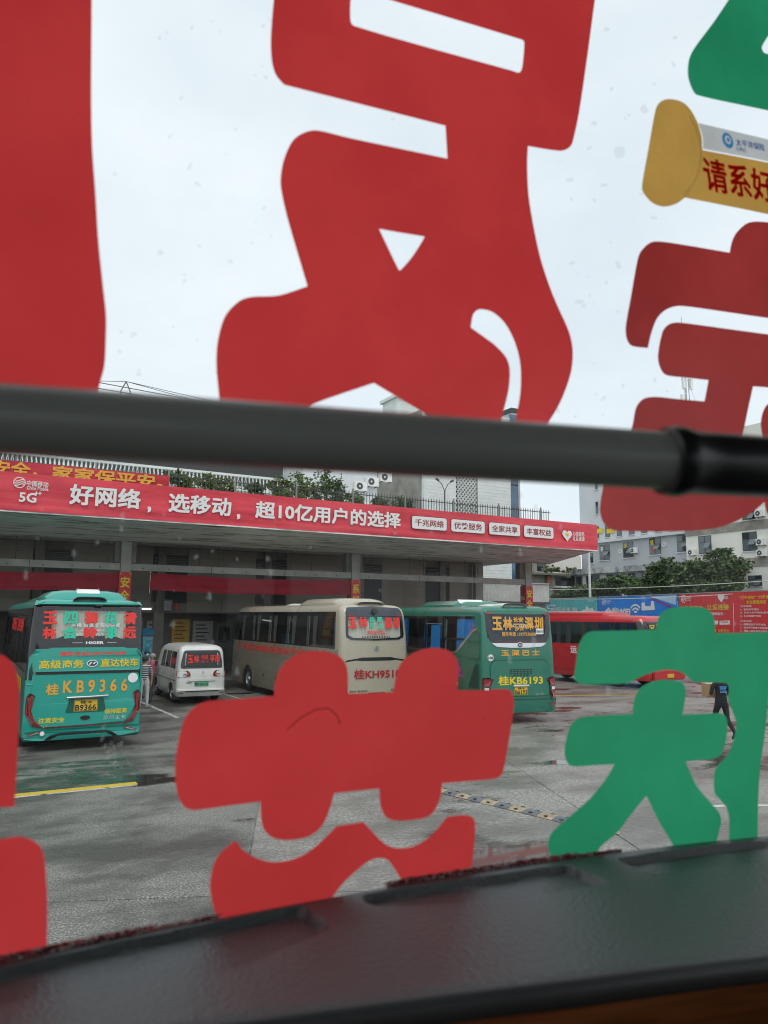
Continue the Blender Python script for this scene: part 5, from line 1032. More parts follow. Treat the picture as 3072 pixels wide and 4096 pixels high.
for x, y, lab in ((2773, 2210, 'white air conditioner at the joint of grey and cream walls'), (3050, 2168, 'upper white air conditioner right of the cream wall window'), (3052, 2212, 'lower white air conditioner right of the cream wall window'), (3045, 2054, 'topmost white air conditioner on the cream wall under the rail'), (2541, 2202, 'white air conditioner beside a grey wall window above the podium')):
    p = onx(x, y, XB-(.5 if x > 2760 else 0)); aircon(lab, p, (0, -1, 0), (-1, 0, 0))
# podium, rounded towards the left
XP = 57.5; pd = [(XP, -cu(2905, 2300)[0]*1.0-2.0)]; yl = onx(2330, 2300, XP).y
pd = [(XP, onx(2905, 2300, XP).y), (XP, yl)]+[(XP+5*(1-math.cos(a)), yl+5*math.sin(a)) for a in [R(15*i) for i in range(1, 7)]]+[(XP+14, yl+5)]
zp1, zp0 = onx(2450, 2268, XP).z, onx(2450, 2291, XP).z
def extr(name, m, pts, z0, z1, off=0., par=rb):
    s = MB()
    for (x0, y0), (x1, y1) in zip(pts[:-1], pts[1:]):
        d = Vector((x1-x0, y1-y0, 0)).normalized(); n_ = Vector((-d.y, d.x, 0)); s.add([Vector((x0, y0, z0))+n_*off, Vector((x1, y1, z0))+n_*off, Vector((x1, y1, z1))+n_*off, Vector((x0, y0, z1))+n_*off, Vector((x0, y0, z1))-n_*1.2, Vector((x1, y1, z1))-n_*1.2, Vector((x0, y0, z0))-n_*1.2, Vector((x1, y1, z0))-n_*1.2], [(0, 1, 2, 3), (3, 2, 5, 4), (0, 6, 7, 1)])
    return s.build(name, m, par, fix=False)
pod_ = extr('podium_wall', 'render_pale', pd, 0, zp0, -.12); extr('podium_parapet', 'stained_parapet', pd, zp0, zp1, .25); MB().box(XP+.2, XB+.0, pd[0][1], yl+5, zp1-.5, zp1-.4).build('podium_roof', 'concrete', rb)
acc = []
for (x0, y0), (x1, y1) in zip(pd[:-1], pd[1:]):
    l = math.hypot(x1-x0, y1-y0); kk = max(1, round(l/2.9)) if l > 3 else 1
    for q in range(kk):
        a = Vector((x1+(x0-x1)*q/kk, y1+(y0-y1)*q/kk, 0)); b = Vector((x1+(x0-x1)*(q+1)/kk, y1+(y0-y1)*(q+1)/kk, 0)); d = (b-a).normalized(); ln = (b-a).length
        if ln < .9: continue
        f = plane_fn(a, d, (0, 0, 1)); m0 = .55 if ln > 2 else .2; win(rb, f, m0, ln-m0, zp0-3.0, zp0-.15, 2 if ln > 1.6 else 1, sash=False)
fp = MB().tube([(onx(2358, 2300, 50).x, onx(2358, 2300, 50).y, 0), (onx(2358, 2300, 50).x, onx(2358, 2300, 50).y, onx(2352, 2160, 50).z)], .11, 8).build('flag_pole', 'white'); tag(fp, 'tall slim white pole standing behind the hoarding before the podium', 'pole')
# mast on the office roof
p = onx(2752, 1600, XB+5); ms = thing('radio_mast', 'thin lattice radio mast with antennas rising above the window lettering', 'mast', (p.x, p.y, 20.6))
zt_ = onx(2752, 1500, XB+5).z-20.6; zr = onx(2740, 1268, XB+5).z-20.6
for dx, dy in ((-.35, 0), (.35, 0), (0, .4)): MB().tube([(dx, dy, 0), (dx*.5, dy*.5, zt_)], .05, 5).build('leg', 'galv', ms)
for k in range(8): z = zt_*k/8; MB().tube([(-.34, 0, z), (.34, 0, z+zt_/8)], .025, 4).build('brace', 'galv', ms)
MB().tube([(-.45, 0, 0), (-.45, 0, zr)], .04, 4).build('rod', 'galv', ms)
for dx, z0, h_ in ((-.9, .62, 2), (-.6, .9, 1.4), (1.0, .55, 2.4), (.6, .9, 1.2)): box('antenna', 'white', ms, dx-.18, dx+.18, -.15, .1, zt_*z0-h_/2, zt_*z0+h_/2)
for dx in (-4, 4.5): MB().tube([(dx, 0, 0), (0, 0, zt_*.95)], .02, 4).build('guy_wire', 'galv', ms)
# ---- old house seen under the canopy end
p = ony(2140, 2300, 62); q_ = ony(2275, 2300, 62); oh = thing('old_house', 'weathered old house with brick pier and planted roof edge beyond the canopy', 'building', (p.x, 62, 0)); oh.location = (0, 0, 0)
def oz(py, px=2200): return ony(px, py, 62).z
fo = plane_fn((0, 62, 0), (1, 0, 0), (0, 0, 1))
box('wall', 'old_wall', oh, p.x-6, q_.x+3, 62, 70, 0, oz(2300)); box('upper_wall', 'old_wall', oh, p.x-2, q_.x+3, 64, 70, oz(2300), oz(2225)); box('roof_slab', 'concrete_dark', oh, p.x-1, q_.x-.5, 61.2, 64, oz(2302), oz(2294)); box('gable_wall', 'render_cream', oh, q_.x-1.5, q_.x+3, 63.2, 66, oz(2290), oz(2212))
box('brick_pier', 'brick_red', oh, p.x+1.3, p.x+1.9, 61.5, 62, oz(2335), oz(2303)); win(oh, fo, p.x+2.8, p.x+5.2, oz(2342), oz(2308), 3, sash=False); win(oh, plane_fn((0, 64, 0), (1, 0, 0), (0, 0, 1)), p.x+2.0, p.x+3.6, oz(2282), oz(2250), 2, sash=False)
MB().box(p.x+2.4, q_.x-1, 60.6, 61.98, oz(2352), oz(2346)).build('awning', 'white', oh); box('balcony_rail', 'steel', oh, p.x+2, p.x+4.5, 63.2, 63.3, oz(2283), oz(2270))
for k in range(5): tree('low green shrub on the old house roof edge, number %s from the left' % ('first', 'second', 'third', 'fourth', 'fifth')[k], p.x+1.2+k*.95, 61.6, oz(2294), [(0, 0, .45, .6, .4, .4)], 160, .22, 300+k, ('leaf_d', 'leaf_a', 'leaf_c'), 'shrub', 'roof_shrub', 'shrubs on the old house roof', .03)
# ---- corrugated shed beyond the hall end
YS = 41.5; xa, xb_ = ony(1915, 2370, YS).x, ony(2195, 2370, YS).x; z1_, z0_ = ony(2150, 2336, YS).z, ony(2150, 2408, YS).z
cs = thing('corrugated_shed', 'grey corrugated metal screen behind the end column of the canopy', 'shed', (xa, YS, 0)); cs.location = (0, 0, 0); s = MB(); nn_ = int((xb_-xa)/.05)
for i in range(nn_+1): x = xa+(xb_-xa)*i/nn_; y = YS+.03*math.sin(i*1.57); s.v += [(x, y, z0_), (x, y, z1_)]
s.f = [(2*i, 2*i+2, 2*i+3, 2*i+1) for i in range(nn_)]; s.mi = [0]*nn_; s.build('sheet', 'corrugated', cs, fix=False); box('cap', 'steel', cs, xa, xb_+.04, YS-.08, YS+.1, z1_, z1_+.06); box('sill_rail', 'dark_grey', cs, xa, xb_+.04, YS-.06, YS+.1, z0_-.12, z0_); box('side', 'corrugated', cs, xb_-.02, xb_+.03, YS+.05, YS+5, z0_, z1_)
box('lower_wall', 'old_wall', cs, xa, xb_, YS+.3, YS+.5, 0, z0_-.13)
# ---- white tiled tower with lattice screen
YT = 48.0
def tx(px): return ony(px, 1980, YT).x
tt = thing('tiled_tower', 'white tiled tower block with honeycomb lattice strip and blue glass corner', 'building', (tx(1900), YT, 0)); tt.location = (0, 0, 0)
x0, x1, x2, x3, x4 = tx(1690), tx(1824), tx(1911), tx(2043), tx(2081)
box('core', 'old_wall', tt, x0+.1, x4-.1, YT+.3, YT+12, 0, 19.2); cr_ = MB().box(-.5, .5, 0, .3, 0, .262).mesh('course'); cr_.materials.append(MATS['tile_white'])
for a, b, dy in ((x0, x0+1.2, -.25), (x0+1.21, x1, 0), (x2, x3, 0)):
    for k in range(68):
        o = bpy.data.objects.new('tile_course', cr_); COL.objects.link(o); o.parent = tt; o.location = ((a+b)/2, YT+dy-random.uniform(0, .012), 1.2+k*.27); o.scale = (b-a, 1-dy*1.0, 1)
lt = MB(); zA, zB = 3, 19.4; wid = x2-x1; d_ = .33; m_ = int((zB-zA)/(d_*.55))
box('lattice_backing', 'dark_grey', tt, x1, x2, YT+.2, YT+.29, zA, zB)
for k in range(m_):
    for j in range(int(wid/d_)+1):
        cx, cz = x1+d_*(j+.5*(k % 2)), zA+d_*k*.55+d_*.3
        if x1+.15 < cx < x2-.15 and cz < zB: ring = fillet([(cx-.178, cz), (cx, cz-.19), (cx+.178, cz), (cx, cz+.19)], .02, 1)
        else: continue
        inn = [(cx+(a-cx)*.62, cz+(b-cz)*.62) for a, b in ring]; n_ = len(ring)
        lt.add([(a, YT-.02, b) for a, b in ring]+[(a, YT-.02, b) for a, b in inn]+[(a, YT+.15, b) for a, b in inn], [(i, (i+1) % n_, n_+(i+1) % n_, n_+i) for i in range(n_)]+[(n_+i, n_+(i+1) % n_, 2*n_+(i+1) % n_, 2*n_+i) for i in range(n_)])
o = lt.build('lattice_screen', 'tile_white', tt, fix=False); o['kind'] = 'stuff'
for k in range(9): box('glass_pane', 'blue_glass', tt, x3+.06, x4-.2, YT+.04, YT+.2, 2.0+k*2.0, 3.92+k*2.0)
box('glass_frame', 'steel', tt, x4-.2, x4, YT, YT+.4, 0, 20)
s = thing('roof_house', 'small white tiled roof house peeking above the grab rail', 'building', (tx(1670), YT+4, 19.2)); s.location = (0, 0, 0); p = ony(1600, 1590, YT+4); q_ = ony(1745, 1590, YT+4)
for k in range(14):
    zz = 19.2+k*.27
    if zz < p.z: o = bpy.data.objects.new('tile_course', cr_); COL.objects.link(o); o.parent = s; o.location = ((p.x+q_.x)/2-.3, YT+4, zz); o.scale = (q_.x-p.x, 8, 1)
box('cap', 'tile_white', s, p.x-.5, q_.x-.2, YT+3.8, YT+6.6, p.z-.02, p.z+.25)
s = thing('roof_tank', 'pale roof box with dark cap peeking beside the grab rail', 'tank', (0, 0, 0)); p = ony(2046, 1632, YT+3); q_ = ony(2092, 1632, YT+3); box('tank', 'render_pale', s, p.x, q_.x, YT+3, YT+5, 19.2, p.z-.4); box('cap', 'dark_grey', s, p.x-.1, q_.x+.1, YT+2.9, YT+5.1, p.z-.395, p.z)
# street lamp in front of the tiles
p = ony(1779, 2050, 43); zt_ = ony(1779, 1962, 43).z; sl_ = thing('street_lamp', 'thin twin armed street lamp standing before the white tiles', 'lamp', (p.x, 43, 0))
MB().tube([(0, 0, 0), (0, 0, zt_)], .05, 6).build('pole', 'dark_grey', sl_)
for sg in (-1, 1): MB().tube([(0, 0, zt_-.05), (sg*.25, 0, zt_+.45), (sg*.6, 0, zt_+.7)], .03, 5).build('arm', 'dark_grey', sl_); MB().tube([(sg*.5, 0, zt_+.66), (sg*.72, 0, zt_+.78)], .08, 6).build('lamp_head', 'dark_grey', sl_)
# ---- balcony block behind the terrace
YA = 45.0; ap = thing('balcony_block', 'white apartment block with baluster balconies and vines behind the terrace', 'building', (10, YA, 0)); ap.location = (0, 0, 0)
fa = plane_fn((0, YA, 0), (1, 0, 0), (0, 0, 1)); box('wall', 'render_pale', ap, -16, 21.6, YA, YA+10, 0, 13.2)
for k in range(14):
    X = -14+k*2.5
    win(ap, fa, X, X+1.3, 8.6, 10.2, 2, sash=False, seed=k)
bl = MB().lathe([(0, .06), (.1, .04), (.3, .075), (.5, .04), (.62, .06)], 8, 'z').mesh('baluster'); bl.materials.append(MATS['tile_white'])
box('balcony_shade_panel', 'dark_grey', ap, -15.5, 17.4, YA-.06, YA-.02, 10.95, 12.7)  # flat dark panel on the wall, stands in for shade behind the balusters
for lev_ in (10.9,):
    box('balcony_slab', 'tile_white', ap, -15, 19.5, YA-1.3, YA, lev_-.25, lev_); box('balcony_rail', 'tile_white', ap, -15, 19.5, YA-1.3, YA-1.1, lev_+.62, lev_+.75)
    for k in range(150): o = bpy.data.objects.new('baluster', bl); COL.objects.link(o); o.parent = ap; o.location = (-14.9+k*.23, YA-1.2, lev_)
box('wing', 'render_pale', ap, 17.5, 22.6, YA-3.2, YA-.01, 10.3, 13.2); box('wing_soffit', 'tile_white', ap, 17.4, 22.7, YA-3.3, YA-.01, 10.1, 10.29); box('porch', 'old_wall', ap, 18.5, 22.4, YA-.4, YA-.02, 6.9, 10.09)
MB().tube([(22.9, YA-2.5, 5), (22.9, YA-2.5, 13)], .12, 8).build('drain_pipe', 'pale', ap)
for x, y, lab in ((1436, 1948, 'leftmost air conditioner on the balcony block wing'), (1482, 1930, 'middle air conditioner on the balcony block wing'), (1535, 1912, 'rightmost air conditioner on the balcony block wing')):
    p = ony(x, y, YA-3.2); aircon(lab, p, (1, 0, 0), (0, -1, 0))
# terrace railing and plants on the canopy roof
rl = thing('terrace_railing', 'dark spiked metal railing along the canopy roof terrace', 'railing', (0, YR, 7)); rl.location = (0, 0, 0); zr0, zr1 = 7.02, ony(700, 1893, YR).z
pk = MB().box(-.012, .012, -.012, .012, 0, zr1-7.02-.1).add([(-.03, 0, zr1-7.12), (.03, 0, zr1-7.12), (0, 0, zr1-6.98), (0, .02, zr1-7.1)], [(0, 1, 2), (0, 3, 2), (1, 3, 2)]).mesh('picket'); pk.materials.append(MATS['dark_grey'])
for k in range(240): o = bpy.data.objects.new('picket', pk); COL.objects.link(o); o.parent = rl; o.location = (-10+k*.155, YR, 7.02)
for z in (zr1-.16, zr1-.85): box('rail', 'dark_grey', rl, -10, 27.2, YR-.02, YR+.02, z, z+.035)
for k in range(14): MB().tube([(-9.9+k*2.8, YR-.03, 7), (-9.9+k*2.8, YR-.03, zr1+.1)], .04, 6).build('post', 'mid_grey', rl)
pl = [(745, 1935, .5, .35, 'c'), (830, 1925, .55, .4, 'd'), (900, 1945, .5, .35, 'c'), (1020, 1955, .5, .35, 'a'), (1120, 1945, .6, .45, 'd'), (1200, 1945, .9, .75, 'c'), (1262, 1955, .9, .75, 'c'), (1330, 1935, .7, 1.0, 'a'), (1335, 2005, .8, .4, 'c'), (1420, 2000, .5, .4, 'd'), (1520, 2010, .5, .4, 'a'), (1600, 2010, .7, .5, 'b'), (700, 1905, .5, .3, 'a'), (1160, 1990, .9, .4, 'd')]
nm = {'c': ('leaf_c', 'leaf_d', 'leaf_a'), 'd': ('leaf_d', 'leaf_c', 'leaf_a'), 'a': ('leaf_a', 'leaf_b', 'leaf_d'), 'b': ('leaf_b', 'leaf_a', 'leaf_b')}; desc = {'c': 'yellow green', 'd': 'light green', 'a': 'mid green', 'b': 'dark green'}
pl.sort(); ords = ['first', 'second', 'third', 'fourth', 'fifth', 'sixth', 'seventh', 'eighth', 'ninth', 'tenth', 'eleventh', 'twelfth', 'thirteenth', 'fourteenth']
for k, (px, py, rx_, rz_, c_) in enumerate(pl):
    p = ony(px, py, 32.0+.4*(k % 3)); tree('%s potted bush on the roof terrace, %s from the left' % (desc[c_], ords[k]), p.x, p.y, 7.0, [(0, 0, p.z-7, rx_, .5, rz_), (rx_*.5, .1, p.z-7.3, rx_*.7, .4, rz_*.7)], 900, .16, 100+k, nm[c_], 'bush', 'terrace_bush', 'bushes on the roof terrace', .035)
# ---- trees behind the hoarding
def tb(px, py, rx_px, rz_px, X=50):
    p = onx(px, py, X); k = (p-CAM).dot(FW)/F; return p, rx_px*k*1.3, rz_px*k
for lab, X, base, blobs, n_, seed in (
    ('large leafy flowering tree behind the red hoarding', 50, 2790, [(2790, 2290, 60, 55), (2870, 2270, 60, 60), (2950, 2275, 45, 55), (2720, 2310, 55, 50), (2830, 2345, 90, 40), (2930, 2335, 60, 45), (2890, 2215, 30, 28)], 9000, 71),
    ('medium leafy tree behind the blue hoarding left of the large one', 51, 2650, [(2640, 2290, 45, 45), (2690, 2275, 45, 40), (2600, 2345, 50, 35), (2670, 2345, 60, 40)], 5500, 72),
    ('round dark leafy tree behind the teal and blue hoardings', 52, 2480, [(2440, 2345, 45, 35), (2490, 2335, 45, 35), (2540, 2355, 45, 30), (2400, 2370, 30, 20)], 4500, 73),
    ('low dark bushy tree at the far end of the teal hoarding', 55, 2300, [(2290, 2370, 35, 22), (2330, 2362, 35, 25), (2255, 2385, 30, 18)], 2500, 74)):
    p0 = onx(base, 2400, X); bb = []
    for px, py, a, c in blobs: p, ra, rc = tb(px, py, a, c, X); bb.append((p.x-p0.x+random.uniform(-.6, .6), p.y-p0.y, p.z, 1.6, ra, rc))
    tree(lab, p0.x, p0.y, 0, bb, n_, .34, seed, group='trees behind the hoarding', trunk=.2)
# overhead wires
for k, (a, b, sag) in enumerate(((onx(2100, 2360, 40), onx(3072, 2310, 40), .25), (onx(2100, 2395, 41), onx(3072, 2345, 41), .4))):
    b = a+(b-a)*1.4; w = MB().tube([a+(b-a)*i/16+Vector((0, 0, -sag*math.sin(math.pi*i/16))) for i in range(17)], .022, 4).build('overhead_wire', 'pale'); tag(w, ('upper' if k == 0 else 'lower')+' thin pale wire strung along above the hoardings', 'wire')
# tower crane far left
YK = 130; p = ony(505, 1526, YK); ck = thing('tower_crane', 'distant tower crane with stayed jib just above the grab rail', 'crane', (p.x, YK, 0))
jz = ony(470, 1562, YK).z
for dx in (-.8, .8): MB().tube([(dx, 0, 0), (dx, 0, jz)], .12, 4).build('mast_leg', 'crane_yellow', ck); MB().tube([(dx, 0, jz), (0, 0, p.z)], .1, 4).build('apex_leg', 'crane_yellow', ck)
for k in range(24): MB().tube([(-.8, 0, k*jz/24), (.8, 0, (k+1)*jz/24)], .06, 4).build('mast_brace', 'crane_yellow', ck)
for dz in (0, 1.1): MB().tube([(-9, 0, jz+dz), (40, 0, jz+dz*.3-1.2)], .08, 4).build('jib', 'crane_yellow', ck)
MB().tube([(-9, 0, jz+.5), (0, 0, p.z)], .05, 4).build('stay', 'dark_grey', ck); MB().tube([(14, 0, jz), (0, 0, p.z)], .05, 4).build('stay', 'dark_grey', ck); MB().tube([(30, 0, jz-.6), (0, 0, p.z)], .05, 4).build('stay', 'dark_grey', ck)
box('counterweight', 'pale', ck, -9, -5.5, -.8, .8, jz-.2, jz+1.4)
# ================================================================== PEOPLE
def person(label, x, y, rz, joints, edges, regions, mats, hair, hairm, extra=None, h=1.7):
    """joints: name -> (x, y, z, radius); one skinned body, materials by the nearest limb"""
    root = thing('person', label, 'person', (x, y, 0), rz); names = list(joints); me = bpy.data.meshes.new('body')
    me.from_pydata([joints[n][:3] for n in names], [(names.index(a), names.index(b)) for a, b in edges], []); o = bpy.data.objects.new('tmpbody', me); COL.objects.link(o)
    md = o.modifiers.new('skin', 'SKIN'); md.use_smooth_shade = True
    for k, n in enumerate(names):
        r_ = joints[n][3]; me.skin_vertices[0].data[k].radius = r_ if isinstance(r_, tuple) else (r_, r_)
    me.skin_vertices[0].data[names.index('pelvis')].use_root = True
    o.modifiers.new('sub', 'SUBSURF').levels = 1
    dg = bpy.context.evaluated_depsgraph_get(); bm_ = bpy.data.meshes.new_from_object(o.evaluated_get(dg)); bpy.data.objects.remove(o)
    bm_.materials.clear(); ms_ = sorted(set(regions.values()))
    for m_ in ms_: bm_.materials.append(MATS[mats[m_]])
    segs = [(Vector(joints[a][:3]), Vector(joints[b][:3]), regions.get((a, b), 'skin')) for a, b in edges]
    for p_ in bm_.polygons:
        c = p_.center; best = None
        for a, b, g_ in segs:
            d = b-a; t_ = max(0, min(1, (c-a).dot(d)/max(1e-9, d.length_squared))); dd = (a+d*t_-c).length
            if best is None or dd < best[0]: best = (dd, g_)
        p_.material_index = ms_.index(best[1]); p_.use_smooth = True
    body = link('body', bm_, None, root)
    hc = Vector(joints['head'][:3]); hs = MB(); n_ = 12
    prof = [(-.02, .098), (.03, .106), (.07, .098), (.105, .066), (.122, .002)]
    hs.lathe(prof, n_, 'z', (hc.x, hc.y-.012, hc.z+.0)); hs.build('hair', hairm, root, 80)
    for sg in (-1, 1): MB().lathe([(-.008, .002), (-.004, .03), (.004, .03), (.008, .002)], 8, 'x', (hc.x+sg*.088, hc.y, hc.z-.01)).build('ear', 'skin', root, 80); MB().lathe([(.0, .011), (.006, .008), (.008, .001)], 8, 'y', (hc.x+sg*.032, hc.y+.088, hc.z+.0)).build('eye', 'hair_black', root)
    MB().add([(hc.x-.014, hc.y+.085, hc.z-.04), (hc.x+.014, hc.y+.085, hc.z-.04), (hc.x, hc.y+.115, hc.z-.035), (hc.x, hc.y+.088, hc.z+.01)], [(0, 1, 2), (0, 2, 3), (1, 3, 2), (0, 3, 1)]).build('nose', 'skin', root); box('mouth', 'tail_dark', root, hc.x-.025, hc.x+.025, hc.y+.08, hc.y+.09, hc.z-.066, hc.z-.058)
    return root
def fig(s=1., lean=0., la=None, ra=None, ll=None, rl=None, belly=1.):
    """standing figure facing +y; arms and legs given as joint offsets"""
    J = {'pelvis': (0, 0, .95, (.15*belly, .12)), 'waist': (0, lean*.3, 1.1, (.14*belly, .11)), 'chest': (0, lean*.7, 1.32, (.165, .115)), 'collar': (0, lean, 1.44, (.10, .08)), 'neck': (0, lean*1.05, 1.5, .055), 'jaw': (0, lean*1.1+.03, 1.56, .07), 'head': (0, lean*1.1+.012, 1.645, (.088, .1))}
    la = la or [(-.19, 0, 1.41), (-.24, -.02, 1.13), (-.23, .05, .87)]; ra = ra or [(.19, 0, 1.41), (.24, -.02, 1.13), (.23, .05, .87)]
    ll = ll or [(-.10, 0, .9), (-.11, .02, .5), (-.12, -.01, .09)]; rl = rl or [(.10, 0, .9), (.11, .02, .5), (.12, -.01, .09)]
    E = [('pelvis', 'waist'), ('waist', 'chest'), ('chest', 'collar'), ('collar', 'neck'), ('neck', 'jaw'), ('jaw', 'head')]
    for t_, a, l in (('l', la, ll), ('r', ra, rl)):
        sg = -1 if t_ == 'l' else 1
        J[t_+'sh'] = (a[0][0], a[0][1]+lean, a[0][2], .068); J[t_+'el'] = (a[1][0], a[1][1]+lean, a[1][2], .045); J[t_+'wr'] = (*a[2], .03)
        d = (Vector(a[2])-Vector((a[1][0], a[1][1]+lean, a[1][2]))).normalized(); w_ = Vector(a[2]); sd = Vector((-sg, .3, 0))
        J[t_+'palm'] = (*(w_+d*.06), (.036, .018)); prev = t_+'palm'; E += [('collar', t_+'sh'), (t_+'sh', t_+'el'), (t_+'el', t_+'wr'), (t_+'wr', prev)]
        lat = d.cross(Vector((sg, 0, 0))).normalized()
        for f_, off, ln in (('i', .027, .075), ('m', .009, .085), ('n', -.009, .08), ('k', -.026, .062)):
            J[t_+f_+'1'] = (*(w_+d*.1+lat*off), .0095); J[t_+f_+'2'] = (*(w_+d*(.1+ln*.9)+lat*off+Vector((-sg*.02, 0, 0))), .008); E += [(prev, t_+f_+'1'), (t_+f_+'1', t_+f_+'2')]
        J[t_+'th'] = (*(w_+d*.075+lat*.05), .0095); E += [(t_+'wr', t_+'th')]
        J[t_+'hip'] = (*l[0], .10*belly); J[t_+'kn'] = (*l[1], .068); J[t_+'an'] = (*l[2], .05); dz = (Vector(l[2])-Vector(l[1])); ft = Vector((0, 1, 0)) if dz.y > -.18 else Vector((0, .75, -.6))
        J[t_+'ball'] = (l[2][0], l[2][1]+ft.y*.11, max(.03, l[2][2]-.05+ft.z*.11), (.045, .03)); J[t_+'toe'] = (l[2][0], l[2][1]+ft.y*.19, max(.025, l[2][2]-.055+ft.z*.19), (.035, .022))
        E += [('pelvis', t_+'hip'), (t_+'hip', t_+'kn'), (t_+'kn', t_+'an'), (t_+'an', t_+'ball'), (t_+'ball', t_+'toe')]
    J = {k: (v[0]*s, v[1]*s, v[2]*s, tuple(q*s for q in v[3]) if isinstance(v[3], tuple) else v[3]*s) for k, v in J.items()}
    G = {('pelvis', 'waist'): 'top', ('waist', 'chest'): 'top', ('chest', 'collar'): 'top'}
    for t_ in 'lr':
        G.update({('collar', t_+'sh'): 'top', (t_+'sh', t_+'el'): 'top', ('pelvis', t_+'hip'): 'low', (t_+'hip', t_+'kn'): 'low', (t_+'kn', t_+'an'): 'low', (t_+'an', t_+'ball'): 'shoe', (t_+'ball', t_+'toe'): 'shoe'})
    for e_ in E: G.setdefault(e_, 'skin')
    return J, E, G
base = {'skin': 'skin', 'top': 'polo_red', 'low': 'trousers', 'shoe': 'shoe'}
# man with a cardboard box walking away to the left
p = onz(2893, 2956); carry = dict(la=[(-.19, 0, 1.40), (-.26, .03, 1.14), (-.17, .33, 1.07)], ra=[(.19, 0, 1.40), (.26, .03, 1.14), (.15, .33, 1.07)], ll=[(-.10, 0, .9), (-.11, .19, .52), (-.12, .2, .09)], rl=[(.10, 0, .9), (.11, -.06, .5), (.12, -.36, .20)])
J, E_, G = fig(1., .02, **carry); rzm = R(-21)
mn = person('person in black tee shirt and dark trousers walking away with a cardboard box', p.x, p.y, rzm, J, E_, G, {**base, 'top': 'shirt_black', 'low': 'shirt_black'}, None, 'hair_black')
text(mn, 'DELIVERY', 'vinyl_blue', lambda u, v, w: Vector((u, -.135-.02*math.cos(u*9), v)), -.11, .11, 1.285, 1.315, .02) if 0 else None
for k in range(5): panel('shirt_print', 'vinyl_blue', mn, lambda u, v, w: Vector((u, -.098-.03*math.cos(u*8)+w, v)), rrect(-.10+.01*(k % 2), .10-.015*(k % 3), 1.335-k*.034, 1.35-k*.034+(.012 if k == 0 else 0), .003), th=.004)
ce = math.cos(rzm); se = math.sin(rzm); bxp = (p.x+(-se)*.40, p.y+ce*.40, 1.06)
cb = thing('cardboard_box', 'brown cardboard box carried by the walking person in black', 'box', bxp, rzm)
MB().box(-.22, .22, -.15, .15, 0, .34).build('carton', 'cardboard', cb); MB().box(-.222, .222, -.152, -.004, .341, .346).build('flap', 'cardboard_top', cb); MB().box(-.222, .222, .004, .152, .341, .346).build('flap', 'cardboard_top', cb); box('tape', 'pale', cb, -.03, .03, -.156, -.151, .12, .342)
# group beside the white van
p = onz(602, 2810); J, E_, G = fig(.98, .0, la=[(-.19, 0, 1.40), (-.23, .03, 1.14), (-.1, .22, 1.15)], ra=[(.19, 0, 1.40), (.23, .03, 1.14), (.1, .22, 1.12)], belly=1.12)
person('person in dusty red polo shirt and grey trousers standing beside the white van', p.x, p.y, R(75), J, E_, G, base, None, 'hair_grey')
p = onz(572, 2835); J, E_, G = fig(.97, .01)
person('person in navy and white striped shirt and pale trousers beside the green coach', p.x, p.y, R(-12), J, E_, G, {**base, 'top': 'stripe_shirt', 'low': 'trousers_pale', 'shoe': 'white'}, None, 'hair_black')
p = onz(581, 2796); J, E_, G = fig(1.0, .0)
pm = person('person in pale blue shirt with face mask facing the others by the van', p.x+.05, p.y+.35, R(190), J, E_, G, {**base, 'top': 'shirt_blue', 'low': 'trousers'}, None, 'hair_black')
MB().lathe([(-.03, .06), (.0, .068), (.05, .05), (.06, .02)], 10, 'y', (0, .06, 1.6)).build('face_mask', 'hoarding_pale', pm, 60)

# ================================================================== OUR OWN COACH: windscreen, lettering, dashboard, rail
WN = Vector((.0437, 1, 0)).normalized(); WR = Vector((1, -.0437, 0)).normalized(); WP = atd(1536, 2468, .75); WP.z = CZ
def wuv(px, py): p = onplane(px, py, WP, WN); return (p-WP).dot(WR), p.z-CZ
def wfn(off=0.): return lambda u, v, w: WP+WR*u+Vector((0, 0, v))-WN*(off+w)
ws = thing('windscreen', 'large dusty coach windscreen with rain marks in front of the yard', 'windscreen', tuple(WP)); ws.location = (0, 0, 0)
link('pane', place(flat([(-1.6, -.36), (1.05, -.36), (1.05, .97), (-1.6, .97)], (), 0), wfn(-.006)), 'windscreen_glass', ws)
# rain and dust marks on the outside of the pane
rn = random.Random(5); s = MB(); s2 = MB()
def blot(sb, px, py, r, asp=1., ang=0.):
    n_ = 9; base_ = [rn.uniform(.65, 1.2) for _ in range(n_)]; pts = []
    for i in range(n_):
        a = 2*math.pi*i/n_; x, y = r*base_[i]*math.cos(a), r*asp*base_[i]*math.sin(a); pts.append((px+x*math.cos(ang)-y*math.sin(ang), py+x*math.sin(ang)+y*math.cos(ang)))
    sb.add([wfn(-.0105)(*wuv(*p), 0) for p in pts], [tuple(range(n_))])
for px, py, r_, a_ in ((497, 2060, 9, 2.2), (492, 2110, 8, 2.6), (395, 2165, 9, 1), (795, 2225, 9, 1), (1086, 2230, 9, 1.2), (300, 2210, 9, 2), (850, 2385, 12, 1.5), (1095, 2290, 8, 2), (1945, 2195, 8, 2), (1600, 2130, 8, 1), (1745, 2125, 8, 1), (2105, 2205, 10, 2), (105, 2300, 9, 2.4), (700, 2500, 12, 1), (860, 2570, 9, 1), (2265, 2105, 8, 2), (2110, 2080, 6, 1), (2600, 2390, 9, 1), (2480, 2560, 7, 1), (2160, 2570, 10, 2.4), (2062, 2635, 9, 2.6), (2460, 2765, 12, 2), (1540, 2360, 6, 1), (1190, 2440, 8, 1), (960, 2690, 10, 2), (2110, 3000, 10, 1), (1640, 2790, 8, 1)): blot(s, px, py, r_, a_)
for k in range(70): blot(s, rn.uniform(60, 3050), rn.uniform(2000, 3300), rn.uniform(2, 5.5), rn.uniform(1, 2))
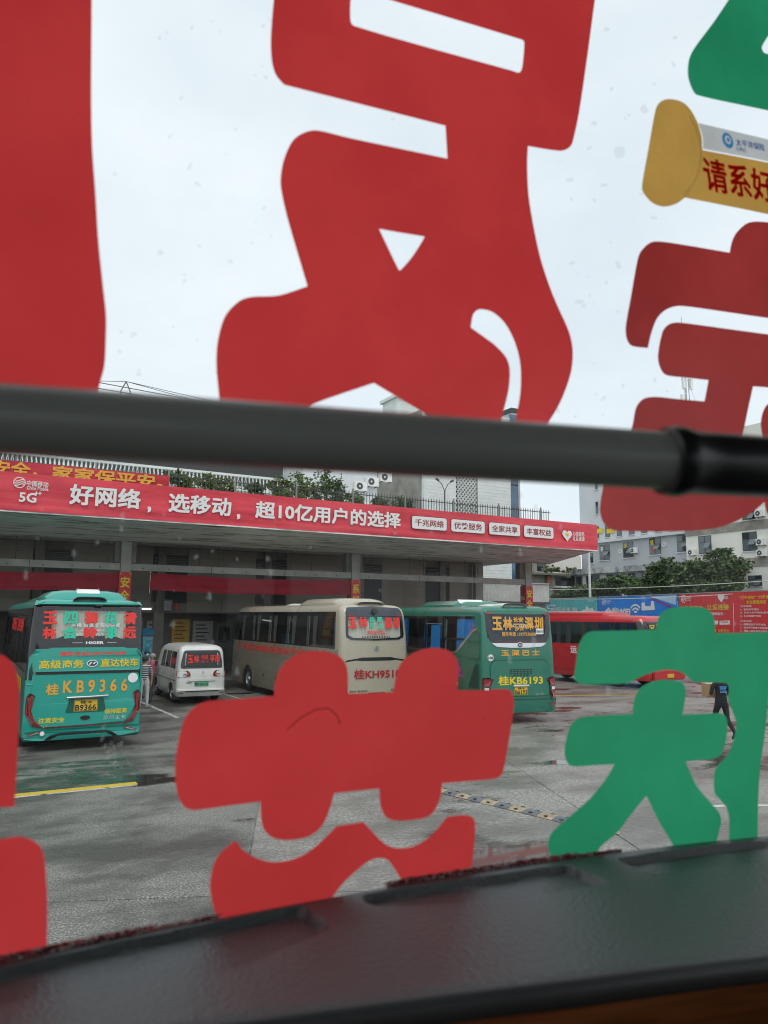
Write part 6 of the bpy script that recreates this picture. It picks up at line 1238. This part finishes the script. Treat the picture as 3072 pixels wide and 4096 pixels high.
for k in range(26): blot(s, 430+rn.gauss(40, 45), 2960+rn.gauss(60, 60), rn.uniform(3, 9), rn.uniform(1, 2.2), .6)
o = s.build('water_marks', 'water_mark', ws, fix=False); o['kind'] = 'stuff'
for k in range(110): blot(s2, rn.choice((rn.uniform(450, 1100), rn.uniform(2300, 2800), rn.uniform(2100, 2500))), rn.uniform(40, 1900), rn.uniform(3, 10), rn.uniform(.8, 2.2), rn.uniform(0, 3))
for px, py, r_ in ((2165, 2022, 12), (2100, 1975, 18), (650, 990, 13), (735, 365, 9), (2600, 420, 20), (2500, 590, 22)): blot(s2, px, py, r_, 1.1)
for k in range(45): blot(s2, rn.choice((rn.uniform(0, 350), rn.uniform(900, 2250), rn.uniform(720, 2000))), rn.uniform(20, 3500), rn.uniform(2, 5), rn.uniform(.8, 2), rn.uniform(0, 3))
for v in range(len(s2.v)-45*9, len(s2.v)): s2.v[v] = tuple(Vector(s2.v[v])-WN*.0135)
o = s2.build('grime_marks', 'grime_mark', ws, fix=False); o['kind'] = 'stuff'
def decal(label, m, outer, holes=(), off=.002):
    d = link('window_lettering', place(flat([wuv(*p) for p in catmull(outer)], [[wuv(*p) for p in catmull(h)] for h in holes]), wfn(off)), m)
    return tag(d, label, 'window lettering', 'lettering strokes cut from vinyl on the windscreen')
c = 1
decal('broad red vinyl stroke filling the upper left corner of the windscreen', 'film_red', [(-420, -320, c), (362, -320, c), (366, 0), (364, 370), (368, 593), (381, 778), (393, 972), (412, 1157), (423, 1259), (423, 1343), (417, 1463), (398, 1537), (370, 1640), (300, 1720), (-420, 1720, c)])
decal('large red vinyl character with slots and a small triangle opening above the rail', 'film_red',
      [(1130, -320, c), (1093, 0), (1081, 157), (1085, 250), (1102, 306), (1134, 344, c), (1400, 411), (1778, 507, c), (1786, 638, c), (1400, 557), (1268, 526), (1213, 535), (1167, 569), (1134, 639), (1120, 713), (1123, 768), (1148, 880), (1227, 1148, c), (1111, 1185), (1009, 1190), (954, 1208), (898, 1268), (870, 1361), (863, 1444), (869, 1537), (885, 1640), (940, 1740), (1100, 1700, c), (1245, 1620), (1492, 1534, c), (1607, 1602), (1720, 1668), (1860, 1740, c), (1985, 1720), (2005, 1663), (2030, 1562), (2035, 1481), (2020, 1431), (1974, 1381), (1939, 1355), (1879, 1312, c), (1889, 1260), (1914, 1240), (1964, 1250), (2015, 1295), (2055, 1371), (2077, 1461), (2077, 1572), (2060, 1673), (2050, 1770, c), (2150, 1740), (2191, 1688), (2236, 1612), (2277, 1502), (2287, 1411), (2272, 1330), (2206, 1179), (2156, 1028), (2121, 857), (2108, 756), (2105, 645), (2108, 588, c), (2236, 607), (2277, 590), (2292, 549), (2312, 454), (2342, 252), (2376, 0), (2420, -320, c)],
      [[(1403, -60, c), (1398, 65), (1412, 108), (2045, 287), (2073, 294), (2085, 272), (2093, 175), (2083, 163), (1541, 0), (1430, -35)], [(1513, 919, c), (1600, 934), (1685, 948), (1694, 952), (1646, 1029), (1600, 1082), (1592, 1083)]])
decal('green vinyl stroke cut off by the upper right frame corner', 'film_green', [(3010, -150, c), (2912, 0), (2851, 91), (2775, 193), (2752, 240), (2747, 302), (2761, 353), (2785, 384), (3072, 446), (3420, 522, c), (3420, -150, c)], [[(3043, 191), (3072, 141), (3180, -40, c), (3300, 30, c), (3190, 245, c), (3072, 220), (3052, 214)]])
decal('dark red vinyl roof stroke with a dot right of the yellow sticker', 'film_red2', [(3072, 892), (2992, 892), (2942, 932), (2922, 972), (2914, 1013, c), (2780, 990), (2650, 970), (2599, 972), (2559, 1008), (2544, 1048), (2519, 1189), (2498, 1310), (2503, 1360), (2524, 1386), (2587, 1394, c), (2599, 1340), (2624, 1275), (2665, 1238), (2720, 1226), (2900, 1250), (3072, 1275), (3300, 1305, c), (3300, 1060, c), (3190, 1050, c), (3180, 960), (3140, 905)])
decal('dark red vinyl stroke passing behind the rail at the right', 'film_red2', [(3300, 1372, c), (3072, 1340), (2880, 1314), (2710, 1292), (2670, 1300), (2645, 1330), (2627, 1421), (2635, 1471), (2660, 1502), (2740, 1512), (2829, 1522, c), (2813, 1607, c), (2710, 1598), (2619, 1589), (2569, 1597), (2539, 1633), (2522, 1713), (2480, 1800), (2432, 1890), (2407, 1955), (2397, 2010), (2395, 2049), (2407, 2087), (2426, 2110), (2459, 2123), (2646, 2126), (2808, 2120), (2905, 2100), (2995, 2055), (3047, 2013), (3110, 1940), (2950, 1850), (2972, 1713), (3007, 1547, c), (3072, 1552), (3300, 1580, c)])
decal('small dark red vinyl stroke at the right frame edge beside the rail', 'film_red2', [(3038, 1703), (3050, 1640), (3080, 1612), (3300, 1625, c), (3300, 2110, c), (3085, 2080), (3050, 1980), (3060, 1830)])
dc = decal('red vinyl double cross stroke below the coaches at the centre', 'film_red', [(731, 2889), (768, 2833), (824, 2805), (900, 2799), (1093, 2783, c), (1096, 2742), (1111, 2688), (1141, 2646), (1183, 2619), (1238, 2605), (1310, 2607), (1358, 2628), (1382, 2661), (1389, 2712), (1387, 2774, c), (1569, 2767, c), (1575, 2730), (1590, 2670), (1620, 2631), (1665, 2604), (1726, 2591), (1786, 2601), (1822, 2634), (1829, 2676), (1825, 2760, c), (1920, 2760), (2026, 2756), (2045, 2775), (2051, 2806), (2045, 2875), (2011, 3074), (1995, 3105), (1957, 3116), (1860, 3124), (1765, 3131, c), (1758, 3187), (1730, 3247), (1693, 3270), (1610, 3281), (1564, 3278), (1536, 3261), (1518, 3219), (1514, 3152, c), (1333, 3171, c), (1319, 3224), (1287, 3298), (1231, 3344), (1139, 3358), (1079, 3343), (1046, 3298), (1039, 3204, c), (900, 3222), (778, 3238), (741, 3229), (713, 3187), (699, 3113), (704, 3011)])
cv = [Vector(p) for p in ((1147, 2915), (1200, 2870), (1260, 2837), (1310, 2832), (1345, 2862), (1357, 2895))]
MB().tube([wfn(.0025)(*wuv(*p), 0) for p in cv], .0004, 4).build('film_crease', 'tail_dark', dc)
decal('red vinyl forked stroke rising from the dashboard at the centre', 'film_red', [(940, 3360, c), (889, 3400), (856, 3446), (838, 3530), (847, 3604), (880, 3720, c), (1240, 3720, c), (1347, 3557), (1407, 3493), (1481, 3437), (1536, 3432), (1564, 3456), (1587, 3493), (1601, 3516), (1640, 3640, c), (1840, 3640, c), (1883, 3456), (1892, 3381), (1897, 3307), (1888, 3270), (1860, 3259), (1795, 3263), (1781, 3270), (1721, 3340), (1656, 3381), (1592, 3391), (1536, 3374), (1449, 3286, c), (1343, 3303, c), (1250, 3391), (1176, 3432), (1093, 3446), (1028, 3432), (972, 3400)])
decal('red vinyl stroke at the left edge beside the bright green coach', 'film_red', [(-380, 2610, c), (0, 2618), (24, 2628), (54, 2658), (69, 2700), (77, 2761), (71, 2984), (57, 3224, c), (-380, 3240, c)])
decal('red vinyl stroke in the lower left corner above the dashboard', 'film_red', [(-380, 3356, c), (0, 3354), (65, 3344), (120, 3354), (162, 3386), (178, 3437), (188, 3594), (188, 3761), (186, 3990, c), (-380, 3990, c)])
decal('green vinyl roof stroke with a dot and long right leg', 'film_green', [(2310, 2583), (2298, 2660), (2293, 2706), (2306, 2729), (2337, 2737), (2505, 2733, c), (2551, 2710), (2605, 2689), (2666, 2679), (2720, 2689), (2770, 2729, c), (2840, 2729), (2896, 2731), (2911, 2750), (2906, 2800), (2925, 2845), (2939, 2890), (2931, 2951), (2904, 3020), (2860, 3068), (2851, 3099), (2853, 3169), (2883, 3206), (2902, 3233), (2911, 3280), (2908, 3420, c), (3024, 3420, c), (3031, 3120), (3057, 2913), (3068, 2790), (3090, 2640), (3095, 2560), (3072, 2530), (2970, 2531), (2854, 2533, c), (2854, 2491), (2843, 2457), (2812, 2432), (2743, 2426), (2682, 2431), (2643, 2449), (2624, 2484), (2620, 2518, c), (2500, 2522), (2356, 2526), (2329, 2545)])
decal('green vinyl walking figure shaped stroke above the dashboard', 'film_green', [(2525, 2856, c), (2532, 2798), (2555, 2752), (2597, 2729), (2651, 2718), (2705, 2723), (2732, 2741), (2737, 2783), (2724, 2858, c), (2800, 2855), (2873, 2852), (2896, 2863), (2904, 2890), (2900, 2951), (2885, 3005), (2854, 3032), (2737, 3044, c), (2758, 3094), (2786, 3150), (2869, 3247), (2880, 3280), (2869, 3331), (2840, 3450, c), (2730, 3460, c), (2670, 3349), (2633, 3289), (2601, 3224), (2580, 3181, c), (2508, 3270), (2462, 3331), (2397, 3386), (2330, 3500, c), (2215, 3500, c), (2193, 3409), (2187, 3381), (2198, 3335), (2240, 3294), (2351, 3196), (2416, 3118), (2453, 3056, c), (2370, 3060), (2295, 3065), (2267, 3053), (2254, 3016), (2257, 2970), (2275, 2905), (2298, 2879), (2329, 2867), (2430, 2860)])
# yellow seat belt sticker (its drawn mascot is left out)
sk_ = thing('seat_belt_sticker', 'orange and white seat belt reminder sticker with red characters at the right', 'sticker', tuple(WP)); sk_.location = (0, 0, 0)
link('film', place(flat([wuv(*p) for p in catmull([(2614, 443), (2635, 413), (2670, 403), (2720, 415), (2755, 448), (2781, 496, c), (2797, 550), (2799, 606, c), (3072, 658), (3600, 773, c), (3600, 985, c), (3072, 864), (2730, 796, c), (2695, 821), (2645, 832), (2599, 816), (2564, 776), (2559, 746), (2584, 605)])]), wfn(.004)), 'film_orange', sk_)
link('white_band', place(flat([wuv(*p) for p in catmull([(2781, 500, c), (3072, 568), (3600, 694, c), (3600, 770, c), (3072, 655), (2800, 603, c), (2798, 550)])]), wfn(.005)), 'film_white', sk_)
link('white_edge', place(flat([wuv(*p) for p in catmull([(2752, 470), (2778, 520), (2796, 585), (2798, 640), (2785, 705), (2750, 770), (2730, 792), (2722, 785), (2745, 755), (2776, 700), (2787, 640), (2785, 585), (2768, 525), (2745, 478)])]), wfn(.005)), 'film_white', sk_)
def skew(px0, py0, px1, py1):      # text surface sloping with the sticker
    a, b = Vector((*wuv(px0, py0), 0)), Vector((*wuv(px1, py1), 0)); d = (b-a); L_ = d.length; d /= L_; n_ = Vector((-d.y, d.x, 0))
    return (lambda u, v, w: wfn(.0065)(*(a+d*u+n_*v).xy, w*.2)), L_
f, l = skew(2808, 772, 3072, 822); kk = .105/264*1.0
h_ = (Vector(wuv(2900, 660))-Vector(wuv(2900, 790))).length
text(sk_, '请系好安全带', 'film_text_red', f, 0, l*2.15, 0, h_, .02)
f, l = skew(2930, 593, 3045, 615); h_ = (Vector(wuv(2900, 560))-Vector(wuv(2900, 588))).length; text(sk_, '太平洋保险', 'film_text_blue', f, 0, l, 0, h_, .014); f, l2 = skew(2930, 612, 2970, 620); text(sk_, 'CPIC', 'film_text_blue', f, 0, l2, 0, h_*.5, .01)
f, l = skew(2880, 605, 2920, 613); r_ = l*.55; link('emblem', place(flat(circle(r_, r_*1.2, r_, 20), [circle(r_*1.05, r_*1.3, r_*.55, 16)]), f), 'film_text_blue', sk_); link('emblem', place(flat(circle(r_*1.1, r_*1.3, r_*.3, 12)), f), 'film_text_blue', sk_)

# grab rail
a, b = atd(0, 1675, .347), atd(2300, 1820, .418); d = (b-a); gr_ = thing('grab_rail', 'thick grey grab rail with black rubber sleeve crossing in front of the windscreen', 'rail', tuple(a)); gr_.location = (0, 0, 0)
A_ = a+d*((-1.195-a.x)/d.x); B_ = a+d*((1.355-a.x)/d.x)
n_ = 40; MB().tube([A_+(B_-A_)*i/n_ for i in range(n_+1)], .0166, 32).build('tube', 'rail_paint', gr_, 60)
def rp(px):      # point of the rail axis seen at column px
    lo, hi = -1.5, 2.6
    for _ in range(40):
        m_ = (lo+hi)/2; v_ = a+d*m_-CAM; x = CX+F*v_.dot(RV)/v_.dot(FW)
        lo, hi = (m_, hi) if x < px else (lo, m_)
    return a+d*lo
s0 = rp(2650); dd = d.normalized(); s = MB(); prof = [(0, .0168), (.001, .0195), (.006, .0205), (.012, .0203), (.015, .0188), (.03, .0184), (.3, .0184), (.302, .0168)]
s.tube([s0+dd*p for p, _ in prof], [r for _, r in prof], 32, cap=False); s.build('sleeve', 'sleeve', gr_, 50)
for e_, sg in ((A_, 1), (B_, -1)): MB().tube([e_, e_+dd*sg*.004, e_+dd*sg*.02], [.03, .03, .018], 20).build('end_flange', 'rail_paint', gr_, 40)
# dashboard
CP = [(p.x, p.z) for p in (onplane(0, 3828, WP, WN), onplane(1536, 3532, WP, WN), onplane(3072, 3332, WP, WN))]; ZD = CP[1][1]
def crown(x):       # the moulding is slightly domed along its length
    x = max(-.3, min(1.2, x)); t = 0
    for i, (a, b) in enumerate(CP):
        l = b
        for j, (c_, _) in enumerate(CP):
            if i != j: l *= (x-c_)/(a-c_)
        t += l
    return t-ZD
def dense(pts, st=.04):
    out = []
    for a, b in zip(pts, pts[1:]+pts[:1]):
        k = max(1, int(math.dist(a, b)/st)); out += [(a[0]+(b[0]-a[0])*i/k, a[1]+(b[1]-a[1])*i/k) for i in range(k)]
    return out
db = thing('dashboard', 'dark grey grained dashboard top with recessed panels below the windscreen', 'dashboard', (0.2, .55, ZD)); db.location = (0, 0, 0)
print('dash', CP)
def dz(px, py):
    p = onz(px, py, ZD)
    for _ in range(5): p = onz(px, py, ZD+crown(p.x))
    return (p.x, p.y)
back = [WP+WR*u-WN*.012 for u in (1.0, -1.55)]
lipR = [(-1.2, .44), (-.75, .545), (-.35, .585), (-.06, .565)]+[dz(1536, 3992)]+[dz(2300, 3903)]+[dz(3072, 3812)]+[(1.0, .28), (1.28, .2)]
lip = dense([tuple(p) for p in lipR]+[tuple(lipR[-1])])[:-1]
rec = [fillet([dz(*p) for p in q], .012, 2) for q in (
    [(-300, 3935), (0, 3872), (600, 3741), (1210, 3618), (1330, 3712), (900, 3890), (0, 4015), (-300, 4062)],
    [(1432, 3580), (2275, 3458), (2440, 3532), (2054, 3602), (1490, 3628)],
    [(2450, 3436), (3072, 3358), (3300, 3330), (3300, 3430), (2610, 3492)])]
def lipy(x):
    for (xa, ya), (xb, yb) in zip(lip[:-1], lip[1:]):
        if xa <= x <= xb: return ya+(yb-ya)*(x-xa)/max(1e-9, xb-xa)
    return lip[0][1] if x < lip[0][0] else lip[-1][1]
def sdf(poly, x, y):         # distance inside a recess outline, 0 outside
    ins = False; best = 9.
    for (xa, ya), (xb, yb) in zip(poly, poly[1:]+poly[:1]):
        if (ya > y) != (yb > y) and x < (xb-xa)*(y-ya)/(yb-ya)+xa: ins = not ins
        dx, dy = xb-xa, yb-ya; t_ = max(0, min(1, ((x-xa)*dx+(y-ya)*dy)/max(1e-12, dx*dx+dy*dy))); best = min(best, math.hypot(xa+dx*t_-x, ya+dy*t_-y))
    return best if ins else 0.
bbs = [(min(p[0] for p in q), max(p[0] for p in q), min(p[1] for p in q), max(p[1] for p in q)) for q in rec]
xs_ = [-1.2+.05*i for i in range(23)]+[-.06+.0028*i for i in range(390)]+[1.05+.05*i for i in range(5)]; ny = 96; s = MB()
for x in xs_:
    ya = lipy(x); yb = WP.y-(x-WP.x)*.0437-.012
    for j in range(ny+1):
        y = ya+(yb-ya)*j/ny; dep = 0.
        for q, bb in zip(rec, bbs):
            if bb[0] < x < bb[1] and bb[2] < y < bb[3]:
                d_ = sdf(q, x, y)
                if d_ > 0: t_ = min(1, d_/.0024); dep = .0075*t_*t_*(3-2*t_)
        s.v.append((x, y, ZD+crown(x)-dep-.0012*(1-min(1, j/6))**2))
s.f = [(i*(ny+1)+j, (i+1)*(ny+1)+j, (i+1)*(ny+1)+j+1, i*(ny+1)+j+1) for i in range(len(xs_)-1) for j in range(ny)]; s.mi = [0]*len(s.f); s.build('top_skin', 'dash', db, 60, fix=False)
s = MB(); k_ = len(lip); sec = [(.0, -.001), (.003, -.0015), (.006, -.004), (.0075, -.010), (.006, -.018), (-.002, -.021)]
for i, p in enumerate(lip):
    t_ = Vector((*lip[min(i+1, k_-1)], 0))-Vector((*lip[max(i-1, 0)], 0)); t_.normalize(); n_ = Vector((t_.y, -t_.x, 0))
    for o_, z_ in sec: s.v.append(tuple(Vector((p[0], p[1], ZD+crown(p[0])+z_))+n_*o_))
m_ = len(sec); s.f = [(i*m_+j, (i+1)*m_+j, (i+1)*m_+j+1, i*m_+j+1) for i in range(k_-1) for j in range(m_-1)]; s.mi = [0]*len(s.f); s.build('front_lip', 'dash_lip', db, 60)
s = MB()
for i, p in enumerate(lip):
    t_ = Vector((*lip[min(i+1, k_-1)], 0))-Vector((*lip[max(i-1, 0)], 0)); t_.normalize(); n_ = Vector((t_.y, -t_.x, 0)); q = Vector((p[0], p[1], crown(p[0])))
    s.v += [tuple(q-n_*.004+Vector((0, 0, ZD-.02))), tuple(q+n_*.012+Vector((0, 0, ZD-.2))), tuple(q+n_*.0+Vector((0, 0, ZD-.75)))]
s.f = [(i*3+j, i*3+3+j, i*3+4+j, i*3+1+j) for i in range(k_-1) for j in (0, 1)]; s.mi = [0]*len(s.f); wp = s.build('wood_fascia', 'wood', None, 50); tag(wp, 'reddish brown wood grain panel under the dashboard lip', 'panel')
# tufted trim cord between dashboard and glass
s = MB(); rn = random.Random(11)
def tuft(px, py, hh):
    p = onplane(px, py, WP-WN*.009, WN); p.z = ZD+crown(p.x)-.001
    q = [p+Vector((rn.gauss(0, .0025), rn.gauss(0, .001), rn.uniform(0, hh))) for _ in range(4)]; s.tube(q, rn.uniform(.0004, .0008), 3, rn.choices((0, 1, 2), (4, 3, 3))[0], False)
for k in range(2200):
    px = rn.uniform(-300, 850); tuft(px, 3800, .005 if px < 600 else .003)
for k in range(2200):
    px = rn.uniform(1560, 2480); tuft(px, 3500, .005 if px < 2300 else .003)
tc_ = s.build('trim_cord', ['tuft_red', 'tuft_pale', 'tuft_dark'], None, fix=False); tag(tc_, 'red white and black tufted fabric trim along the dashboard edge at the glass', 'trim', kind=None)
# cabin shell around the camera
cb_ = thing('coach_cabin', 'plain grey interior shell of the coach the picture is taken from', 'cabin', (0, -2, 1.5)); cb_.location = (0, 0, 0)
x0, x1, y0, zf, zc_ = -1.2, 1.36, -5.0, 1.45, CZ+.98
box('ceiling', 'cabin', cb_, x0, x1, y0, .62, zc_, zc_+.06); box('floor', 'cabin_floor', cb_, x0, x1, y0, .4, zf-.06, zf); box('rear_wall', 'cabin', cb_, x0, x1, y0-.06, y0, zf, zc_)
for X in (x0, x1):
    a_, b_ = (X-.06, X-.001) if X < 0 else (X+.001, X+.06)
    box('side_panel', 'cabin', cb_, a_, b_, y0, .55, zf, 2.55); box('side_header', 'cabin', cb_, a_, b_, y0, .62, 3.75, zc_)
    for k in range(4): box('side_pillar', 'cabin', cb_, a_, b_, y0+k*1.75, y0+k*1.75+.14, 2.55, 3.75)
    box('corner_post', 'cabin', cb_, a_-.03 if X > 0 else a_, b_ if X > 0 else b_+.03, .45, .6, 1.0, zc_)
box('front_panel', 'cabin', cb_, x0, x1, .70, .74, .5, ZD-.12)
